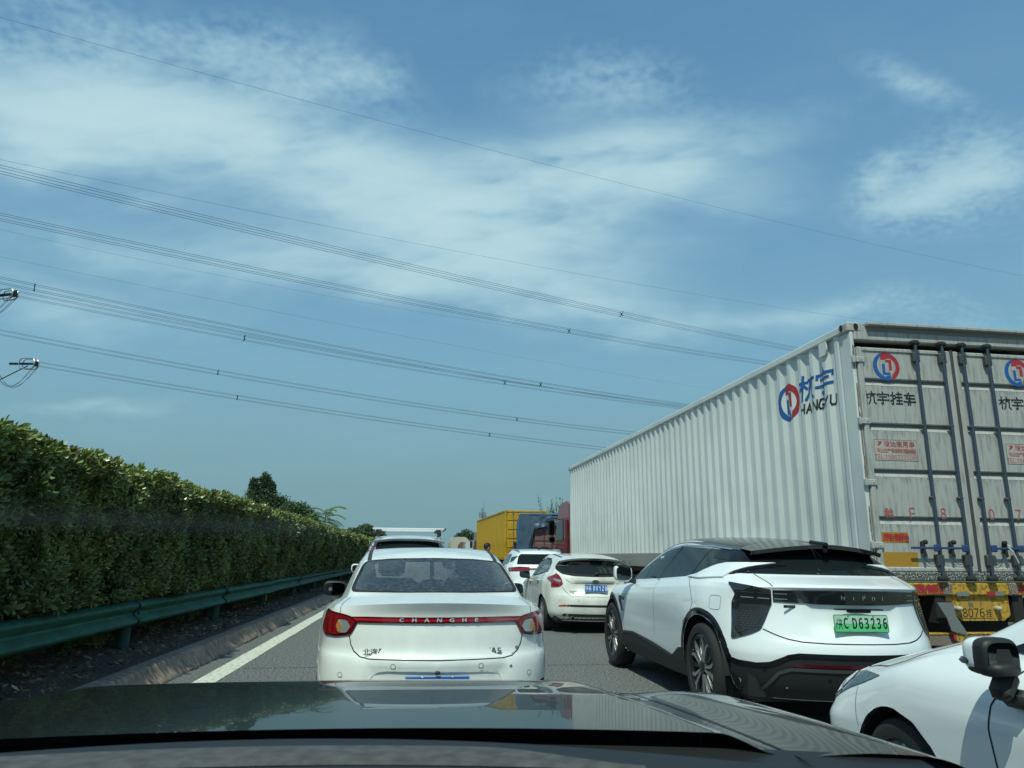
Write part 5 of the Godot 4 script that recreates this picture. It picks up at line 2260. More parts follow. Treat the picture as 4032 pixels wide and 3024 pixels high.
	cb.box(Vector3(wd / 2, 1.11, -0.05), Vector3(wd + 0.06, 0.13, 0.14), 0.012)
	var beam := part("rear_beam", cb, M.chassis_yellow, t)
	part("lettering", hanzi("建新輪胎", 0.09, 0.078, 0.011, xf(Vector3(0.42, 1.065, 0.0222))), M.ink_red, beam)
	part("lettering", hanzi("建新輪胎", 0.09, 0.078, 0.011, xf(Vector3(1.62, 1.065, 0.0222))), M.ink_red, beam)
	for q in [[0.90, 1.06, 0.14, M.galvanised], [1.25, 1.065, 0.10, M.ink_red], [1.35, 1.065, 0.10, M.galvanised]]:
		var rs := MB.new()
		rs.box(Vector3(q[0] + q[2] / 2, q[1], 0.0225), Vector3(q[2], 0.042, 0.003), 0.0)
		part("reflector_strip", rs, q[3], beam)
	for x in [0.80, 1.57]:
		var stk := MB.new()
		stk.box(Vector3(x, 1.11, 0.03), Vector3(0.09, 0.13, 0.03), 0.02)
		stk.box(Vector3(x - 0.05, 1.11, 0.027), Vector3(0.02, 0.12, 0.02), 0.006)
		part("socket", stk, M.rusty, beam)
	var cf := MB.new()
	for x in [0.72, 1.62]:
		cf.box(Vector3(x, 0.94, -6.0), Vector3(0.12, 0.34, 12.0), 0.0)
	cf.box(Vector3(wd / 2, 0.9, -0.35), Vector3(wd, 0.2, 0.1), 0.0)
	part("chassis_frame", cf, M.chassis_dark, t)
	var pb := MB.new()
	pb.prism(pts([0.80, 0.98, 1.52, 0.98, 1.52, 0.84, 1.44, 0.79, 0.96, 0.79, 0.84, 0.87]), 0.02, xf(Vector3(0, 0, -0.03)))
	pb.box(Vector3(1.16, 1.01, -0.04), Vector3(0.74, 0.07, 0.04), 0.0)
	part("plate_board", pb, M.chassis_yellow, t)
	var ph := Node3D.new()
	plate_yellow(t)
	var lmp := MB.new()
	for x in [0.90, 1.36]:
		lmp.blob(Vector3(0.035, 0.026, 0.05), 0.9, xf(Vector3(x, 0.915, 0.02)), 10, 8)
	part("plate_lamp", lmp, M.tarp_cream, t)
	var fl := MB.new()
	fl.prism(pts([0.60, 0.98, 0.78, 0.98, 0.80, 0.85, 0.90, 0.70, 0.91, 0.66, 0.74, 0.70, 0.70, 0.82]), 0.015, xf(Vector3(0, 0, 0.04), 0.05))
	part("mud_flap", fl, M.galvanised, t)
	var fl2 := MB.new()
	fl2.prism(pts([0.76, 0.72, 0.79, 0.715, 0.80, 0.60, 0.77, 0.61]), 0.01, xf(Vector3(0, 0, 0.062)))
	part("flap_reflector", fl2, M.ink_red, t)
	var fl3 := MB.new()
	fl3.prism(pts([0.795, 0.715, 0.90, 0.67, 0.91, 0.58, 0.80, 0.60]), 0.01, xf(Vector3(0, 0, 0.062)))
	part("flap_reflector", fl3, M.chassis_yellow, t)
	var bp := MB.new()
	bp.box(Vector3(wd / 2, 0.60, -0.02), Vector3(wd - 0.1, 0.11, 0.08), 0.01)
	part("underrun_bumper", bp, M.rusty, t)
	var bp2 := MB.new()
	bp2.box(Vector3(wd / 2, 0.665, -0.02), Vector3(wd - 0.1, 0.018, 0.09), 0.004)
	part("bumper_edge", bp2, M.chassis_yellow, t)
	for x in [0.3, wd - 0.3]:
		for y in [0.86]:
			var tl := MB.new()
			tl.lathe(pts([0.001, 0.03, 0.06, 0.025, 0.07, 0.0]), 20, xf(Vector3(x, y, 0.0), 0, -PI / 2))
			part("tail_lamp", tl, M.red_lens, t)
	var uw := MB.new()
	uw.box(Vector3(1.2, 0.82, -5.5), Vector3(2.3, 0.5, 9.0), 0.0)
	part("suspension", uw, M.chassis_dark, t)
	for z in [-1.6, -2.95, -4.3, -11.6, -12.9]:
		for s in [-1.0, 1.0]:
			wheel(t, Vector3(wd / 2 + s * 0.98, 0.52, z), 0.52, 0.42, 0.28, s, "plain")
	# its tractor, ahead of the container
	var cab := MB.new()
	var side := pts([-14.35, 0.75, -14.35, 2.95, -14.6, 3.05, -15.5, 3.0, -16.05, 2.5, -16.3, 1.6, -16.3, 0.6, -15.9, 0.5])
	cab.prism(side, 2.3, Transform3D(Basis(Vector3(0, 0, 1), Vector3(0, 1, 0), Vector3(-1, 0, 0)), Vector3(2.36, 0, 0)))
	var cabm := part("cab", cab, M.cab_red, t, 30.0)
	var cw := MB.new()
	cw.prism(rounded(pts([-15.1, 1.9, -15.1, 2.55, -15.9, 2.45, -16.05, 1.9]), 0.06), 0.012, Transform3D(Basis(Vector3(0, 0, 1), Vector3(0, 1, 0), Vector3(-1, 0, 0)), Vector3(0.055, 0, 0)))
	part("side_window", cw, M.dark_glass, cabm)
	var cd := MB.new()
	cd.box(Vector3(0.0, 1.7, -14.4), Vector3(0.06, 1.6, 0.2), 0.02)
	cd.box(Vector3(0.02, 1.25, -14.9), Vector3(0.05, 0.9, 0.5), 0.02)
	part("cab_panel", cd, M.cab_dark_red, cabm)
	var mr := MB.new()
	mr.box(Vector3(-0.22, 2.30, -15.6), Vector3(0.22, 0.50, 0.12), 0.05)
	mr.box(Vector3(-0.20, 1.93, -15.6), Vector3(0.2, 0.20, 0.12), 0.05)
	mr.tube(path3([0.06, 2.55, -15.6, -0.2, 2.6, -15.6]), 0.02, 6)
	mr.tube(path3([0.06, 1.80, -15.6, -0.2, 1.80, -15.6]), 0.02, 6)
	var mo := part("mirror", mr, M.black_plastic, cabm)
	var mg := MB.new()
	mg.box(Vector3(-0.22, 2.30, -15.535), Vector3(0.17, 0.42, 0.008), 0.003)
	mg.box(Vector3(-0.20, 1.93, -15.535), Vector3(0.15, 0.14, 0.008), 0.003)
	part("mirror_glass", mg, M.mirror_glass, mo)
	for z in [-15.4]:
		for s in [-1.0, 1.0]:
			wheel(t, Vector3(wd / 2 + s * 1.0, 0.52, z), 0.52, 0.3, 0.28, s, "plain")


func decal_mark(at: Vector2) -> MB:
	var b := MB.new()
	b.prism(pts([at.x - 0.03, at.y - 0.02, at.x - 0.005, at.y - 0.02, at.x + 0.028, at.y + 0.01, at.x + 0.028, at.y + 0.024, at.x - 0.02, at.y + 0.024, at.x - 0.015, at.y + 0.012, at.x + 0.005, at.y + 0.012, at.x - 0.008, at.y]), 0.0, xf(Vector3(0, 0, 0.0148)), false)
	return b


func plate_yellow(t: Node3D) -> void:
	var m := MB.new()
	m.prism(rounded(pts([0.945, 0.815, 1.315, 0.815, 1.315, 0.99, 0.945, 0.99]), 0.01), 0.003, xf(Vector3(0, 0, -0.0095)))
	var pl := part("number_plate", m, M.plate_yellow, t)
	var r := MB.new()
	for q in [[1.13, 0.986, 0.36, 0.003], [1.13, 0.819, 0.36, 0.003], [0.949, 0.9, 0.003, 0.165], [1.311, 0.9, 0.003, 0.165]]:
		r.box(Vector3(q[0], q[1], -0.006), Vector3(q[2], q[3], 0.001), 0.0)
	part("plate_rim", r, M.ink_grey, pl)
	part("lettering", hanzi("赣", 0.055, 0.1, 0.006, xf(Vector3(1.04, 0.925, -0.0062))), M.ink_grey, pl)
	latin("F", 0.055, xf(Vector3(1.19, 0.95, -0.0062)), pl, "lettering", M.ink_grey, 0.9, 0.001)
	latin("8076", 0.09, xf(Vector3(1.09, 0.868, -0.0062)), pl, "lettering", M.ink_black, 0.95, 0.001)
	part("lettering", hanzi("挂", 0.075, 0.1, 0.008, xf(Vector3(1.238, 0.83, -0.0062)) * Transform3D(Basis.from_scale(Vector3(0.8, 1, 1)), Vector3.ZERO)), M.ink_black, pl)


func container_box(t: Node3D, w: float, y0: float, y1: float, len: float, m: Material, dark: Material) -> Node3D:
	var c := MB.new()
	c.add(ribbed_wall(0.01, 1.0, -0.1, -len + 0.1, y0 + 0.1, y1 - 0.06, 0.28, 0.04))
	c.add(ribbed_wall(w - 0.01, -1.0, -0.1, -len + 0.1, y0 + 0.1, y1 - 0.06, 0.28, 0.04))
	for x in [0.05, w - 0.05]:
		c.box(Vector3(x, y1 - 0.05, -len / 2), Vector3(0.1, 0.1, len), 0.01)
		c.box(Vector3(x, y0 + 0.08, -len / 2), Vector3(0.1, 0.16, len - 0.01), 0.01)
		c.box(Vector3(x, (y0 + y1) / 2, -0.06), Vector3(0.12, y1 - y0 - 0.012, 0.14), 0.012)
		c.box(Vector3(x, (y0 + y1) / 2, -len + 0.06), Vector3(0.12, y1 - y0 - 0.014, 0.14), 0.012)
	c.box(Vector3(w / 2, y1 - 0.045, -len / 2), Vector3(w - 0.2, 0.05, len - 0.05), 0.0)
	c.box(Vector3(w / 2, y0 + 0.06, -len / 2), Vector3(w - 0.2, 0.08, len - 0.05), 0.0)
	c.box(Vector3(w / 2, (y0 + y1) / 2, -len + 0.05), Vector3(w - 0.24, y1 - y0 - 0.2, 0.06), 0.0)
	c.box(Vector3(w / 2, y1 - 0.06, -0.05), Vector3(w - 0.24, 0.11, 0.11), 0.01)
	c.box(Vector3(w / 2, y0 + 0.06, -0.05), Vector3(w - 0.24, 0.11, 0.11), 0.01)
	var body := part("container", c, m, t, 15.0)
	for k in 2:
		var x0 := 0.11 + k * (w / 2 - 0.105)
		var x1 := x0 + w / 2 - 0.115
		var d := MB.new()
		d.box(Vector3((x0 + x1) / 2, (y0 + y1) / 2, -0.05), Vector3(x1 - x0, y1 - y0 - 0.24, 0.05), 0.0)
		var door := part("door", d, m, t)
		var n := 5
		var hh := (y1 - y0 - 0.24) / n
		for i in n:
			var pn := MB.new()
			pn.box(Vector3((x0 + x1) / 2, y0 + 0.12 + hh * (i + 0.5), -0.015), Vector3(x1 - x0 - 0.08, hh - 0.09, 0.04), 0.015)
			part("door_panel", pn, m, door)
		for j in 2:
			var x := lerpf(x0, x1, 0.33 + 0.36 * j)
			var b := MB.new()
			b.tube(path3([x, y0 + 0.03, 0.03, x, y1 - 0.06, 0.03]), 0.018, 6)
			b.box(Vector3(x, y1 - 0.12, 0.02), Vector3(0.08, 0.08, 0.05), 0.0)
			b.box(Vector3(x, y0 + 0.5, 0.03), Vector3(0.3, 0.03, 0.03), 0.0)
			part("lock_bar", b, dark, door)
	return body


func truck_under(t: Node3D, w: float, y0: float, len: float) -> void:
	var c := MB.new()
	c.box(Vector3(w / 2, y0 - 0.2, -len / 2), Vector3(w * 0.6, 0.36, len), 0.0)
	c.box(Vector3(w / 2, 0.62, -0.05), Vector3(w - 0.1, 0.14, 0.1), 0.01)
	part("chassis_frame", c, M.chassis_dark, t)
	var wz := [-1.6, -2.9, -len + 2.0]
	for z in wz:
		for s in [-1.0, 1.0]:
			wheel(t, Vector3(w / 2 + s * (w / 2 - 0.25), 0.5, z), 0.5, 0.4, 0.28, s, "plain")


func cab_block(t: Node3D, w: float, z: float, h: float, m: Material) -> void:
	var cab := MB.new()
	cab.prism(pts([z, 0.6, z, h, z - 1.5, h - 0.05, z - 2.0, h - 0.8, z - 2.1, 0.6]), w - 0.1, Transform3D(Basis(Vector3(0, 0, 1), Vector3(0, 1, 0), Vector3(-1, 0, 0)), Vector3(w - 0.05, 0, 0)))
	var c := part("cab", cab, m, t, 30)
	var mr := MB.new()
	for x in [-0.12, w + 0.12]:
		mr.box(Vector3(x, h - 0.85, z - 1.7), Vector3(0.2, 0.5, 0.1), 0.04)
	part("mirror", mr, M.black_plastic, c)


func make_far_trucks() -> void:
	# yellow container lorry
	var t := thing("yellow_container_truck", "lorry with a bright yellow shipping container", "truck", Vector3(4.37, 0, -40.0), deg_to_rad(3.0))
	var w := 2.42
	container_box(t, w, 1.25, 3.86, 12.0, M.yellow_container, M.rusty)
	truck_under(t, w, 1.25, 12.0)
	cab_block(t, w, -12.4, 3.1, M.cab_red)
	var lt := part("lettering", hanzi("沪", 0.24, 0.2, 0.022, xf(Vector3(0.16, 1.60, 0.012))), M.ink_black, t)
	latin("A", 0.26, xf(Vector3(0.68, 1.71, 0.012)), t, "lettering", M.ink_black, 0.85, 0.001)
	var lb := MB.new()
	lb.box(Vector3(1.45, 3.50, 0.01), Vector3(0.2, 0.08, 0.008), 0.0)
	part("label_sticker", lb, M.ink_white, t)
	# lorry with a maroon container under a blue tarpaulin
	var u := thing("tarpaulin_truck", "lorry with maroon container doors under a rumpled blue tarpaulin", "truck", Vector3(3.98, 0, -30.0), deg_to_rad(-6.3))
	var w2 := 2.5
	container_box(u, w2, 1.3, 2.98, 8.0, M.maroon_container, M.maroon_dark)
	truck_under(u, w2, 1.3, 8.0)
	cab_block(u, w2, -8.3, 2.8, M.cab_dark_red)
	var fn := FastNoiseLite.new()
	fn.seed = 6
	fn.frequency = 2.4
	fn.fractal_octaves = 3
	# the sheet: over the roof, down the left side, and a flounce over the back
	var top := MB.new()
	var rows := []
	for i in 41:
		var z := 0.14 - i * 0.2
		var r := []
		for k in 33:
			var s := k / 32.0
			var x: float
			var y: float
			if s < 0.38:
				x = -0.10
				y = lerpf(1.45, 3.02, s / 0.38)
			elif s < 0.62:
				x = lerpf(-0.06, w2 + 0.06, (s - 0.38) / 0.24)
				y = 3.07
			else:
				x = w2 + 0.10
				y = lerpf(3.02, 1.45, (s - 0.62) / 0.38)
			var wr := fn.get_noise_3d(x * 0.4, y * 0.8, z * 0.6) * 0.06
			r.append(Vector3(x + wr * (1.0 if x > 1 else -1.0) * 0.8, y + wr * 0.4, z))
		rows.append(r)
	top.grid(rows)
	var tp := part("tarpaulin", top, M.tarp_blue, u, 60.0)
	var fl := MB.new()
	rows = []
	for i in 15:
		var v := i / 14.0
		var r := []
		for k in 61:
			var s := k / 60.0
			var x := lerpf(-0.12, w2 + 0.12, s)
			# long at the left corner, short across the doors
			var long := 0.50 + 0.08 * sin(s * 9.0) + 0.05 * fn.get_noise_2d(s * 4.0, 2.0)
			if s < 0.24:
				long = lerpf(1.72, 0.52, smoothstep(0.12, 0.24, s))
			if s > 0.9:
				long = lerpf(0.52, 1.5, (s - 0.9) / 0.1)
			var y := 3.07 - v * long
			var wr := sin(s * 46.0 + v * 3.0 + fn.get_noise_2d(s * 2.0, v) * 5.0) * 0.022 + sin(s * 21.0 - v * 5.0) * 0.03
			r.append(Vector3(x, y, 0.15 + wr * (0.25 + v)))
		rows.append(r)
	fl.grid(rows)
	part("back_flap", fl, M.tarp_blue, tp, 60.0)
	var ed := MB.new()
	ed.tube(path3([-0.1, 3.08, 0.14, 1.2, 3.085, 0.15, w2 + 0.1, 3.08, 0.14]), 0.03, 6)
	ed.tube(path3([-0.13, 1.5, 0.1, -0.15, 2.2, 0.12, -0.11, 3.05, 0.12]), 0.028, 6)
	part("hem", ed, M.tarp_edge_blue, tp)
	var rp := MB.new()
	for x in [1.15, 1.32]:
		rp.tube(PackedVector3Array([Vector3(x, 2.55, 0.16), Vector3(x + 0.06, 2.1, 0.08), Vector3(x - 0.02, 1.45, 0.08)]), 0.012, 5)
	part("rope", rp, M.maroon_dark, tp)
	# two covered loads far ahead
	for q in [["covered_truck", "far lorry under a cream tarpaulin with a red front", Vector3(2.62, 0, -70), 1.75, 3.15, 9.0, M.tarp_cream], ["covered_truck", "far lorry under a white checked tarpaulin beside the yellow container", Vector3(3.75, 0, -66), 2.2, 2.72, 10.0, M.tarp_white]]:
		var o := thing(q[0], q[1], "truck", q[2], 0.0)
		var b := MB.new()
		rows = []
		for i in 21:
			var z := -float(q[5]) * i / 20.0
			var r := []
			for k in 25:
				var a := PI * k / 24.0
				var ca := signf(cos(a)) * pow(absf(cos(a)), 0.35)
				var sa := pow(sin(a), 0.45)
				var sag := fn.get_noise_3d(cos(a) * 1.2, z * 0.5, sin(a)) * 0.12 + 0.05 * sin(z * 4.2)
				r.append(Vector3(q[3] / 2 * (1.0 + ca * (1.0 + sag * 0.3)), 1.2 + (q[4] - 1.2 + sag) * sa, z))
			rows.append(r)
		b.grid(rows, true)
		var ids := []
		for a in rows[0]:
			ids.append(b.p(a))
		b.facing(ids, Vector3(0, 0, 1))
		var tb := part("tarpaulin", b, q[6], o, 60.0)
		if q[6] == M.tarp_cream:
			var rd := MB.new()
			rd.prism(rounded(pts([0.62, 1.3, 1.68, 1.3, 1.68, 2.68, 0.95, 2.72, 0.7, 2.45]), 0.1), 0.03, xf(Vector3(0, 0, 0.01)))
			part("load", rd, M.maroon_container, o)
		else:
			var rp2 := MB.new()
			for i in 9:
				var z := -0.4 - i * 1.0
				var pth := PackedVector3Array()
				for k in range(0, 25):
					var a := PI * k / 24.0
					pth.append(Vector3(q[3] / 2 * (1.0 + signf(cos(a)) * pow(absf(cos(a)), 0.35) * 1.04), 1.2 + (q[4] - 1.2 + 0.06) * pow(sin(a), 0.45), z))
				rp2.tube(pth, 0.02, 4)
			part("rope", rp2, M.galvanised, tb)
		truck_under(o, q[3], 1.3, q[5])
	# an aerial showing above the yellow container
	var a := thing("aerial_mast", "tiny radio mast tip above the left end of the yellow container", "mast", Vector3(10.3, 0, -130))
	var am := MB.new()
	am.tube(path3([0, 0, 0, 0, 9.6, 0]), 0.12, 6)
	am.tube(path3([0.25, 8.2, 0, 0.25, 10.6, 0]), 0.035, 5)
	am.tube(path3([-0.2, 8.2, 0, -0.2, 9.9, 0]), 0.03, 5)
	part("pole", am, M.galvanised, a)
	var an := MB.new()
	for i in 6:
		var g := TAU * i / 6.0
		an.box(Vector3(cos(g) * 0.55, 8.5, sin(g) * 0.55), Vector3(0.2, 0.9, 0.2), 0.04)
	an.tube(path3([-0.6, 8.2, 0, 0.6, 8.2, 0]), 0.05, 5)
	part("antenna", an, M.fitting, a)
	# a pale roof far down the road, left of the car with roof bars
	var s := thing("far_shed", "pale flat roof of a building far beyond the end of the hedge", "building", Vector3(-17.5, 0, -190))
	var sb := MB.new()
	sb.box(Vector3(0, 2.0, 0), Vector3(9, 4.0, 8), 0.0)
	part("wall", sb, M.tarp_white, s)
	var sr := MB.new()
	sr.box(Vector3(0, 4.15, 0), Vector3(9.6, 0.35, 8.6), 0.05)
	part("roof", sr, M.ink_white, s)


# ---------- cars

func car_body(t: Node3D, rows: Array, arches: Array, paint: Material, dents := []) -> Shell:
	var sh := Shell.new()
	sh.dents = dents
	sh.build(rows, arches)
	if paint:
		part("body", sh.mb, paint, t, 42.0)
	return sh


# a see-through window with its dark border; the opening is cut later, once everything is laid on the skin
func glaze(t: Node3D, sh: Shell, poly: PackedVector2Array, axis: String, called: String, pane: Material, border: float, cuts: Array) -> void:
	part(called, sh.patch(poly, axis, 0.003, 0.06, 0.0), pane, t)
	part("window_seal", sh.seam(poly, axis, border, 0.0042, true), M.gap, t)
	cuts.append([poly, axis])


func seat(t: Node3D, at: Vector3, w: float, m: Material) -> void:
	var s := MB.new()
	s.box(at + Vector3(0, 0.10, -0.22), Vector3(w, 0.16, 0.5), 0.05)
	s.box(at + Vector3(0, 0.42, 0.06), Vector3(w, 0.58, 0.13), 0.06, Basis(Vector3.RIGHT, 0.25))
	var o := part("seat", s, m, t)
	for x in ([0.0] if w < 0.8 else [-0.42, 0.0, 0.42]):
		var h := MB.new()
		h.box(at + Vector3(x, 0.80, 0.15), Vector3(0.25, 0.17, 0.10), 0.045, Basis(Vector3.RIGHT, 0.15))
		part("headrest", h, m, o)


# what shows of a cabin through the glass: lining, seats, dashboard, wheel
func cabin(t: Node3D, sh: Shell, half: float, y0: float, belt: float, zr: float, zf: float, roof: PackedVector2Array, seats: Material) -> void:
	var m := MB.new()
	m.box(Vector3(0, y0, (zr + zf) / 2), Vector3(half * 2, 0.04, zr - zf), 0.0)
	for s in [-1.0, 1.0]:
		m.box(Vector3(s * half, (y0 + belt) / 2, (zr + zf) / 2), Vector3(0.05, belt - y0, zr - zf), 0.0)
	m.box(Vector3(0, (y0 + belt) / 2, zf), Vector3(half * 2, belt - y0, 0.05), 0.0)
	m.box(Vector3(0, (y0 + belt) / 2 - 0.03, zr), Vector3(half * 2, belt - y0 - 0.06, 0.05), 0.0)
	part("cabin_lining", m, M.cabin_dark, t)
	part("headliner", sh.patch(roof, "top", -0.035, 0.15, 0.0), M.cabin_grey, t)
	var d := MB.new()
	d.box(Vector3(0, belt - 0.12, zf + 0.22), Vector3(half * 1.9, 0.24, 0.42), 0.06)
	part("dashboard", d, M.cabin_dark, t)
	var w := MB.new()
	var ring := PackedVector3Array()
	for i in 24:
		var a := TAU * i / 24.0
		ring.append(Vector3(-0.36 + cos(a) * 0.18, belt - 0.10 + sin(a) * 0.17, zf + 0.55 + sin(a) * 0.06))
	w.tube(ring, 0.016, 6, 1.0, true)
	part("steering_wheel", w, M.cabin_dark, t)
	for x in [-0.36, 0.36]:
		seat(t, Vector3(x, y0 + 0.12, zf + 1.25), 0.5, seats)
	seat(t, Vector3(0, y0 - 0.06, zf + 1.85), 1.2, M.cabin_dark)


func underbody(t: Node3D, w: float, len: float, y0 := 0.18, y1 := 0.5) -> void:
	var m := MB.new()
	m.box(Vector3(0, (y0 + y1) / 2, -len / 2), Vector3(w, y1 - y0, len - 0.7), 0.05)
	part("underbody", m, M.black_plastic, t)


# a door mirror: shell, glass to the rear, arm
func door_mirror(t: Node3D, at: Vector3, side: float, s: Vector3, shell: Material, foot: Material, arm := Vector3(-0.12, -0.07, 0.0)) -> void:
	var m := MB.new()
	m.blob(s, 0.62, xf(Vector3.ZERO), 24, 14)
	for i in m.v.size():
		# flat towards the rear, rounder in front
		var q := m.v[i]
		if q.z > 0:
			q.z *= 0.35
		m.v[i] = Vector3(q.x, q.y + q.x * side * 0.06, q.z) + at
	var o := part("mirror", m, shell, t, 60.0)
	var g := MB.new()
	var pl := PackedVector2Array()
	for i in 24:
		var a := TAU * i / 24.0
		pl.append(Vector2(signf(cos(a)) * pow(absf(cos(a)), 0.6) * s.x * 0.82, signf(sin(a)) * pow(absf(sin(a)), 0.6) * s.y * 0.80))
	g.prism(pl, 0.006, xf(at + Vector3(0, 0, s.z * 0.33)))
	part("mirror_glass", g, M.mirror_glass, o)
	var a2 := MB.new()
	var b := at + Vector3(arm.x * side, arm.y, arm.z)
	a2.tube(PackedVector3Array([at + Vector3(-s.x * 0.5 * side, -s.y * 0.6, -0.01), (at + b) * 0.5 + Vector3(0, -0.03, 0), b]), 0.03, 8)
	part("mirror_arm", a2, foot, o)


func handle(t: Node3D, sh: Shell, z: float, y: float, side: String, m: Material, l := 0.2) -> void:
	var h = sh.hit(Vector2(z, y), side)
	if h == null:
		return
	var o := MB.new()
	var out := Vector3(-1 if side == "left" else 1, 0, 0)
	o.box(h[0] + out * 0.028, Vector3(0.02, 0.028, l), 0.009)
	for e in [-0.4, 0.4]:
		o.box(h[0] + out * 0.012 + Vector3(0, 0, l * e), Vector3(0.03, 0.026, 0.035), 0.008)
	part("door_handle", o, m, t)
	part("handle_cup", sh.patch(rounded(pts([z - l * 0.45, y - 0.03, z + l * 0.45, y - 0.03, z + l * 0.45, y + 0.02, z - l * 0.45, y + 0.02]), 0.02), side, 0.0015, 0.05), M.soft_gap, t)


func sensors(t: Node3D, sh: Shell, at: Array) -> void:
	for q in at:
		part("parking_sensor", sh.patch(circle(Vector2(q[0], q[1]), 0.014, 12), "rear", 0.002, 0.03), M.white_paint, t)
		part("sensor_ring", sh.seam(circle(Vector2(q[0], q[1]), 0.016, 14), "rear", 0.004, 0.0025, true), M.soft_gap, t)


# the white saloon straight ahead
func make_sedan_ahead() -> void:
	var t := thing("white_sedan", "white four-door sedan straight ahead with a red light bar across its boot lid", "car", Vector3(0.135, 0, -5.32), deg_to_rad(1.5))
	var rows := [
		row(0.20, -0.12, [0.72, 0.20, -0.40], 0.15, [0.80, 0.20, -1.2, 0.82, 0.20, -2.3, 0.80, 0.20, -3.6], [0.70, 0.20, -4.30], 0.2, 0.20, -4.5, 3),
		row(0.30, -0.03, [0.79, 0.30, -0.33], 0.2, [0.875, 0.28, -1.1, 0.87, 0.27, -2.3, 0.875, 0.27, -3.6], [0.78, 0.28, -4.25], 0.25, 0.28, -4.55, 5),
		row(0.52, 0.0, [0.815, 0.52, -0.27], 0.28, [0.893, 0.55, -1.0, 0.885, 0.55, -2.3, 0.893, 0.56, -3.6], [0.80, 0.55, -4.25], 0.3, 0.55, -4.6, 4),
		row(0.705, -0.025, [0.81, 0.70, -0.28], 0.26, [0.895, 0.74, -1.0, 0.885, 0.74, -2.3, 0.893, 0.72, -3.6], [0.80, 0.68, -4.25], 0.3, 0.66, -4.58, 2),
		row(0.745, -0.06, [0.80, 0.75, -0.31], 0.25, [0.893, 0.78, -1.0, 0.885, 0.78, -2.3, 0.892, 0.74, -3.6], [0.80, 0.70, -4.25], 0.3, 0.68, -4.57, 3),
		row(0.86, -0.075, [0.79, 0.86, -0.31], 0.22, [0.885, 0.88, -1.0, 0.88, 0.88, -2.3, 0.885, 0.82, -3.6], [0.78, 0.76, -4.2], 0.25, 0.73, -4.5, 4),
		row(0.99, -0.085, [0.765, 0.985, -0.31], 0.2, [0.86, 0.99, -1.0, 0.865, 0.96, -2.3, 0.865, 0.88, -3.6], [0.74, 0.80, -4.1], 0.25, 0.79, -4.35, 4),
		row(1.082, -0.045, [0.72, 1.045, -0.30], 0.18, [0.80, 1.045, -1.0, 0.82, 1.0, -2.3, 0.82, 0.92, -3.5], [0.70, 0.86, -4.0], 0.2, 0.86, -4.1, 5, true),
		row(1.135, -0.50, [0.66, 1.10, -0.58], 0.10, [0.745, 1.07, -1.1, 0.775, 1.01, -2.3, 0.76, 0.98, -3.2], [0.70, 0.96, -3.55], 0.12, 1.0, -3.7, 7, true),
		row(1.375, -1.20, [0.585, 1.345, -1.28], 0.10, [0.60, 1.40, -1.7, 0.61, 1.42, -2.1, 0.60, 1.38, -2.6], [0.57, 1.33, -2.85], 0.10, 1.37, -2.8, 4),
		row(1.438, -1.5, [0.42, 1.42, -1.55], 0.10, [0.42, 1.455, -1.8, 0.43, 1.468, -2.1, 0.42, 1.45, -2.4], [0.40, 1.42, -2.65], 0.1, 1.43, -2.6, 3),
		row(1.458, -1.65, [0.0, 1.458, -1.66], 0.002, [0.0, 1.476, -1.9, 0.0, 1.482, -2.1, 0.0, 1.47, -2.4], [0.0, 1.45, -2.5], 0.002, 1.45, -2.5, 1)]
	var sh := car_body(t, rows, [[-0.98, 0.32, 0.365], [-3.68, 0.32, 0.365]], null, [[0.0, 0.53, 0.47, 0.11, 0.03, 0.035]])
	underbody(t, 1.5, 4.4)
	# glass
	var win := rounded(pts([-0.645, 1.135, 0.645, 1.135, 0.575, 1.352, 0.35, 1.372, 0, 1.379, -0.35, 1.372, -0.575, 1.352]), 0.045)
	var cuts := []
	glaze(t, sh, win, "rear", "rear_window", M.car_pane, 0.03, cuts)
	part("window_dust", sh.patch(win, "rear", 0.0046, 0.06, 0.0), M.pane_dust, t)
	var hl := MB.new()
	for k in 9:
		hl.add(sh.seam(PackedVector2Array([Vector2(-0.56, 1.155 + k * 0.022), Vector2(0.56, 1.155 + k * 0.022)]), "rear", 0.0012, 0.0015))
	part("heater_lines", hl, M.cabin_grey, t)
	for s in [-1.0, 1.0]:
		# dark strips in the roof gutters
		part("roof_strip", sh.seam(PackedVector2Array([Vector2(s * 0.545, -1.33), Vector2(s * 0.552, -1.7), Vector2(s * 0.555, -2.2), Vector2(s * 0.54, -2.75)]), "top", 0.036, 0.003), M.black_plastic, t)
		var ax := "left" if s < 0 else "right"
		glaze(t, sh, rounded(pts([-1.32, 1.09, -1.95, 1.06, -1.95, 1.375, -1.55, 1.33]), 0.04), ax, "side_window", M.light_pane, 0.02, cuts)
		glaze(t, sh, rounded(pts([-2.02, 1.055, -3.05, 1.01, -2.62, 1.33, -2.02, 1.385]), 0.04), ax, "side_window", M.light_pane, 0.02, cuts)
		part("door_seam", sh.seam(pts([-1.98, 1.06, -1.98, 0.3]), ax), M.soft_gap, t)
		handle(t, sh, -1.62, 0.93, ax, M.white_paint)
		handle(t, sh, -2.62, 0.91, ax, M.white_paint)
		arch_liner(t, -0.98, 0.32, 0.37, 0.86, s)
		arch_liner(t, -3.68, 0.32, 0.37, 0.86, s)
		wheel(t, Vector3(s * 0.775, 0.32, -0.98), 0.32, 0.205, 0.215, s, "plain")
		wheel(t, Vector3(s * 0.775, 0.32, -3.68), 0.32, 0.205, 0.215, s, "plain")
		door_mirror(t, Vector3(s * 0.955, 1.06, -2.98), s, Vector3(0.125, 0.078, 0.10), M.black_plastic if s < 0 else M.white_paint, M.black_plastic)
	var mir := MB.new()
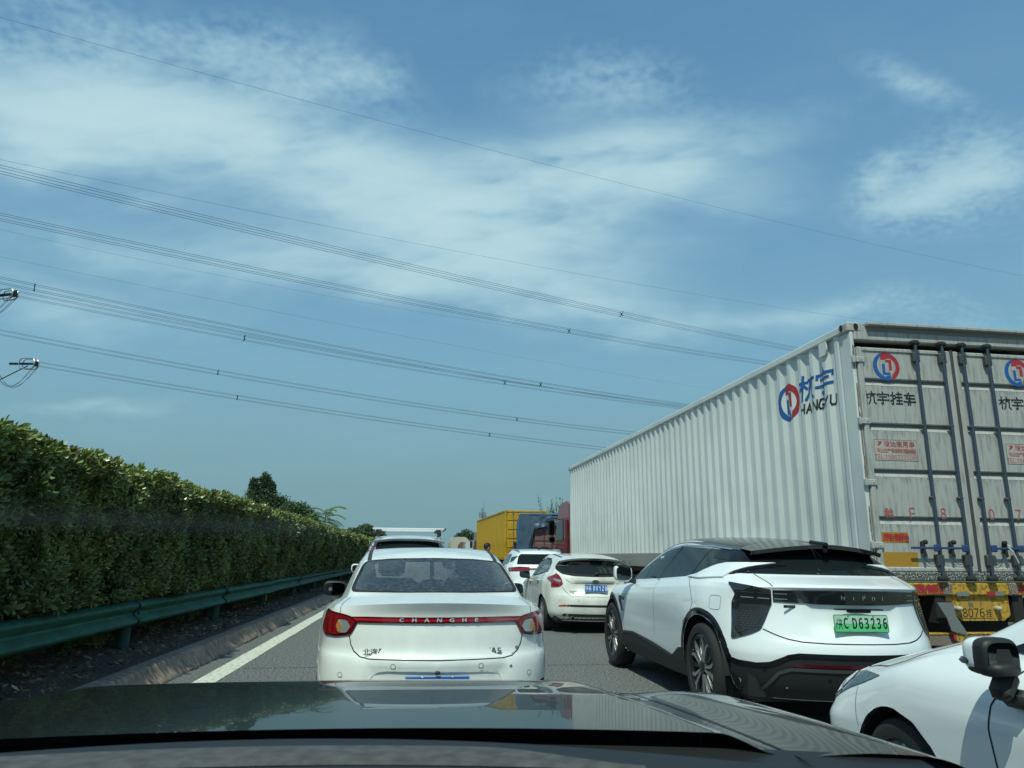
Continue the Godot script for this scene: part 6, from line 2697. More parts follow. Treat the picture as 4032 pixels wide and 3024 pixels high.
	mir.prism(circle(Vector2.ZERO, 0.02, 12), 0.004, xf(Vector3(-1.0, 1.055, -2.935)))
	part("blind_spot_mirror", mir, M.chrome, t)
	# windscreen at the front
	glaze(t, sh, rounded(pts([-0.64, 1.02, 0.64, 1.02, 0.55, 1.34, -0.55, 1.34]), 0.05), "front", "windscreen", M.light_pane, 0.03, cuts)
	# boot lid lines
	part("boot_seam", sh.seam(pts([-0.69, 1.045, -0.69, 0.985]), "rear", 0.006), M.gap, t)
	part("boot_seam", sh.seam(pts([0.69, 1.045, 0.69, 0.985]), "rear", 0.006), M.gap, t)
	var lid := pts([-0.612, 0.858, -0.60, 0.80, -0.575, 0.755, -0.53, 0.722, -0.46, 0.71, 0, 0.707, 0.46, 0.71, 0.53, 0.722, 0.575, 0.755, 0.60, 0.80, 0.612, 0.858])
	part("boot_seam", sh.seam(lid, "rear", 0.008, 0.0015), M.gap, t)
	for s in [-1.0, 1.0]:
		part("boot_seam", sh.seam(PackedVector2Array([Vector2(s * 0.69, -0.30), Vector2(s * 0.68, -0.42), Vector2(s * 0.64, -0.56)]), "top", 0.006), M.gap, t)
	# lamps and the bar between them
	var bar := pts([-0.60, 0.982, -0.60, 0.948, -0.56, 0.944, 0.56, 0.944, 0.60, 0.948, 0.60, 0.982, 0.5, 0.986, -0.5, 0.986])
	part("light_bar", sh.patch(bar, "rear", 0.012, 0.06, 0.006), M.deep_red_lens, t)
	part("light_bar_strip", sh.patch(pts([-0.59, 0.974, -0.565, 0.956, 0.565, 0.956, 0.59, 0.972]), "rear", 0.0145, 0.06, 0.004), M.bright_red_lens, t)
	for s in [-1.0, 1.0]:
		var lamp := rounded(pts([0.80, 1.012, 0.66, 0.998, 0.605, 0.985, 0.555, 0.95, 0.60, 0.862, 0.70, 0.845, 0.80, 0.848, 0.822, 0.90]), 0.02)
		var inner := rounded(pts([0.69, 0.965, 0.625, 0.958, 0.597, 0.915, 0.625, 0.872, 0.685, 0.868, 0.705, 0.915]), 0.012)
		var amber := rounded(pts([0.688, 0.955, 0.662, 0.918, 0.672, 0.875, 0.695, 0.88, 0.703, 0.92]), 0.008)
		var rim := rounded(pts([0.805, 1.0, 0.67, 0.987, 0.61, 0.975, 0.572, 0.945, 0.612, 0.872, 0.70, 0.857, 0.80, 0.86]), 0.02)
		if s < 0:
			lamp = mirrored(lamp)
			inner = mirrored(inner)
			amber = mirrored(amber)
			rim = mirrored(rim)
		var l := part("tail_lamp", sh.patch(lamp, "rear", 0.010, 0.03, 0.008), M.deep_red_lens, t)
		part("red_lens", sh.patch(rim, "rear", 0.0125, 0.03, 0.004), M.red_lens, l)
		part("clear_lens", sh.patch(inner, "rear", 0.016, 0.03, 0.005), M.clear_lens, l)
		part("amber_lens", sh.patch(amber, "rear", 0.0175, 0.03, 0.003), M.amber_lens, l)
		part("lens_frame", sh.seam(inner, "rear", 0.005, 0.0175, true), M.deep_red_lens, l)
		for k in 4:
			var x := 0.728 + k * 0.021
			var ln := PackedVector2Array([Vector2(s * (x - 0.004), 0.97), Vector2(s * x, 0.92), Vector2(s * (x - 0.002), 0.872)])
			part("light_guide", sh.seam(ln, "rear", 0.007, 0.0150), M.deep_red_lens if k % 2 == 0 else M.bright_red_lens, l)
	# raised lettering across the bar
	var word := "CHANGHE"
	for i in word.length():
		var h = sh.hit(Vector2(-0.255 + i * 0.087, 0.966), "rear")
		latin(word[i], 0.023, xf(h[0] + Vector3(0, 0, 0.017)), t, "lettering", M.emblem_silver, 1.75, 0.004, "Droid Sans", true)
	var hb = sh.hit(Vector2(-0.46, 0.74), "rear")
	var hz := hanzi("北汽昌河", 0.042, 0.048, 0.0062, xf(Vector3(-0.505, 0.735, hb[0].z + 0.012)))
	part("lettering", hz, M.steel, t)
	latin("/A5", 0.040, xf(Vector3(0.40, 0.757, hb[0].z + 0.016)), t, "lettering", M.steel, 1.2, 0.003, "Droid Sans", true)
	# bumper: sensors, plate recess, camera, fog lamps
	sensors(t, sh, [[-0.30, 0.667], [0.30, 0.667], [-0.66, 0.60], [0.66, 0.60]])
	var rec := pts([-0.47, 0.55, -0.45, 0.60, -0.40, 0.633, -0.34, 0.642, 0.34, 0.642, 0.40, 0.633, 0.45, 0.60, 0.47, 0.55, 0.47, 0.44, -0.47, 0.44])
	part("recess_edge", sh.seam(rec, "rear", 0.012, 0.004, true), M.white_paint, t)
	var cam := MB.new()
	cam.box(Vector3(0, 0.633, 0.012), Vector3(0.035, 0.022, 0.03), 0.006)
	part("rear_camera", cam, M.black_plastic, t)
	plate(t, xf(Vector3(0.0, 0.545, 0.010), -0.06), 0.44, 0.14, M.plate_blue, M.ink_white, "陕", "A", "77J19", 2)
	for s in [-1.0, 1.0]:
		part("fog_lamp", sh.patch(PackedVector2Array([Vector2(s * 0.60, 0.50), Vector2(s * 0.80, 0.54), Vector2(s * 0.80, 0.43), Vector2(s * 0.62, 0.42)]), "rear", 0.004, 0.05), M.deep_red_lens, t)
	var valance := pts([-0.62, 0.41, 0.62, 0.41, 0.70, 0.24, -0.70, 0.24])
	part("valance", sh.patch(valance, "rear", 0.004, 0.08), M.black_plastic, t)
	# chips of peeled paint at the right corner
	for q in [[0.565, 0.772, 0.011], [0.535, 0.732, 0.009], [0.52, 0.655, 0.011]]:
		var poly := PackedVector2Array()
		for i in 9:
			var a := TAU * i / 9.0
			poly.append(Vector2(q[0], q[1]) + Vector2(cos(a), sin(a)) * q[2] * rng.randf_range(0.55, 1.25))
		part("paint_chip", sh.patch(poly, "rear", 0.0022, 0.04, 0.0), M.rusty, t)
	cabin(t, sh, 0.70, 0.38, 1.03, -0.62, -3.3, pts([-0.5, -1.35, -0.5, -2.6, 0.5, -2.6, 0.5, -1.35]), M.cabin_beige)
	var sb := MB.new()
	sb.box(Vector3(0, 1.06, -0.72), Vector3(1.3, 0.03, 0.5), 0.01)
	var shelf := part("parcel_shelf", sb, M.cabin_dark, t)
	var bl := MB.new()
	bl.prism(pts([-0.13, 0.0, 0.13, 0.0, 0.10, 0.045, -0.10, 0.045]), 0.06, xf(Vector3(0, 1.09, -0.66)))
	part("high_brake_light", bl, M.cabin_grey, shelf)
	for x in [-0.48, 0.0, 0.48]:
		var st := MB.new()
		st.tube(path3([x * 1.1, 1.36, -1.55, x, 1.10, -1.28]), 0.02, 5)
		part("seat_belt", st, M.cabin_grey, t)
	for c in cuts:
		sh.cut(c[0], c[1])
	part("body", sh.mb, M.white_paint, t, 42.0)


# the big white car with the black roof
func make_suv_right_lane() -> void:
	var t := thing("black_roofed_suv", "large white SUV with a black roof, smoked lamps and a green number plate", "car", Vector3(3.62, 0, -5.95), deg_to_rad(0.6))
	t.rotation.z = -0.012
	var rows := [
		row(0.26, -0.15, [0.80, 0.26, -0.45], 0.2, [0.90, 0.24, -1.5, 0.92, 0.24, -2.6, 0.90, 0.24, -3.7], [0.78, 0.26, -4.8], 0.2, 0.26, -5.05, 3),
		row(0.36, -0.06, [0.90, 0.36, -0.40], 0.3, [0.985, 0.36, -1.3, 0.97, 0.34, -2.6, 0.985, 0.36, -4.0], [0.86, 0.36, -4.8], 0.3, 0.34, -5.15, 5),
		row(0.60, 0.0, [0.955, 0.60, -0.40], 0.3, [1.025, 0.62, -1.1, 0.995, 0.58, -2.6, 1.02, 0.62, -4.2], [0.90, 0.60, -4.8], 0.3, 0.60, -5.2, 3),
		row(0.70, -0.012, [0.95, 0.70, -0.42], 0.3, [1.032, 0.74, -1.1, 0.995, 0.70, -2.6, 1.025, 0.72, -4.2], [0.90, 0.70, -4.78], 0.3, 0.70, -5.2, 3, true),
		row(0.78, -0.05, [0.93, 0.79, -0.44], 0.26, [1.032, 0.83, -1.1, 1.0, 0.80, -2.6, 1.025, 0.80, -4.2], [0.90, 0.78, -4.75], 0.3, 0.76, -5.15, 4),
		row(0.96, -0.085, [0.90, 0.95, -0.46], 0.25, [1.02, 0.98, -1.1, 1.005, 0.95, -2.6, 1.015, 0.92, -4.2], [0.88, 0.88, -4.7], 0.3, 0.86, -5.1, 4),
		row(1.13, -0.075, [0.875, 1.12, -0.47], 0.22, [0.985, 1.13, -1.1, 0.975, 1.06, -2.6, 0.975, 1.0, -4.2], [0.84, 0.96, -4.6], 0.3, 0.95, -4.9, 3),
		row(1.165, -0.04, [0.87, 1.15, -0.47], 0.2, [0.96, 1.17, -1.1, 0.955, 1.08, -2.6, 0.95, 1.02, -4.15], [0.82, 0.98, -4.55], 0.3, 0.98, -4.8, 3, true),
		row(1.19, -0.10, [0.865, 1.18, -0.50], 0.2, [0.945, 1.19, -1.1, 0.94, 1.10, -2.6, 0.93, 1.035, -4.1], [0.80, 1.0, -4.5], 0.3, 1.0, -4.7, 3),
		row(1.255, -0.40, [0.81, 1.255, -0.66], 0.14, [0.885, 1.245, -1.2, 0.895, 1.14, -2.6, 0.87, 1.08, -3.7], [0.80, 1.06, -4.1], 0.2, 1.08, -4.3, 7, true),
		row(1.50, -0.74, [0.64, 1.455, -0.84], 0.15, [0.70, 1.51, -1.4, 0.73, 1.545, -2.2, 0.71, 1.45, -2.95], [0.66, 1.33, -3.35], 0.1, 1.42, -3.2, 4),
		row(1.56, -1.0, [0.47, 1.54, -1.1], 0.15, [0.48, 1.585, -1.6, 0.50, 1.61, -2.2, 0.48, 1.55, -2.8], [0.45, 1.46, -3.2], 0.1, 1.50, -3.0, 3),
		row(1.585, -1.15, [0.0, 1.585, -1.16], 0.002, [0.0, 1.615, -1.7, 0.0, 1.625, -2.2, 0.0, 1.59, -2.75], [0.0, 1.53, -2.95], 0.002, 1.53, -2.95, 1)]
	var sh := car_body(t, rows, [[-1.03, 0.405, 0.47], [-4.20, 0.405, 0.47]], M.pearl_paint, [[0.0, 0.925, 0.34, 0.07, 0.07, 0.03]])
	underbody(t, 1.7, 5.0, 0.22, 0.6)
	# black roof over everything above the rail
	var rf := PackedVector2Array()
	for i in 25:
		var z := lerpf(-0.78, -3.25, i / 24.0)
		rf.append(Vector2(-roof_half(z), z))
	for i in 25:
		var z := lerpf(-3.25, -0.78, i / 24.0)
		rf.append(Vector2(roof_half(z), z))
	part("roof", sh.patch(rf, "top", 0.006, 0.09), M.gloss_black, t)
	# rear glass
	var win := rounded(pts([-0.80, 1.262, 0.80, 1.262, 0.72, 1.40, 0.64, 1.465, 0.3, 1.495, -0.3, 1.495, -0.64, 1.465, -0.72, 1.40]), 0.03)
	part("rear_window", sh.patch(win, "rear", 0.003, 0.06), M.dark_glass, t)
	for s in [-1.0, 1.0]:
		var ax := "left" if s < 0 else "right"
		# glass sweeping from the mirror to the tail, in one dark band
		var glass := pts([-3.64, 1.115, -3.50, 1.13, -2.57, 1.165, -1.6, 1.215, -1.35, 1.245, -1.17, 1.29, -0.86, 1.262, -0.62, 1.262, -0.72, 1.42, -0.92, 1.462, -1.4, 1.492, -2.05, 1.513, -2.5, 1.478, -2.75, 1.435, -3.2, 1.295])
		part("side_window", sh.patch(glass, ax, 0.003, 0.08), M.side_glass, t)
		part("window_pillar", sh.seam(pts([-2.58, 1.165, -2.10, 1.515]), ax, 0.05, 0.005), M.gloss_black, t)
		part("window_pillar", sh.seam(pts([-1.52, 1.22, -1.34, 1.49]), ax, 0.012, 0.005), M.gap, t)
		part("window_pillar", sh.seam(pts([-3.12, 1.14, -2.98, 1.36]), ax, 0.02, 0.005), M.gloss_black, t)
		# bright rail over the windows
		part("roof_rail", sh.seam(pts([-3.66, 1.13, -3.2, 1.308, -2.75, 1.45, -2.5, 1.49, -2.05, 1.528, -1.4, 1.508, -1.02, 1.474]), ax, 0.022, 0.010), M.fitting, t)
		part("rear_quarter", sh.patch(pts([-1.20, 1.40, -0.60, 1.34, -0.66, 1.47, -0.80, 1.53, -1.20, 1.54]), ax, 0.0065, 0.05), M.gloss_black, t)
		# rising white fin behind the rear door
		var fin := pts([-1.56, 1.205, -1.35, 1.235, -1.18, 1.285, -1.02, 1.33, -0.90, 1.347, -0.60, 1.35, -0.68, 1.30, -0.76, 1.245, -0.78, 1.22, -1.2, 1.2])
		part("shoulder_fin", sh.patch(fin, ax, 0.018, 0.05, 0.006), M.pearl_paint, t)
		part("fin_groove", sh.patch(pts([-0.60, 1.345, -0.55, 1.33, -0.70, 1.255, -0.76, 1.25]), ax, 0.010, 0.05), M.gloss_black, t)
		# doors
		part("door_seam", sh.seam(pts([-1.50, 1.21, -1.30, 1.12, -1.17, 0.98, -1.22, 0.9, -1.43, 0.78, -1.47, 0.55]), ax, 0.009), M.soft_gap, t)
		part("door_seam", sh.seam(pts([-2.50, 1.16, -2.42, 0.95, -2.44, 0.55]), ax, 0.008), M.soft_gap, t)
		part("door_seam", sh.seam(pts([-3.42, 1.12, -3.52, 0.95, -3.60, 0.75, -3.62, 0.5]), ax, 0.008), M.soft_gap, t)
		var sill := pts([-3.78, 0.42, -3.60, 0.50, -3.25, 0.52, -2.45, 0.47, -1.85, 0.42, -1.62, 0.52, -1.50, 0.53, -1.50, 0.25, -3.74, 0.25])
		part("sill_cladding", sh.patch(sill, ax, 0.010, 0.08), M.black_plastic, t)
		part("sill_trim", sh.seam(pts([-3.74, 0.44, -3.60, 0.49, -3.25, 0.51, -2.45, 0.46, -1.85, 0.41]), ax, 0.018, 0.016), M.gloss_black, t)
		part("fender_vent", sh.patch(pts([-3.80, 0.92, -3.55, 0.91, -3.55, 0.87, -3.70, 0.87, -3.62, 0.74, -3.66, 0.73, -3.80, 0.86]), ax, 0.004, 0.05), M.gloss_black, t)
		part("fuel_flap", sh.seam(rounded(pts([-0.86, 0.94, -0.70, 0.94, -0.70, 1.06, -0.86, 1.06]), 0.03), ax, 0.005, 0.001, true), M.soft_gap, t)
		for z in [-1.03, -4.20]:
			arch_liner(t, z, 0.405, 0.475, 0.99, s)
			arch_lip(t, sh, z, 0.405, 0.476, 0.535, ax, M.gloss_black)
			wheel(t, Vector3(s * 0.895, 0.405, z), 0.405, 0.255, 0.295, s, "duo")
		door_mirror(t, Vector3(s * 1.085, 1.20, -3.36), s, Vector3(0.115, 0.105, 0.11), M.pearl_paint, M.black_plastic, Vector3(-0.16, -0.10, 0.0))
		var mc := MB.new()
		mc.blob(Vector3(0.115, 0.03, 0.09), 0.8, xf(Vector3(s * 1.085, 1.285, -3.39), 0, 0, s * 0.25), 16, 8)
		part("mirror_cap", mc, M.black_plastic, t)
	# tail lamps: a dark band right across with deep blocks at the corners
	var bar := pts([-0.64, 1.135, -0.64, 1.040, -0.3, 1.030, 0.3, 1.030, 0.64, 1.040, 0.64, 1.135, 0.3, 1.142, -0.3, 1.142])
	part("light_band", sh.patch(bar, "rear", 0.010, 0.06, 0.006), M.smoke_lens, t)
	for s in [-1.0, 1.0]:
		var lamp := pts([0.884, 1.185, 0.80, 1.165, 0.648, 1.14, 0.648, 1.03, 0.70, 0.90, 0.745, 0.81, 0.80, 0.775, 0.925, 0.715, 0.905, 0.86, 0.885, 1.03, 0.862, 1.09])
		var grid := pts([0.84, 1.01, 0.70, 1.01, 0.715, 0.93, 0.76, 0.83, 0.885, 0.765, 0.87, 0.90])
		if s < 0:
			lamp = mirrored(lamp)
			grid = mirrored(grid)
		var l := part("tail_lamp", sh.patch(rounded(lamp, 0.02), "rear", 0.012, 0.03, 0.01), M.smoke_lens, t)
		part("lamp_field", sh.patch(rounded(grid, 0.015), "rear", 0.015, 0.03, 0.003), M.black_plastic, l)
		for r in 11:
			for c in 7:
				var y := 0.79 + r * 0.02
				var x := 0.70 + 0.024 * c + (0.012 if r % 2 == 0 else 0.0)
				var q := Vector2(x, y)
				var dash := PackedVector2Array([q + Vector2(-0.008, -0.004), q + Vector2(0.008, -0.004), q + Vector2(0.008, 0.004), q + Vector2(-0.008, 0.004)])
				if s < 0:
					dash = mirrored(dash)
					q.x = -q.x
				if Geometry2D.is_point_in_polygon(q, grid):
					part("lamp_cell", sh.patch(dash, "rear", 0.017, 0.05, 0.002), M.smoke_line, l)
		for y in [1.062, 1.105]:
			part("light_guide", sh.seam(PackedVector2Array([Vector2(s * 0.66, y), Vector2(s * 0.735, y + 0.002)]), "rear", 0.008, 0.014), M.fitting if y < 1.08 else M.smoke_line, l)
			part("light_guide", sh.seam(PackedVector2Array([Vector2(s * 0.76, y + 0.002), Vector2(s * 0.835, y + 0.006)]), "rear", 0.008, 0.014), M.fitting if y < 1.08 else M.smoke_line, l)
			part("light_guide", sh.seam(PackedVector2Array([Vector2(s * 0.54, y), Vector2(s * 0.63, y)]), "rear", 0.006, 0.012), M.fitting, l)
	part("tailgate_seam", sh.seam(pts([-0.66, 1.26, -0.645, 1.2, -0.635, 1.145]), "rear", 0.009), M.gap, t)
	part("tailgate_seam", sh.seam(pts([0.66, 1.26, 0.645, 1.2, 0.635, 1.145]), "rear", 0.009), M.gap, t)
	part("tailgate_seam", sh.seam(pts([-0.735, 0.815, -0.66, 0.775, -0.58, 0.745, -0.48, 0.728, -0.3, 0.722, 0.3, 0.722, 0.48, 0.728, 0.58, 0.745, 0.66, 0.775, 0.735, 0.815]), "rear", 0.010), M.gap, t)
	# hollow round the plate, badge and camera
	var lip := MB.new()
	lip.box(Vector3(0.0, 0.995, -0.07), Vector3(0.42, 0.012, 0.05), 0.004)
	lip.box(Vector3(0.0, 0.980, -0.068), Vector3(0.20, 0.024, 0.05), 0.008)
	part("tailgate_handle", lip, M.gloss_black, t)
	plate(t, xf(Vector3(0.0, 0.885, -0.048), -0.10), 0.48, 0.14, M.plate_green, M.ink_black, "陕", "C", "D63236", 4)
	var pale := MB.new()
	pale.prism(rounded(pts([-0.237, 0.0, 0.237, 0.0, 0.237, 0.067, -0.237, 0.067]), 0.004), 0.0004, xf(Vector3(0.0, 0.885, -0.048), -0.10) * xf(Vector3(0, 0.0, 0.0031)))
	part("plate_upper_half", pale, M.plate_pale, t)
	var bx = sh.hit(Vector2(-0.505, 1.008), "rear")
	var bd := MB.new()
	bd.box(Vector3(-0.515, 1.005, bx[0].z + 0.006), Vector3(0.15, 0.024, 0.006), 0.002)
	var bg := part("badge", bd, M.gloss_black, t)
	latin("HiPhi X", 0.017, xf(Vector3(-0.505, 1.005, bx[0].z + 0.009)), bg, "lettering", M.chrome, 1.7, 0.002)
	var word := "HiPhi"
	for i in word.length():
		var h = sh.hit(Vector2(-0.125 + i * 0.092, 1.086), "rear")
		latin(word[i], 0.036, xf(h[0] + Vector3(0, 0, 0.0115)), t, "lettering", M.fitting, 1.25, 0.002)
	# bumper: black lower part that rises in the middle, reflector, trims
	var low := pts([-0.99, 0.60, -0.955, 0.575, -0.90, 0.552, -0.80, 0.545, -0.72, 0.56, -0.60, 0.625, -0.52, 0.642, 0.52, 0.642, 0.60, 0.625, 0.72, 0.56, 0.80, 0.545, 0.90, 0.552, 0.955, 0.575, 0.99, 0.60, 0.97, 0.36, 0.90, 0.27, -0.90, 0.27, -0.97, 0.36])
	part("lower_bumper", sh.patch(low, "rear", 0.006, 0.06), M.black_plastic, t)
	part("bumper_trim", sh.seam(pts([-0.97, 0.575, -0.90, 0.535, -0.80, 0.527, -0.71, 0.543, -0.595, 0.608, -0.52, 0.624, 0.52, 0.624, 0.595, 0.608, 0.71, 0.543, 0.80, 0.527, 0.90, 0.535, 0.97, 0.575]), "rear", 0.030, 0.014), M.gloss_black, t)
	part("reflector", sh.patch(pts([-0.57, 0.535, 0.57, 0.535, 0.55, 0.560, -0.55, 0.560]), "rear", 0.013, 0.08), M.deep_red_lens, t)
	part("bumper_trim", sh.seam(pts([-0.80, 0.30, -0.74, 0.36, -0.66, 0.48, -0.58, 0.515, 0.58, 0.515, 0.66, 0.48, 0.74, 0.36, 0.80, 0.30]), "rear", 0.028, 0.016), M.grey_plastic, t)
	for x in [-0.30, 0.30]:
		part("parking_sensor", sh.patch(circle(Vector2(x, 0.44), 0.014, 10), "rear", 0.009, 0.04), M.gloss_black, t)
	for x in [-0.75, 0.75]:
		part("parking_sensor", sh.patch(circle(Vector2(x, 0.50), 0.014, 10), "rear", 0.009, 0.04), M.gloss_black, t)
	# split roof spoiler with a fin in its middle
	for s in [-1.0, 1.0]:
		var sp := MB.new()
		var rows2 := [[], []]
		for i in 13:
			var u := i / 12.0
			var x := lerpf(0.025, 0.64, u)
			var ye := 1.528 - 0.065 * pow(u, 1.6)
			var ze := -0.50 - 0.16 * u * u
			var zs := -1.06 + 0.10 * u
			var h = sh.hit(Vector2(s * x * 0.96, zs), "top")
			var a: Vector3 = (h[0] + Vector3(0, 0.008, 0)) if h != null else Vector3(s * x, 1.5, zs)
			rows2[0].append(a)
			rows2[1].append(Vector3(s * x, ye, ze))
		for i in 12:
			for lift in [0.0, -0.035]:
				var p0: Vector3 = rows2[0][i]
				var p1: Vector3 = rows2[0][i + 1]
				var p2: Vector3 = rows2[1][i + 1]
				var p3: Vector3 = rows2[1][i]
				var d := Vector3(0, lift, -0.02 if lift < 0 else 0.0)
				sp.facing([sp.p(p0 + d), sp.p(p1 + d), sp.p(p2 + d), sp.p(p3 + d)], Vector3(0, 1 if lift == 0.0 else -1, 0.1))
			sp.facing([sp.p(rows2[1][i]), sp.p(rows2[1][i + 1]), sp.p(rows2[1][i + 1] + Vector3(0, -0.035, -0.02)), sp.p(rows2[1][i] + Vector3(0, -0.035, -0.02))], Vector3(0, 0, 1))
		part("spoiler", sp, M.gloss_black, t, 30.0)
	var fn := MB.new()
	fn.box(Vector3(0, 1.54, -0.62), Vector3(0.03, 0.045, 0.30), 0.012, Basis(Vector3.RIGHT, 0.10))
	fn.box(Vector3(0, 1.48, -0.53), Vector3(0.045, 0.05, 0.07), 0.014)
	part("roof_fin", fn, M.gloss_black, t)


func roof_half(z: float) -> float:
	# half width of the roof panel above the bright rail
	var a := [[-0.80, 0.60], [-1.0, 0.655], [-1.4, 0.70], [-2.2, 0.725], [-2.9, 0.70], [-3.25, 0.66]]
	for i in a.size() - 1:
		if z <= a[i][0] and z >= a[i + 1][0]:
			return lerpf(a[i][1], a[i + 1][1], (z - a[i][0]) / (a[i + 1][0] - a[i][0]))
	return 0.62


func hatch_rows() -> Array:
	return [
		row(0.22, -0.14, [0.68, 0.22, -0.42], 0.15, [0.80, 0.20, -1.1, 0.82, 0.20, -2.2, 0.80, 0.20, -3.4], [0.68, 0.22, -4.05], 0.2, 0.22, -4.25, 3),
		row(0.33, -0.04, [0.78, 0.33, -0.32], 0.25, [0.885, 0.31, -0.95, 0.87, 0.28, -2.2, 0.88, 0.28, -3.4], [0.75, 0.28, -4.0], 0.25, 0.28, -4.3, 4),
		row(0.52, 0.0, [0.80, 0.52, -0.28], 0.3, [0.908, 0.56, -0.9, 0.885, 0.55, -2.2, 0.90, 0.55, -3.4], [0.78, 0.55, -4.0], 0.3, 0.55, -4.36, 3),
		row(0.66, -0.012, [0.80, 0.68, -0.29], 0.28, [0.911, 0.70, -0.9, 0.89, 0.72, -2.2, 0.90, 0.68, -3.4], [0.76, 0.64, -3.95], 0.3, 0.63, -4.34, 2),
		row(0.72, -0.055, [0.79, 0.75, -0.31], 0.25, [0.908, 0.78, -0.9, 0.89, 0.76, -2.2, 0.90, 0.72, -3.4], [0.76, 0.67, -3.95], 0.3, 0.66, -4.32, 4),
		row(0.90, -0.09, [0.775, 0.91, -0.34], 0.2, [0.89, 0.93, -0.9, 0.88, 0.90, -2.2, 0.885, 0.82, -3.4], [0.74, 0.75, -3.9], 0.25, 0.74, -4.25, 4),
		row(1.0, -0.095, [0.755, 1.02, -0.37], 0.2, [0.85, 1.03, -0.9, 0.86, 0.97, -2.2, 0.86, 0.88, -3.3], [0.70, 0.82, -3.8], 0.2, 0.82, -4.05, 3),
		row(1.055, -0.11, [0.735, 1.075, -0.40], 0.18, [0.815, 1.10, -1.0, 0.82, 1.0, -2.2, 0.80, 0.95, -3.1], [0.66, 0.90, -3.5], 0.2, 0.92, -3.7, 3),
		row(1.08, -0.125, [0.715, 1.11, -0.42], 0.16, [0.785, 1.13, -1.0, 0.79, 1.02, -2.2, 0.77, 0.98, -2.9], [0.66, 0.96, -3.15], 0.12, 1.0, -3.25, 7, true),
		row(1.36, -0.36, [0.585, 1.355, -0.54], 0.14, [0.60, 1.40, -1.1, 0.61, 1.43, -1.7, 0.60, 1.36, -2.3], [0.57, 1.28, -2.55], 0.1, 1.36, -2.45, 4),
		row(1.42, -0.55, [0.42, 1.42, -0.65], 0.14, [0.43, 1.455, -1.2, 0.44, 1.468, -1.7, 0.42, 1.43, -2.15], [0.40, 1.38, -2.35], 0.1, 1.42, -2.25, 3),
		row(1.44, -0.66, [0.0, 1.44, -0.67], 0.002, [0.0, 1.475, -1.2, 0.0, 1.484, -1.7, 0.0, 1.45, -2.1], [0.0, 1.43, -2.2], 0.002, 1.43, -2.2, 1)]


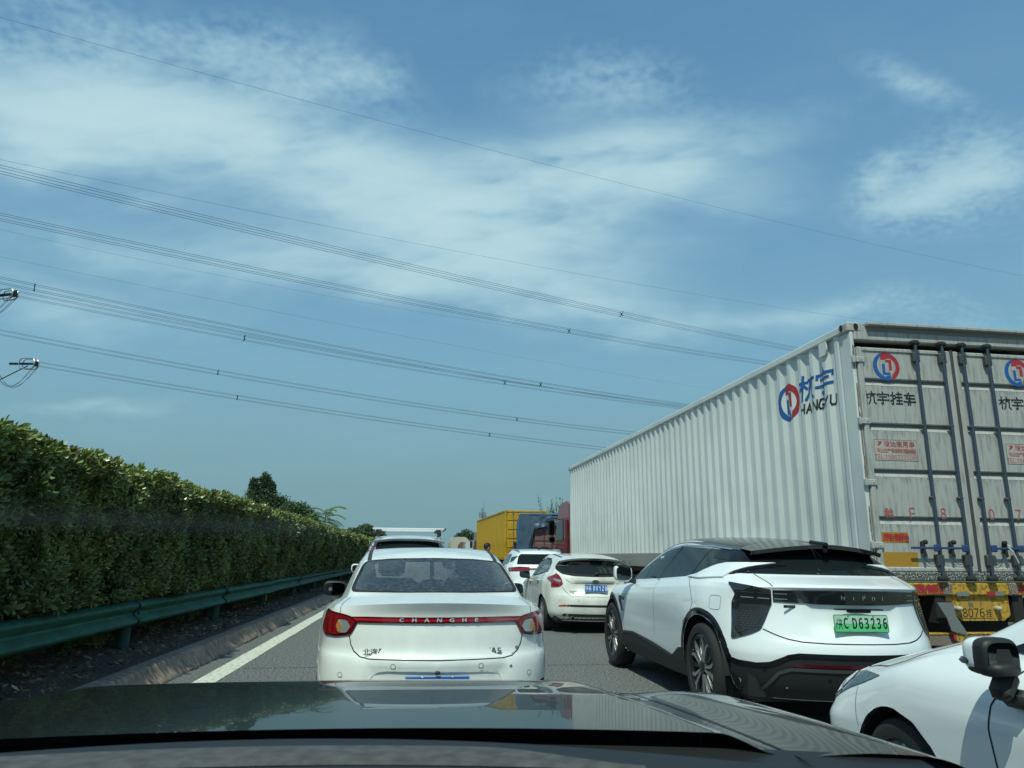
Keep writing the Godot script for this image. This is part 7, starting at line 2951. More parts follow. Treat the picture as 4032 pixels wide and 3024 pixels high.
# the hatchback in the next lane
func make_hatchback() -> void:
	var t := thing("white_hatchback", "white hatchback with arrow-shaped red lamps, a roof spoiler and a blue plate", "car", Vector3(3.30, 0, -14.15), deg_to_rad(1.0))
	t.rotation.z = -0.012
	var sh := car_body(t, hatch_rows(), [[-0.92, 0.32, 0.37], [-3.57, 0.32, 0.37]], null, [[0.0, 0.85, 0.38, 0.055, 0.05, 0.03]])
	underbody(t, 1.5, 4.2)
	var win := rounded(pts([-0.69, 1.20, -0.60, 1.10, -0.40, 1.068, 0, 1.062, 0.40, 1.068, 0.60, 1.10, 0.69, 1.20, 0.60, 1.325, 0.3, 1.345, -0.3, 1.345, -0.60, 1.325]), 0.05)
	var cuts := []
	glaze(t, sh, win, "rear", "rear_window", M.car_pane, 0.05, cuts)
	for s in [-1.0, 1.0]:
		var ax := "left" if s < 0 else "right"
		glaze(t, sh, rounded(pts([-0.86, 1.13, -1.02, 1.11, -1.62, 1.055, -1.62, 1.36, -1.2, 1.35, -0.98, 1.28]), 0.04), ax, "side_window", M.car_pane, 0.02, cuts)
		glaze(t, sh, rounded(pts([-1.70, 1.05, -2.72, 1.0, -2.30, 1.29, -1.70, 1.362]), 0.04), ax, "side_window", M.car_pane, 0.02, cuts)
		part("window_seal", sh.seam(pts([-0.80, 1.12, -1.02, 1.085, -1.66, 1.035, -2.76, 0.985]), ax, 0.012, 0.004), M.gap, t)
		part("window_seal", sh.seam(pts([-0.80, 1.13, -0.96, 1.29, -1.2, 1.365, -1.66, 1.378, -2.30, 1.305, -2.76, 0.985]), ax, 0.014, 0.004), M.gap, t)
		part("door_seam", sh.seam(pts([-1.66, 1.03, -1.66, 0.3]), ax, 0.009), M.soft_gap, t)
		part("door_seam", sh.seam(pts([-0.92, 1.08, -1.2, 0.82, -1.34, 0.55, -1.34, 0.35]), ax, 0.009), M.soft_gap, t)
		part("roof_strip", sh.seam(PackedVector2Array([Vector2(s * 0.54, -0.62), Vector2(s * 0.552, -1.2), Vector2(s * 0.55, -1.9)]), "top", 0.03, 0.004), M.black_plastic, t)
		handle(t, sh, -1.32, 0.94, ax, M.cream_paint)
		handle(t, sh, -2.35, 0.90, ax, M.cream_paint)
		for z in [-0.92, -3.57]:
			arch_liner(t, z, 0.32, 0.375, 0.87, s)
			wheel(t, Vector3(s * 0.785, 0.32, z), 0.32, 0.215, 0.215, s, "plain")
		door_mirror(t, Vector3(s * 0.975, 1.02, -2.62), s, Vector3(0.115, 0.085, 0.10), M.black_plastic, M.black_plastic)
		# arrow lamps that wrap round the corner
		var lamp := pts([0.615, 0.975, 0.60, 0.90, 0.66, 0.845, 0.79, 0.835, 0.785, 0.92, 0.83, 0.985, 0.80, 1.02, 0.735, 1.055, 0.69, 1.09, 0.64, 1.04])
		var clear := pts([0.63, 0.965, 0.635, 0.925, 0.70, 0.935, 0.755, 0.975, 0.735, 0.99])
		if s < 0:
			lamp = mirrored(lamp)
			clear = mirrored(clear)
		var l := part("tail_lamp", sh.patch(rounded(lamp, 0.012), "rear", 0.012, 0.03, 0.01), M.red_lens, t)
		part("clear_lens", sh.patch(rounded(clear, 0.01), "rear", 0.016, 0.03, 0.005), M.clear_lens, l)
		part("tailgate_seam", sh.seam(PackedVector2Array([Vector2(s * 0.62, 0.85), Vector2(s * 0.56, 0.76), Vector2(s * 0.50, 0.70), Vector2(s * 0.44, 0.675), Vector2(0, 0.672)]), "rear", 0.010), M.soft_gap, t)
		part("fog_reflector", sh.patch(PackedVector2Array([Vector2(s * 0.68, 0.505), Vector2(s * 0.56, 0.525), Vector2(s * 0.54, 0.495), Vector2(s * 0.68, 0.488)]), "rear", 0.006, 0.05), M.bright_red_lens, t)
	part("bumper_grille", sh.patch(pts([-0.54, 0.527, 0.54, 0.527, 0.54, 0.488, -0.54, 0.488]), "rear", 0.004, 0.08), M.black_plastic, t)
	part("valance", sh.patch(pts([-0.60, 0.36, 0.60, 0.36, 0.66, 0.24, -0.66, 0.24]), "rear", 0.004, 0.08), M.grey_plastic, t)
	# ledge and hollow for the plate
	part("tailgate_crease", sh.seam(pts([-0.55, 0.985, -0.45, 0.915, 0.45, 0.915, 0.55, 0.985]), "rear", 0.008, 0.002), M.soft_gap, t)
	plate(t, xf(Vector3(0.0, 0.828, -0.055), -0.12, 0, -0.02), 0.44, 0.14, M.plate_blue, M.ink_white, "陕", "A", "0V1Z0", 2)
	var bz = sh.hit(Vector2(0, 0.955), "rear")
	var bd := MB.new()
	bd.prism(circle(Vector2.ZERO, 0.075, 24, 0.032), 0.012, xf(bz[0]))
	var bo := part("badge", bd, M.chrome, t)
	var bi := MB.new()
	bi.prism(circle(Vector2.ZERO, 0.064, 24, 0.024), 0.003, xf(bz[0] + Vector3(0, 0, 0.0122)))
	part("badge_field", bi, M.smoke_lens, bo)
	latin("Ford", 0.024, xf(bz[0] + Vector3(0, 0, 0.0156)), bo, "lettering", M.fitting, 1.3, 0.001, "Droid Serif", true)
	latin("Focus", 0.03, xf(sh.hit(Vector2(-0.43, 0.77), "rear")[0] + Vector3(0, 0, 0.012)), t, "lettering", M.steel, 1.2, 0.003, "Droid Serif", true)
	latin("S", 0.03, xf(sh.hit(Vector2(-0.43, 0.73), "rear")[0] + Vector3(0, 0, 0.012)), t, "lettering", M.steel, 1.2, 0.003, "Droid Serif", true)
	sensors(t, sh, [[-0.34, 0.605], [0.34, 0.605], [0.66, 0.60], [-0.66, 0.60]])
	# spoiler
	var sp := MB.new()
	var r := [[], [], []]
	for i in 21:
		var u := i / 10.0 - 1.0
		var x := u * 0.635
		var ye := 1.385 - 0.055 * absf(u * u * u)
		var h := sh.skin(Vector2(x * 0.9, -0.66 - 0.05 * u * u), "top")
		r[0].append(h + Vector3(0, 0.004, 0))
		r[1].append(Vector3(x, ye, -0.20 - 0.14 * u * u))
		r[2].append(Vector3(x, ye - 0.035, -0.235 - 0.14 * u * u))
	sp.grid([r[2], r[1], r[0]])
	var under := []
	for q in r[0]:
		under.append(q + Vector3(0, -0.06, 0.2))
	sp.grid([under, r[2]])
	part("spoiler", sp, M.cream_paint, t, 30.0)
	var sl := MB.new()
	sl.box(Vector3(0, 1.368, -0.198), Vector3(0.24, 0.022, 0.012), 0.004)
	part("brake_light", sl, M.gap, t)
	var wi := MB.new()
	var w0 = sh.hit(Vector2(0.02, 1.095), "rear")[0] + Vector3(0, 0, 0.03)
	var w1 = sh.hit(Vector2(0.34, 1.09), "rear")[0] + Vector3(0, 0, 0.015)
	wi.tube(PackedVector3Array([w0, (w0 + w1) * 0.5 + Vector3(0, 0.012, 0.01), w1]), 0.012, 6, 0.4)
	wi.blob(Vector3(0.035, 0.028, 0.03), 0.9, xf(w0), 10, 8)
	part("wiper", wi, M.black_plastic, t)
	part("exhaust", MB.new().lathe(pts([0.03, 0.0, 0.035, 0.0, 0.035, -0.2]), 14, xf(Vector3(-0.45, 0.28, -0.05), 0, -PI / 2)), M.steel, t)
	glaze(t, sh, rounded(pts([-0.62, 1.0, 0.62, 1.0, 0.52, 1.30, -0.52, 1.30]), 0.05), "front", "windscreen", M.light_pane, 0.03, cuts)
	cabin(t, sh, 0.66, 0.40, 1.0, -0.62, -2.85, pts([-0.45, -0.75, -0.45, -2.2, 0.45, -2.2, 0.45, -0.75]), M.cabin_grey)
	for c in cuts:
		sh.cut(c[0], c[1])
	part("body", sh.mb, M.cream_paint, t, 42.0)


# the white crossover in front of the hatchback
func make_small_suv() -> void:
	var t := thing("white_crossover", "white crossover with roof rails and a red light bar, ahead of the hatchback", "car", Vector3(3.16, 0, -19.4), deg_to_rad(1.0))
	var sh := car_body(t, scaled_rows(hatch_rows(), Vector3(1.03, 1.095, 1.03)), [[-0.95, 0.36, 0.40], [-3.68, 0.36, 0.40]], M.bright_white_paint)
	underbody(t, 1.5, 4.3)
	var win := rounded(pts([-0.66, 1.21, 0.66, 1.21, 0.60, 1.42, 0.54, 1.475, -0.54, 1.475, -0.60, 1.42]), 0.03)
	part("rear_window", sh.patch(win, "rear", 0.004, 0.06), M.dark_glass, t)
	for s in [-1.0, 1.0]:
		var ax := "left" if s < 0 else "right"
		part("side_window", sh.patch(rounded(pts([-0.95, 1.24, -1.68, 1.17, -1.68, 1.48, -1.2, 1.47]), 0.04), ax, 0.004, 0.08), M.side_glass, t)
		part("side_window", sh.patch(rounded(pts([-1.76, 1.165, -2.80, 1.11, -2.38, 1.41, -1.76, 1.49]), 0.04), ax, 0.004, 0.08), M.side_glass, t)
		part("quarter_glass", sh.patch(pts([-0.52, 1.42, -0.60, 1.30, -0.86, 1.26, -1.0, 1.40]), ax, 0.004, 0.05), M.gloss_black, t)
		var rl := MB.new()
		rl.tube(path3([s * 0.56, 1.50, -0.62, s * 0.565, 1.585, -0.85, s * 0.575, 1.60, -1.5, s * 0.57, 1.58, -2.2, s * 0.56, 1.53, -2.4]), 0.022, 8)
		part("roof_rail", rl, M.fitting, t)
		var lamp := pts([0.84, 1.115, 0.60, 1.145, 0.36, 1.135, 0.36, 1.06, 0.62, 1.05, 0.84, 1.04])
		part("tail_lamp", sh.patch(rounded(mirrored(lamp) if s < 0 else lamp, 0.02), "rear", 0.010, 0.04, 0.008), M.red_lens, t)
		part("lamp_frame", sh.seam(rounded(mirrored(lamp) if s < 0 else lamp, 0.02), "rear", 0.016, 0.012, true), M.deep_red_lens, t)
		for z in [-0.95, -3.68]:
			arch_liner(t, z, 0.36, 0.405, 0.89, s)
			wheel(t, Vector3(s * 0.81, 0.36, z), 0.36, 0.225, 0.23, s, "plain")
		door_mirror(t, Vector3(s * 1.01, 1.12, -2.72), s, Vector3(0.12, 0.09, 0.10), M.bright_white_paint, M.black_plastic)
	part("light_bar", sh.patch(pts([-0.36, 1.115, 0.36, 1.115, 0.36, 1.08, -0.36, 1.08]), "rear", 0.008, 0.06), M.red_lens, t)
	var an := MB.new()
	an.prism(pts([-0.08, 0.0, 0.08, 0.0, 0.05, 0.07, 0.03, 0.075]), 0.03, Transform3D(Basis(Vector3(0, 0, 1), Vector3(0, 1, 0), Vector3(-1, 0, 0)), Vector3(0.015, 1.575, -0.85)))
	part("shark_fin", an, M.gloss_black, t)
	part("valance", sh.patch(pts([-0.80, 0.52, 0.80, 0.52, 0.75, 0.28, -0.75, 0.28]), "rear", 0.005, 0.08), M.black_plastic, t)
	plate(t, xf(Vector3(0.0, 0.90, -0.055), -0.12), 0.44, 0.14, M.plate_blue, M.ink_white, "陕", "A", "K2518", 2)


# the car with bars on its roof, in front of the sedan
func make_rack_wagon() -> void:
	var t := thing("white_wagon", "white car with silver bars across its roof, mostly hidden behind the sedan", "car", Vector3(-0.235, 0, -12.6), deg_to_rad(0.6))
	var sh := car_body(t, scaled_rows(hatch_rows(), Vector3(1.0, 1.20, 1.06)), [[-0.98, 0.35, 0.39], [-3.78, 0.35, 0.39]], M.bright_white_paint)
	underbody(t, 1.5, 4.4)
	var win := rounded(pts([-0.56, 1.32, 0.56, 1.32, 0.54, 1.58, 0.51, 1.625, 0.3, 1.645, -0.3, 1.645, -0.51, 1.625, -0.54, 1.58]), 0.03)
	part("rear_window", sh.patch(win, "rear", 0.004, 0.06), M.dark_glass, t)
	for s in [-1.0, 1.0]:
		var ax := "left" if s < 0 else "right"
		part("side_window", sh.patch(rounded(pts([-0.98, 1.28, -1.72, 1.21, -1.72, 1.54, -1.2, 1.53]), 0.04), ax, 0.004, 0.08), M.side_glass, t)
		part("side_window", sh.patch(rounded(pts([-1.80, 1.205, -2.88, 1.15, -2.44, 1.47, -1.80, 1.55]), 0.04), ax, 0.004, 0.08), M.side_glass, t)
		# tall lamps up the pillars
		var lamp := pts([0.615, 1.655, 0.545, 1.65, 0.565, 1.34, 0.62, 1.22, 0.78, 1.20, 0.745, 1.36, 0.675, 1.52])
		part("tail_lamp", sh.patch(rounded(mirrored(lamp) if s < 0 else lamp, 0.015), "rear", 0.008, 0.04, 0.008), M.red_lens, t)
		var rl := MB.new()
		rl.tube(path3([s * 0.57, 1.66, -0.9, s * 0.575, 1.72, -1.15, s * 0.58, 1.735, -1.6, s * 0.57, 1.70, -2.3]), 0.02, 8)
		part("roof_rail", rl, M.fitting, t)
		for z in [-0.98, -3.78]:
			arch_liner(t, z, 0.35, 0.395, 0.87, s)
			wheel(t, Vector3(s * 0.785, 0.35, z), 0.35, 0.22, 0.23, s, "plain")
		door_mirror(t, Vector3(s * 1.0, 1.15, -2.85), s, Vector3(0.125, 0.09, 0.10), M.bright_white_paint, M.black_plastic)
	# spoiler lip over the glass
	var sp := MB.new()
	var r := [[], [], []]
	for i in 21:
		var u := i / 10.0 - 1.0
		var x := u * 0.625
		var ye := 1.69 - 0.05 * absf(u * u * u)
		var h := sh.skin(Vector2(x * 0.9, -0.72 - 0.05 * u * u), "top")
		r[0].append(h + Vector3(0, 0.004, 0))
		r[1].append(Vector3(x, ye, -0.30 - 0.14 * u * u))
		r[2].append(Vector3(x, ye - 0.03, -0.335 - 0.14 * u * u))
	sp.grid([r[2], r[1], r[0]])
	part("spoiler", sp, M.bright_white_paint, t, 30.0)
	# two aluminium bars on clamped feet
	for q in [[-0.95, 1.872], [-1.75, 1.87]]:
		var b := MB.new()
		b.box(Vector3(0.0, q[1], q[0]), Vector3(1.28, 0.032, 0.075), 0.014)
		var bar := part("roof_bar", b, M.bar_aluminium, t)
		var e := MB.new()
		for s in [-1.0, 1.0]:
			e.box(Vector3(s * 0.652, q[1], q[0]), Vector3(0.03, 0.036, 0.079), 0.01)
		part("end_cap", e, M.black_plastic, bar)
		var f := MB.new()
		for s in [-1.0, 1.0]:
			f.box(Vector3(s * 0.525, q[1] - 0.032, q[0]), Vector3(0.11, 0.035, 0.06), 0.014)
			f.box(Vector3(s * 0.555, q[1] - 0.085, q[0]), Vector3(0.05, 0.09, 0.05), 0.014)
		part("foot", f, M.black_plastic, bar)
	plate(t, xf(Vector3(0.0, 0.92, -0.06), -0.12), 0.44, 0.14, M.plate_blue, M.ink_white, "陕", "A", "G58J2", 2)


# the white car close on the right
func make_sedan_right() -> void:
	var t := thing("white_saloon", "white car cut off at the lower right corner, its black mirror facing us", "car", Vector3(3.19, 0, 0.14), 0.0)
	var rows := [
		row(0.20, -0.12, [0.72, 0.20, -0.40], 0.15, [0.80, 0.20, -1.2, 0.82, 0.20, -2.3, 0.80, 0.20, -3.6], [0.72, 0.20, -4.46], 0.25, 0.20, -4.58, 3),
		row(0.30, -0.03, [0.79, 0.30, -0.33], 0.2, [0.875, 0.28, -1.0, 0.865, 0.27, -2.3, 0.875, 0.27, -3.75], [0.81, 0.28, -4.52], 0.22, 0.28, -4.66, 5),
		row(0.52, 0.0, [0.815, 0.52, -0.27], 0.28, [0.893, 0.55, -1.0, 0.875, 0.55, -2.3, 0.892, 0.55, -3.75], [0.845, 0.53, -4.53], 0.20, 0.53, -4.70, 3),
		row(0.62, -0.02, [0.81, 0.62, -0.28], 0.26, [0.893, 0.66, -1.0, 0.878, 0.64, -2.3, 0.894, 0.64, -3.74], [0.825, 0.60, -4.50], 0.20, 0.59, -4.68, 3),
		row(0.76, -0.05, [0.80, 0.76, -0.29], 0.24, [0.890, 0.79, -1.0, 0.885, 0.76, -2.3, 0.889, 0.745, -3.72], [0.79, 0.70, -4.44], 0.20, 0.71, -4.62, 4),
		row(0.88, -0.07, [0.785, 0.88, -0.31], 0.22, [0.88, 0.89, -1.0, 0.872, 0.84, -2.3, 0.868, 0.845, -3.68], [0.745, 0.78, -4.34], 0.20, 0.81, -4.52, 4),
		row(0.98, -0.08, [0.765, 0.97, -0.31], 0.2, [0.86, 0.97, -1.0, 0.862, 0.905, -2.3, 0.828, 0.915, -3.60], [0.715, 0.872, -4.06], 0.20, 0.91, -4.23, 4),
		row(1.06, -0.05, [0.72, 1.03, -0.30], 0.18, [0.80, 1.03, -1.0, 0.83, 0.955, -2.3, 0.785, 0.97, -3.48], [0.70, 0.965, -3.74], 0.2, 1.005, -3.86, 4),
		row(1.10, -0.50, [0.66, 1.08, -0.58], 0.10, [0.745, 1.05, -1.1, 0.785, 0.99, -2.3, 0.745, 1.02, -3.16], [0.70, 1.06, -3.37], 0.12, 1.085, -3.46, 7, true),
		row(1.365, -1.25, [0.585, 1.335, -1.33], 0.10, [0.60, 1.385, -1.7, 0.61, 1.41, -2.05, 0.605, 1.39, -2.45], [0.59, 1.355, -2.70], 0.10, 1.38, -2.70, 4),
		row(1.41, -1.5, [0.42, 1.40, -1.55], 0.10, [0.42, 1.43, -1.8, 0.43, 1.445, -2.0, 0.42, 1.43, -2.3], [0.40, 1.41, -2.45], 0.1, 1.42, -2.42, 3),
		row(1.43, -1.65, [0.0, 1.43, -1.66], 0.002, [0.0, 1.445, -1.85, 0.0, 1.455, -2.0, 0.0, 1.45, -2.2], [0.0, 1.435, -2.35], 0.002, 1.435, -2.35, 1)]
	var sh := car_body(t, rows, [[-3.75, 0.325, 0.375], [-1.02, 0.325, 0.375]], M.bright_white_paint)
	underbody(t, 1.5, 4.4)
	for s in [-1.0, 1.0]:
		var ax := "left" if s < 0 else "right"
		part("side_window", sh.patch(rounded(pts([-1.4, 1.07, -1.95, 1.04, -1.95, 1.355, -1.6, 1.31]), 0.04), ax, 0.003, 0.06), M.side_glass, t)
		var fw := rounded(pts([-2.02, 1.035, -2.98, 1.03, -2.90, 1.095, -2.56, 1.315, -2.02, 1.36]), 0.03)
		part("side_window", sh.patch(fw, ax, 0.003, 0.06), M.side_glass, t)
		part("window_seal", sh.seam(fw, ax, 0.022, 0.005, true), M.gap, t)
		part("quarter_glass", sh.patch(pts([-2.99, 1.03, -3.14, 1.035, -2.94, 1.11]), ax, 0.004, 0.05), M.gloss_black, t)
		part("door_seam", sh.seam(pts([-1.98, 1.03, -1.98, 0.32]), ax, 0.008), M.soft_gap, t)
		part("door_seam", sh.seam(pts([-2.975, 0.985, -3.03, 0.92, -3.085, 0.83, -3.10, 0.74, -3.08, 0.55, -3.05, 0.32]), ax, 0.009), M.gap, t)
		handle(t, sh, -1.62, 0.90, ax, M.bright_white_paint)
		handle(t, sh, -2.52, 0.875, ax, M.bright_white_paint)
		arch_liner(t, -3.75, 0.325, 0.38, 0.85, s)
		arch_liner(t, -1.02, 0.325, 0.38, 0.85, s)
		wheel(t, Vector3(s * 0.77, 0.325, -3.75), 0.325, 0.205, 0.22, s, "duo")
		wheel(t, Vector3(s * 0.77, 0.325, -1.02), 0.325, 0.205, 0.22, s, "duo")
		# bonnet shut line, seen from above
		part("bonnet_seam", sh.seam(PackedVector2Array([Vector2(s * 0.60, -4.40), Vector2(s * 0.72, -4.16), Vector2(s * 0.785, -3.90), Vector2(s * 0.77, -3.76), Vector2(s * 0.72, -3.62), Vector2(s * 0.68, -3.46)]), "top", 0.009), M.gap, t)
		# headlamp at the corner
		var hl := pts([-3.90, 0.825, -4.04, 0.775, -4.22, 0.715, -4.44, 0.62, -4.56, 0.635, -4.56, 0.715, -4.42, 0.765, -4.12, 0.815])
		part("headlamp", sh.patch(rounded(hl, 0.012), ax, 0.005, 0.04, 0.006), M.smoke_lens, t)
		part("headlamp_lens", sh.patch(rounded(pts([-4.32, 0.69, -4.44, 0.632, -4.545, 0.645, -4.545, 0.705, -4.42, 0.75]), 0.012), ax, 0.009, 0.03, 0.003), M.clear_lens, t)
		part("bumper_seam", sh.seam(pts([-4.13, 0.735, -4.12, 0.64, -4.08, 0.55]), ax, 0.006), M.soft_gap, t)
		# mirror on a stalk
		var mx: float = s * 0.975
		var m := MB.new()
		m.blob(Vector3(0.078, 0.070, 0.105), 0.6, xf(Vector3.ZERO), 26, 16)
		for i in m.v.size():
			var q := m.v[i]
			if q.z > 0:
				q.z *= 0.35
			m.v[i] = q + Vector3(mx, 1.040, -2.92)
		var cap := part("mirror", m, M.bright_white_paint, t, 60.0)
		var bz := MB.new()
		bz.blob(Vector3(0.080, 0.073, 0.045), 0.55, xf(Vector3(mx, 1.038, -2.908)), 26, 12)
		part("mirror_housing", bz, M.black_plastic, cap, 60.0)
		var tn := MB.new()
		tn.box(Vector3(mx + s * 0.05, 1.018, -2.985), Vector3(0.07, 0.026, 0.06), 0.012)
		part("turn_signal", tn, M.smoke_lens, cap)
		var lw := MB.new()
		lw.blob(Vector3(0.074, 0.030, 0.09), 0.7, xf(Vector3(mx, 0.998, -2.925)), 20, 10)
		part("mirror_underside", lw, M.black_plastic, cap, 60.0)
		var g := MB.new()
		var pl := PackedVector2Array()
		for i in 28:
			var a := TAU * i / 28.0
			pl.append(Vector2(signf(cos(a)) * pow(absf(cos(a)), 0.55) * 0.064, signf(sin(a)) * pow(absf(sin(a)), 0.55) * 0.057))
		g.prism(pl, 0.004, xf(Vector3(mx, 1.038, -2.868)))
		part("mirror_glass", g, M.mirror_glass, cap)
		var st := MB.new()
		st.box(Vector3(mx - s * 0.03, 0.935, -2.92), Vector3(0.07, 0.12, 0.10), 0.025, Basis(Vector3(0, 0, 1), s * 0.5))
		st.box(Vector3(mx - s * 0.075, 0.885, -2.92), Vector3(0.06, 0.07, 0.12), 0.02)
		part("mirror_stalk", st, M.black_plastic, cap)
	part("windscreen", sh.patch(rounded(pts([-0.66, 1.085, 0.66, 1.085, 0.55, 1.335, -0.55, 1.335]), 0.04), "front", 0.003, 0.06), M.dark_glass, t)
	part("grille", sh.patch(rounded(pts([-0.5, 0.56, 0.5, 0.56, 0.42, 0.34, -0.42, 0.34]), 0.04), "front", 0.004, 0.06), M.black_plastic, t)
	part("rear_window", sh.patch(rounded(pts([-0.62, 1.11, 0.62, 1.11, 0.55, 1.33, -0.55, 1.33]), 0.04), "rear", 0.003, 0.08), M.dark_glass, t)


# ---------- a man standing in the road

func nets(field: Callable, lo: Vector3, hi: Vector3, cell: float) -> MB:
	var m := MB.new()
	var n := Vector3i(((hi - lo) / cell).ceil()) + Vector3i.ONE
	var d := PackedFloat32Array()
	d.resize(n.x * n.y * n.z)
	var i := 0
	for z in n.z:
		for y in n.y:
			for x in n.x:
				d[i] = field.call(lo + Vector3(x, y, z) * cell)
				i += 1
	var at := {}
	var sx := 1
	var sy := n.x
	var sz := n.x * n.y
	for z in n.z - 1:
		for y in n.y - 1:
			for x in n.x - 1:
				var b := x + y * sy + z * sz
				var s := 0
				var sum := Vector3.ZERO
				for e in [[0, 0, 0, 0], [0, 0, 0, 1], [0, 0, 0, 2], [1, 0, 0, 1], [1, 0, 0, 2], [0, 1, 0, 0], [0, 1, 0, 2], [0, 0, 1, 0], [0, 0, 1, 1], [1, 1, 0, 2], [1, 0, 1, 1], [0, 1, 1, 0]]:
					var o := Vector3(e[0], e[1], e[2])
					var a: float = d[b + e[0] * sx + e[1] * sy + e[2] * sz]
					var c: float = d[b + e[0] * sx + e[1] * sy + e[2] * sz + [sx, sy, sz][e[3]]]
					if (a < 0) != (c < 0):
						o[e[3]] += a / (a - c)
						sum += o
						s += 1
				if s > 0:
					at[b] = m.p(lo + (Vector3(x, y, z) + sum / s) * cell)
	for z in range(1, n.z - 1):
		for y in range(1, n.y - 1):
			for x in range(1, n.x - 1):
				var b := x + y * sy + z * sz
				for ax in 3:
					var st: int = [sx, sy, sz][ax]
					if (d[b] < 0) == (d[b + st] < 0):
						continue
					var u: int = [sy, sz, sx][ax]
					var w: int = [sz, sx, sy][ax]
					var ids := [at[b - u - w], at[b - w], at[b], at[b - u]]
					if d[b] < 0:
						m.quad(ids[0], ids[1], ids[2], ids[3])
					else:
						m.quad(ids[0], ids[3], ids[2], ids[1])
	return m


func bones(list: Array, k: float) -> Callable:
	return func(p: Vector3) -> float:
		var acc := 0.0
		for b in list:
			var a: Vector3 = b[0]
			var ab: Vector3 = b[1] - a
			var h := clampf((p - a).dot(ab) / ab.length_squared(), 0.0, 1.0)
			var dd: float = ((p - a - ab * h) * (b[4] if b.size() > 4 else Vector3.ONE)).length() - lerpf(b[2], b[3], h)
			acc += exp(-dd / k)
		return -k * log(maxf(acc, 1e-30))


func make_person() -> void:
	var t := thing("person", "dark-haired man standing on the road, only his head showing above the sedan roof", "person", Vector3(1.90, 0, -22.0), deg_to_rad(-60))
	# facing -z in his own axes
	var body := []
	for s in [-1.0, 1.0]:
		body.append_array([
			[Vector3(s * 0.10, 0.92, 0), Vector3(s * 0.11, 0.50, -0.01), 0.085, 0.055], [Vector3(s * 0.11, 0.50, -0.01), Vector3(s * 0.11, 0.09, 0.02), 0.055, 0.036],
			[Vector3(s * 0.11, 0.05, 0.04), Vector3(s * 0.125, 0.035, -0.17), 0.042, 0.034],
			[Vector3(s * 0.185, 1.42, 0.01), Vector3(s * 0.24, 1.13, 0.03), 0.052, 0.040], [Vector3(s * 0.24, 1.13, 0.03), Vector3(s * 0.25, 0.87, -0.05), 0.039, 0.026],
			[Vector3(s * 0.25, 0.86, -0.05), Vector3(s * 0.25, 0.78, -0.07), 0.03, 0.034, Vector3(1.6, 1, 1)]])
		for f in 4:
			body.append([Vector3(s * 0.248, 0.785, -0.10 + 0.02 * f), Vector3(s * 0.238, 0.70 - (0.01 if f == 0 or f == 3 else 0.0) + 0.012, -0.105 + 0.02 * f), 0.0095, 0.008])
		body.append([Vector3(s * 0.24, 0.83, -0.095), Vector3(s * 0.232, 0.765, -0.125), 0.011, 0.009])
	body.append_array([[Vector3(0, 1.40, 0.01), Vector3(0, 1.0, 0), 0.15, 0.145, Vector3(0.86, 1, 1.25)], [Vector3(0, 1.42, 0.01), Vector3(0, 1.56, 0.0), 0.065, 0.055]])
	var head := [[Vector3(0, 1.66, 0.0), Vector3(0, 1.665, 0.0), 0.088, 0.088, Vector3(1.12, 0.84, 0.93)], [Vector3(0, 1.60, -0.035), Vector3(0, 1.575, -0.055), 0.055, 0.032], [Vector3(0, 1.52, 0), Vector3(0, 1.6, 0), 0.056, 0.058],
		[Vector3(0, 1.655, -0.095), Vector3(0, 1.622, -0.112), 0.009, 0.014], [Vector3(0.081, 1.655, 0.01), Vector3(0.086, 1.62, 0.008), 0.012, 0.01], [Vector3(-0.081, 1.655, 0.01), Vector3(-0.086, 1.62, 0.008), 0.012, 0.01]]
	var all := nets(bones(body, 0.012), Vector3(-0.36, -0.02, -0.26), Vector3(0.36, 1.60, 0.22), 0.018)
	all.add(nets(bones(head, 0.008), Vector3(-0.13, 1.50, -0.15), Vector3(0.13, 1.80, 0.13), 0.009))
	part("body", all, M.skin, t, 70.0)
	var hair := [[Vector3(0, 1.69, 0.018), Vector3(0, 1.70, 0.012), 0.088, 0.088, Vector3(1.05, 0.84, 0.92)], [Vector3(0, 1.735, -0.045), Vector3(0, 1.725, 0.06), 0.045, 0.045, Vector3(0.75, 1, 1)]]
	part("hair", nets(bones(hair, 0.01), Vector3(-0.13, 1.58, -0.14), Vector3(0.13, 1.82, 0.16), 0.011), M.hair, t, 50.0)
	var fc := MB.new()
	for s in [-1.0, 1.0]:
		fc.blob(Vector3(0.014, 0.006, 0.005), 1.0, xf(Vector3(s * 0.032, 1.655, -0.088)), 8, 6)
		fc.box(Vector3(s * 0.034, 1.678, -0.086), Vector3(0.034, 0.007, 0.008), 0.002)
	fc.box(Vector3(0, 1.588, -0.088), Vector3(0.042, 0.006, 0.006), 0.002)
	part("eyes_and_mouth", fc, M.hair, t)
	var sh := [[Vector3(0, 1.40, 0.01), Vector3(0, 0.93, 0), 0.168, 0.165, Vector3(0.88, 1, 1.22)]]
	for s in [-1.0, 1.0]:
		sh.append([Vector3(s * 0.185, 1.42, 0.01), Vector3(s * 0.232, 1.20, 0.025), 0.07, 0.065])
	part("shirt", nets(bones(sh, 0.015), Vector3(-0.36, 0.70, -0.24), Vector3(0.36, 1.56, 0.24), 0.02), M.shirt, t, 70.0)
	var tr := [[Vector3(0, 0.98, 0), Vector3(0, 0.90, 0), 0.15, 0.14, Vector3(0.88, 1, 1.15)]]
	for s in [-1.0, 1.0]:
		tr.append([Vector3(s * 0.10, 0.90, 0), Vector3(s * 0.112, 0.13, 0.02), 0.105, 0.062])
	part("trousers", nets(bones(tr, 0.012), Vector3(-0.32, 0.05, -0.24), Vector3(0.32, 1.12, 0.24), 0.02), M.trousers, t, 70.0)


# ---------- the car we sit in

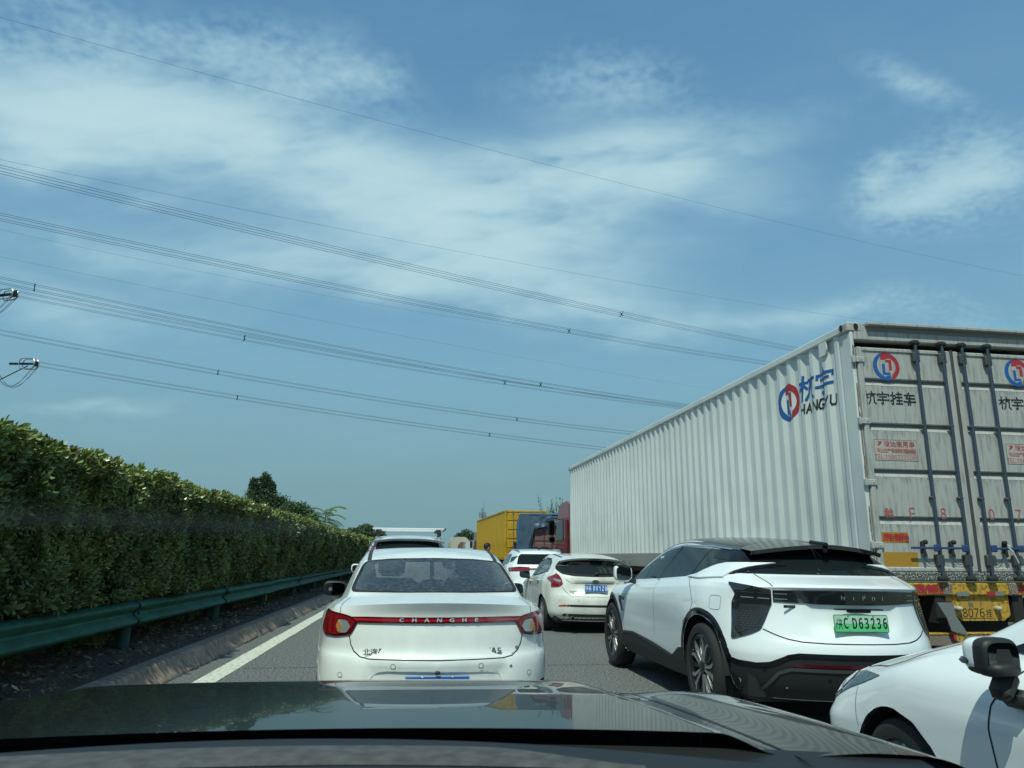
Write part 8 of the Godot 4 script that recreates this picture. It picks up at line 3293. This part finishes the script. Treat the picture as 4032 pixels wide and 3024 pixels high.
const OWN_X := -0.20
const REFLECTION := [-0.22, 0.527, 0.205, 0.507]  # both ends of the painted reflection, across and up the windscreen


func hood_y(x: float, d: float) -> float:
	# height of our bonnet at x from its middle and d ahead
	var dd := d + 0.22 * x * x
	var y := 1.127 - 0.050 * (d - 1.33) - 0.024 * (d - 1.33) * (d - 1.33)
	y -= 0.20 * pow(maxf(dd - 2.16, 0.0), 2.0)
	y -= 2.6 * pow(maxf(dd - 2.42, 0.0), 2.0)
	var ax := absf(x)
	y -= 0.010 * x * x
	# raised middle with shoulders, a trough, then the wing
	y -= 0.030 * smoothstep(0.68, 0.77, ax + (d - 1.3) * 0.07)
	y += 0.010 * smoothstep(0.80, 0.93, ax)
	y -= 2.2 * pow(maxf(ax - 0.97, 0.0), 2.0) * (1.0 + 8.0 * maxf(ax - 0.99, 0.0))
	return y


func make_own_car() -> void:
	var t := thing("black_car", "glossy black car that the photo is taken from: bonnet, windscreen and dashboard", "car", Vector3(OWN_X, 0, 0))
	# bonnet and wings in one skin of fine facets
	var m := MB.new()
	var rows := []
	for i in 66:
		var u := i / 65.0
		var r := []
		for k in 121:
			var x := -1.08 + 2.16 * k / 120.0
			var d0 := 1.31 - 0.16 * x * x
			var d := lerpf(d0, 2.66 - 0.20 * x * x, u)
			r.append(Vector3(x, hood_y(x, d), -d))
		rows.append(r)
	# down the nose
	for q in [[0.03, -0.16], [0.05, -0.36], [0.02, -0.62]]:
		var r := []
		for k in 121:
			var a: Vector3 = rows[65][k]
			r.append(Vector3(a.x, maxf(a.y + q[1], 0.25), a.z - q[0]))
		rows.append(r)
	m.grid(rows)
	# down the sides
	for s in [0, 120]:
		var side := []
		for v in 7:
			var r := []
			for i in 66:
				var a: Vector3 = rows[i][s]
				r.append(Vector3(a.x + signf(a.x) * 0.01 * minf(v, 2), lerpf(a.y, 0.35, v / 6.0), a.z))
			side.append(r)
		m.grid(side, s == 120)
	part("bonnet", m, M.hood_paint, t, 60.0)
	# shut line between bonnet and wing
	for s in [-1.0, 1.0]:
		var g := MB.new()
		var r := [[], []]
		for i in 40:
			var d := lerpf(1.16, 2.35, i / 39.0)
			for k in 2:
				var x: float = s * (0.80 - 0.02 * i / 39.0 + (k - 0.5) * 0.005)
				r[k].append(Vector3(x, hood_y(x, d) + 0.0012, -d))
		g.grid(r)
		part("bonnet_seam", g, M.gap, t)
	# cowl and wipers under the glass
	var c := MB.new()
	rows = []
	for i in 5:
		var r := []
		for k in 41:
			var x := -0.98 + 1.96 * k / 40.0
			var d := lerpf(1.02 - 0.42 * x * x, 1.33 - 0.16 * x * x, i / 4.0)
			r.append(Vector3(x, [1.125, 1.10, 1.085, 1.085, 1.10][i], -d))
		rows.append(r)
	c.grid(rows)
	part("cowl", c, M.black_plastic, t)
	for s in [[-0.62, 0.1], [0.05, 0.7]]:
		var w := MB.new()
		var p := PackedVector3Array()
		for i in 12:
			var x := lerpf(s[0], s[1], i / 11.0)
			p.append(Vector3(x, 1.112 + 0.004 * sin(i * 0.5), -(1.20 - 0.3 * x * x)))
		w.tube(p, 0.007, 6)
		part("wiper", w, M.black_plastic, t)
	# dashboard with a paler band along it
	var dm := MB.new()
	rows = []
	for i in 14:
		var r := []
		var u := 1.0 - pow(1.0 - i / 12.0, 2.0) if i < 13 else 1.0
		for k in 61:
			var x := -0.84 + 1.68 * k / 60.0
			var far := 1.112 - 0.46 * x * x
			var d := lerpf(0.30, far, u)
			var y := 1.163 + 0.006 * sin(PI * u) - 0.006 * pow(u, 8.0)
			if i == 13:
				y -= 0.05
				d += 0.008
			r.append(Vector3(x, y, -d))
		rows.append(r)
	dm.grid(rows)
	var front := []
	for q in [[0.34, 0.55], [0.25, 0.80], [0.26, 1.05], [0.30, 1.158]]:
		var r := []
		for k in 61:
			var x := -0.84 + 1.68 * k / 60.0
			r.append(Vector3(x, q[1], -q[0]))
		front.append(r)
	dm.grid(front)
	var dash := part("dashboard", dm, M.dash_plastic, t, 50.0)
	var cl := MB.new()
	var cr := [[], [], [], []]
	for k in 41:
		var x := -0.80 + 1.26 * k / 40.0
		var fade := smoothstep(1.0, 0.86, k / 40.0)
		var y := 1.1660
		cr[0].append(Vector3(x, y + 0.001, -(0.94 - 0.30 * x * x)))
		cr[1].append(Vector3(x, y + 0.0045, -(0.955 - 0.31 * x * x)))
		cr[2].append(Vector3(x, y + 0.0045, -(0.955 - 0.31 * x * x + 0.06 * fade)))
		cr[3].append(Vector3(x, y - 0.001, -(0.955 - 0.31 * x * x + 0.075 * fade)))
	cl.grid(cr)
	part("pale_band", cl, M.dash_band, dash)
	# windscreen: a real slab of faintly green glass
	var gm := MB.new()
	var sides := []
	for lift in [0.0, 0.005]:
		var rr := []
		for i in 17:
			var u := i / 16.0
			var r := []
			for k in 33:
				var s := k / 16.0 - 1.0
				var x := s * lerpf(0.90, 0.66, u)
				var d := lerpf(1.17 - 0.46 * x * x, 0.02 - 0.16 * x * x, u)
				var y := lerpf(1.115, 1.60, u) + 0.05 * sin(PI * u)
				r.append(Vector3(x, y + lift * 0.9, -d - lift * 0.45))
			rr.append(r)
		sides.append(rr)
	gm.grid(sides[1], true)
	gm.grid(sides[0])
	for e in [0, 16]:
		gm.grid([sides[0][e], sides[1][e]], e == 0)
	for e in [0, 32]:
		var a := []
		var b := []
		for i in 17:
			a.append(sides[0][i][e])
			b.append(sides[1][i][e])
		gm.grid([a, b], e == 32)
	part("windscreen", gm, M.windscreen_glass, t, 30.0)
	# a reflection in the glass, painted as a long pale see-through strip
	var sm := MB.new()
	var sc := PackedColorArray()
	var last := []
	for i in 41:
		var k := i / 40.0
		var s := lerpf(REFLECTION[0], REFLECTION[2], k)
		var u := lerpf(REFLECTION[1], REFLECTION[3], k)
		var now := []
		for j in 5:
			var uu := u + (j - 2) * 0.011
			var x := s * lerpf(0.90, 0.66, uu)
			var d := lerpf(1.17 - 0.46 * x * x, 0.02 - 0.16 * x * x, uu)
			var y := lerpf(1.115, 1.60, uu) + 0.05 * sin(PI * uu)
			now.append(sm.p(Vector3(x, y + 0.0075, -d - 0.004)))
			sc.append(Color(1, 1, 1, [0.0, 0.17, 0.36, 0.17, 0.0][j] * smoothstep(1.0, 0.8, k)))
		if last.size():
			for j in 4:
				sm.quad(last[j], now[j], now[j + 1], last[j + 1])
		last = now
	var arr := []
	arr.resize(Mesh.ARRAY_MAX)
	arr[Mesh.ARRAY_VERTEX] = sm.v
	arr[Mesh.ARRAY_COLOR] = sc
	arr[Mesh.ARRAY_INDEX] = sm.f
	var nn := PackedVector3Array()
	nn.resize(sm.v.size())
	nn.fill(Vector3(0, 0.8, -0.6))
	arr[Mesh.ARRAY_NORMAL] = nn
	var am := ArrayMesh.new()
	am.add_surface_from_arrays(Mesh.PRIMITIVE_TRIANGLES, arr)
	part("painted_reflection", am, M.reflection_film, t)
	# roof, pillars
	var rm := MB.new()
	rows = []
	for i in 13:
		var u := i / 12.0
		var r := []
		for k in 21:
			var s := k / 10.0 - 1.0
			var x := s * 0.70
			r.append(Vector3(x, 1.605 + 0.06 * sin(PI * minf(u * 0.8 + 0.1, 1.0)) - 0.05 * s * s, lerpf(-0.03 + 0.07 * s * s, 2.3, u)))
		rows.append(r)
	rm.grid(rows, true)
	var under := []
	for r in rows:
		var q := []
		for a in r:
			q.append(a + Vector3(0, -0.05, 0))
		under.append(q)
	rm.grid(under)
	part("roof", rm, M.black_paint, t, 50.0)
	for s in [-1.0, 1.0]:
		var p := MB.new()
		p.tube(path3([s * 0.96, 1.09, -0.78, s * 0.83, 1.36, -0.35, s * 0.70, 1.58, 0.06]), 0.045, 8)
		p.tube(path3([s * 0.92, 1.0, 1.15, s * 0.72, 1.60, 1.2]), 0.06, 8)
		p.tube(path3([s * 0.70, 1.575, 0.06, s * 0.71, 1.61, 1.2, s * 0.70, 1.60, 2.3]), 0.03, 8)
		part("pillar", p, M.black_paint, t)
		var b := MB.new()
		b.box(Vector3(s * 1.0, 0.68, 0.55), Vector3(0.08, 0.72, 2.6), 0.03)
		part("door", b, M.black_paint, t)
		wheel(t, Vector3(s * 0.9, 0.38, -1.75), 0.38, 0.25, 0.26, s, "plain")
		wheel(t, Vector3(s * 0.9, 0.38, 1.25), 0.38, 0.25, 0.26, s, "plain")
	var fl := MB.new()
	fl.box(Vector3(0, 0.34, 0.6), Vector3(1.8, 0.2, 4.4), 0.05)
	fl.box(Vector3(0, 0.8, 2.35), Vector3(1.8, 0.8, 0.1), 0.03)
	part("floor", fl, M.black_plastic, t)
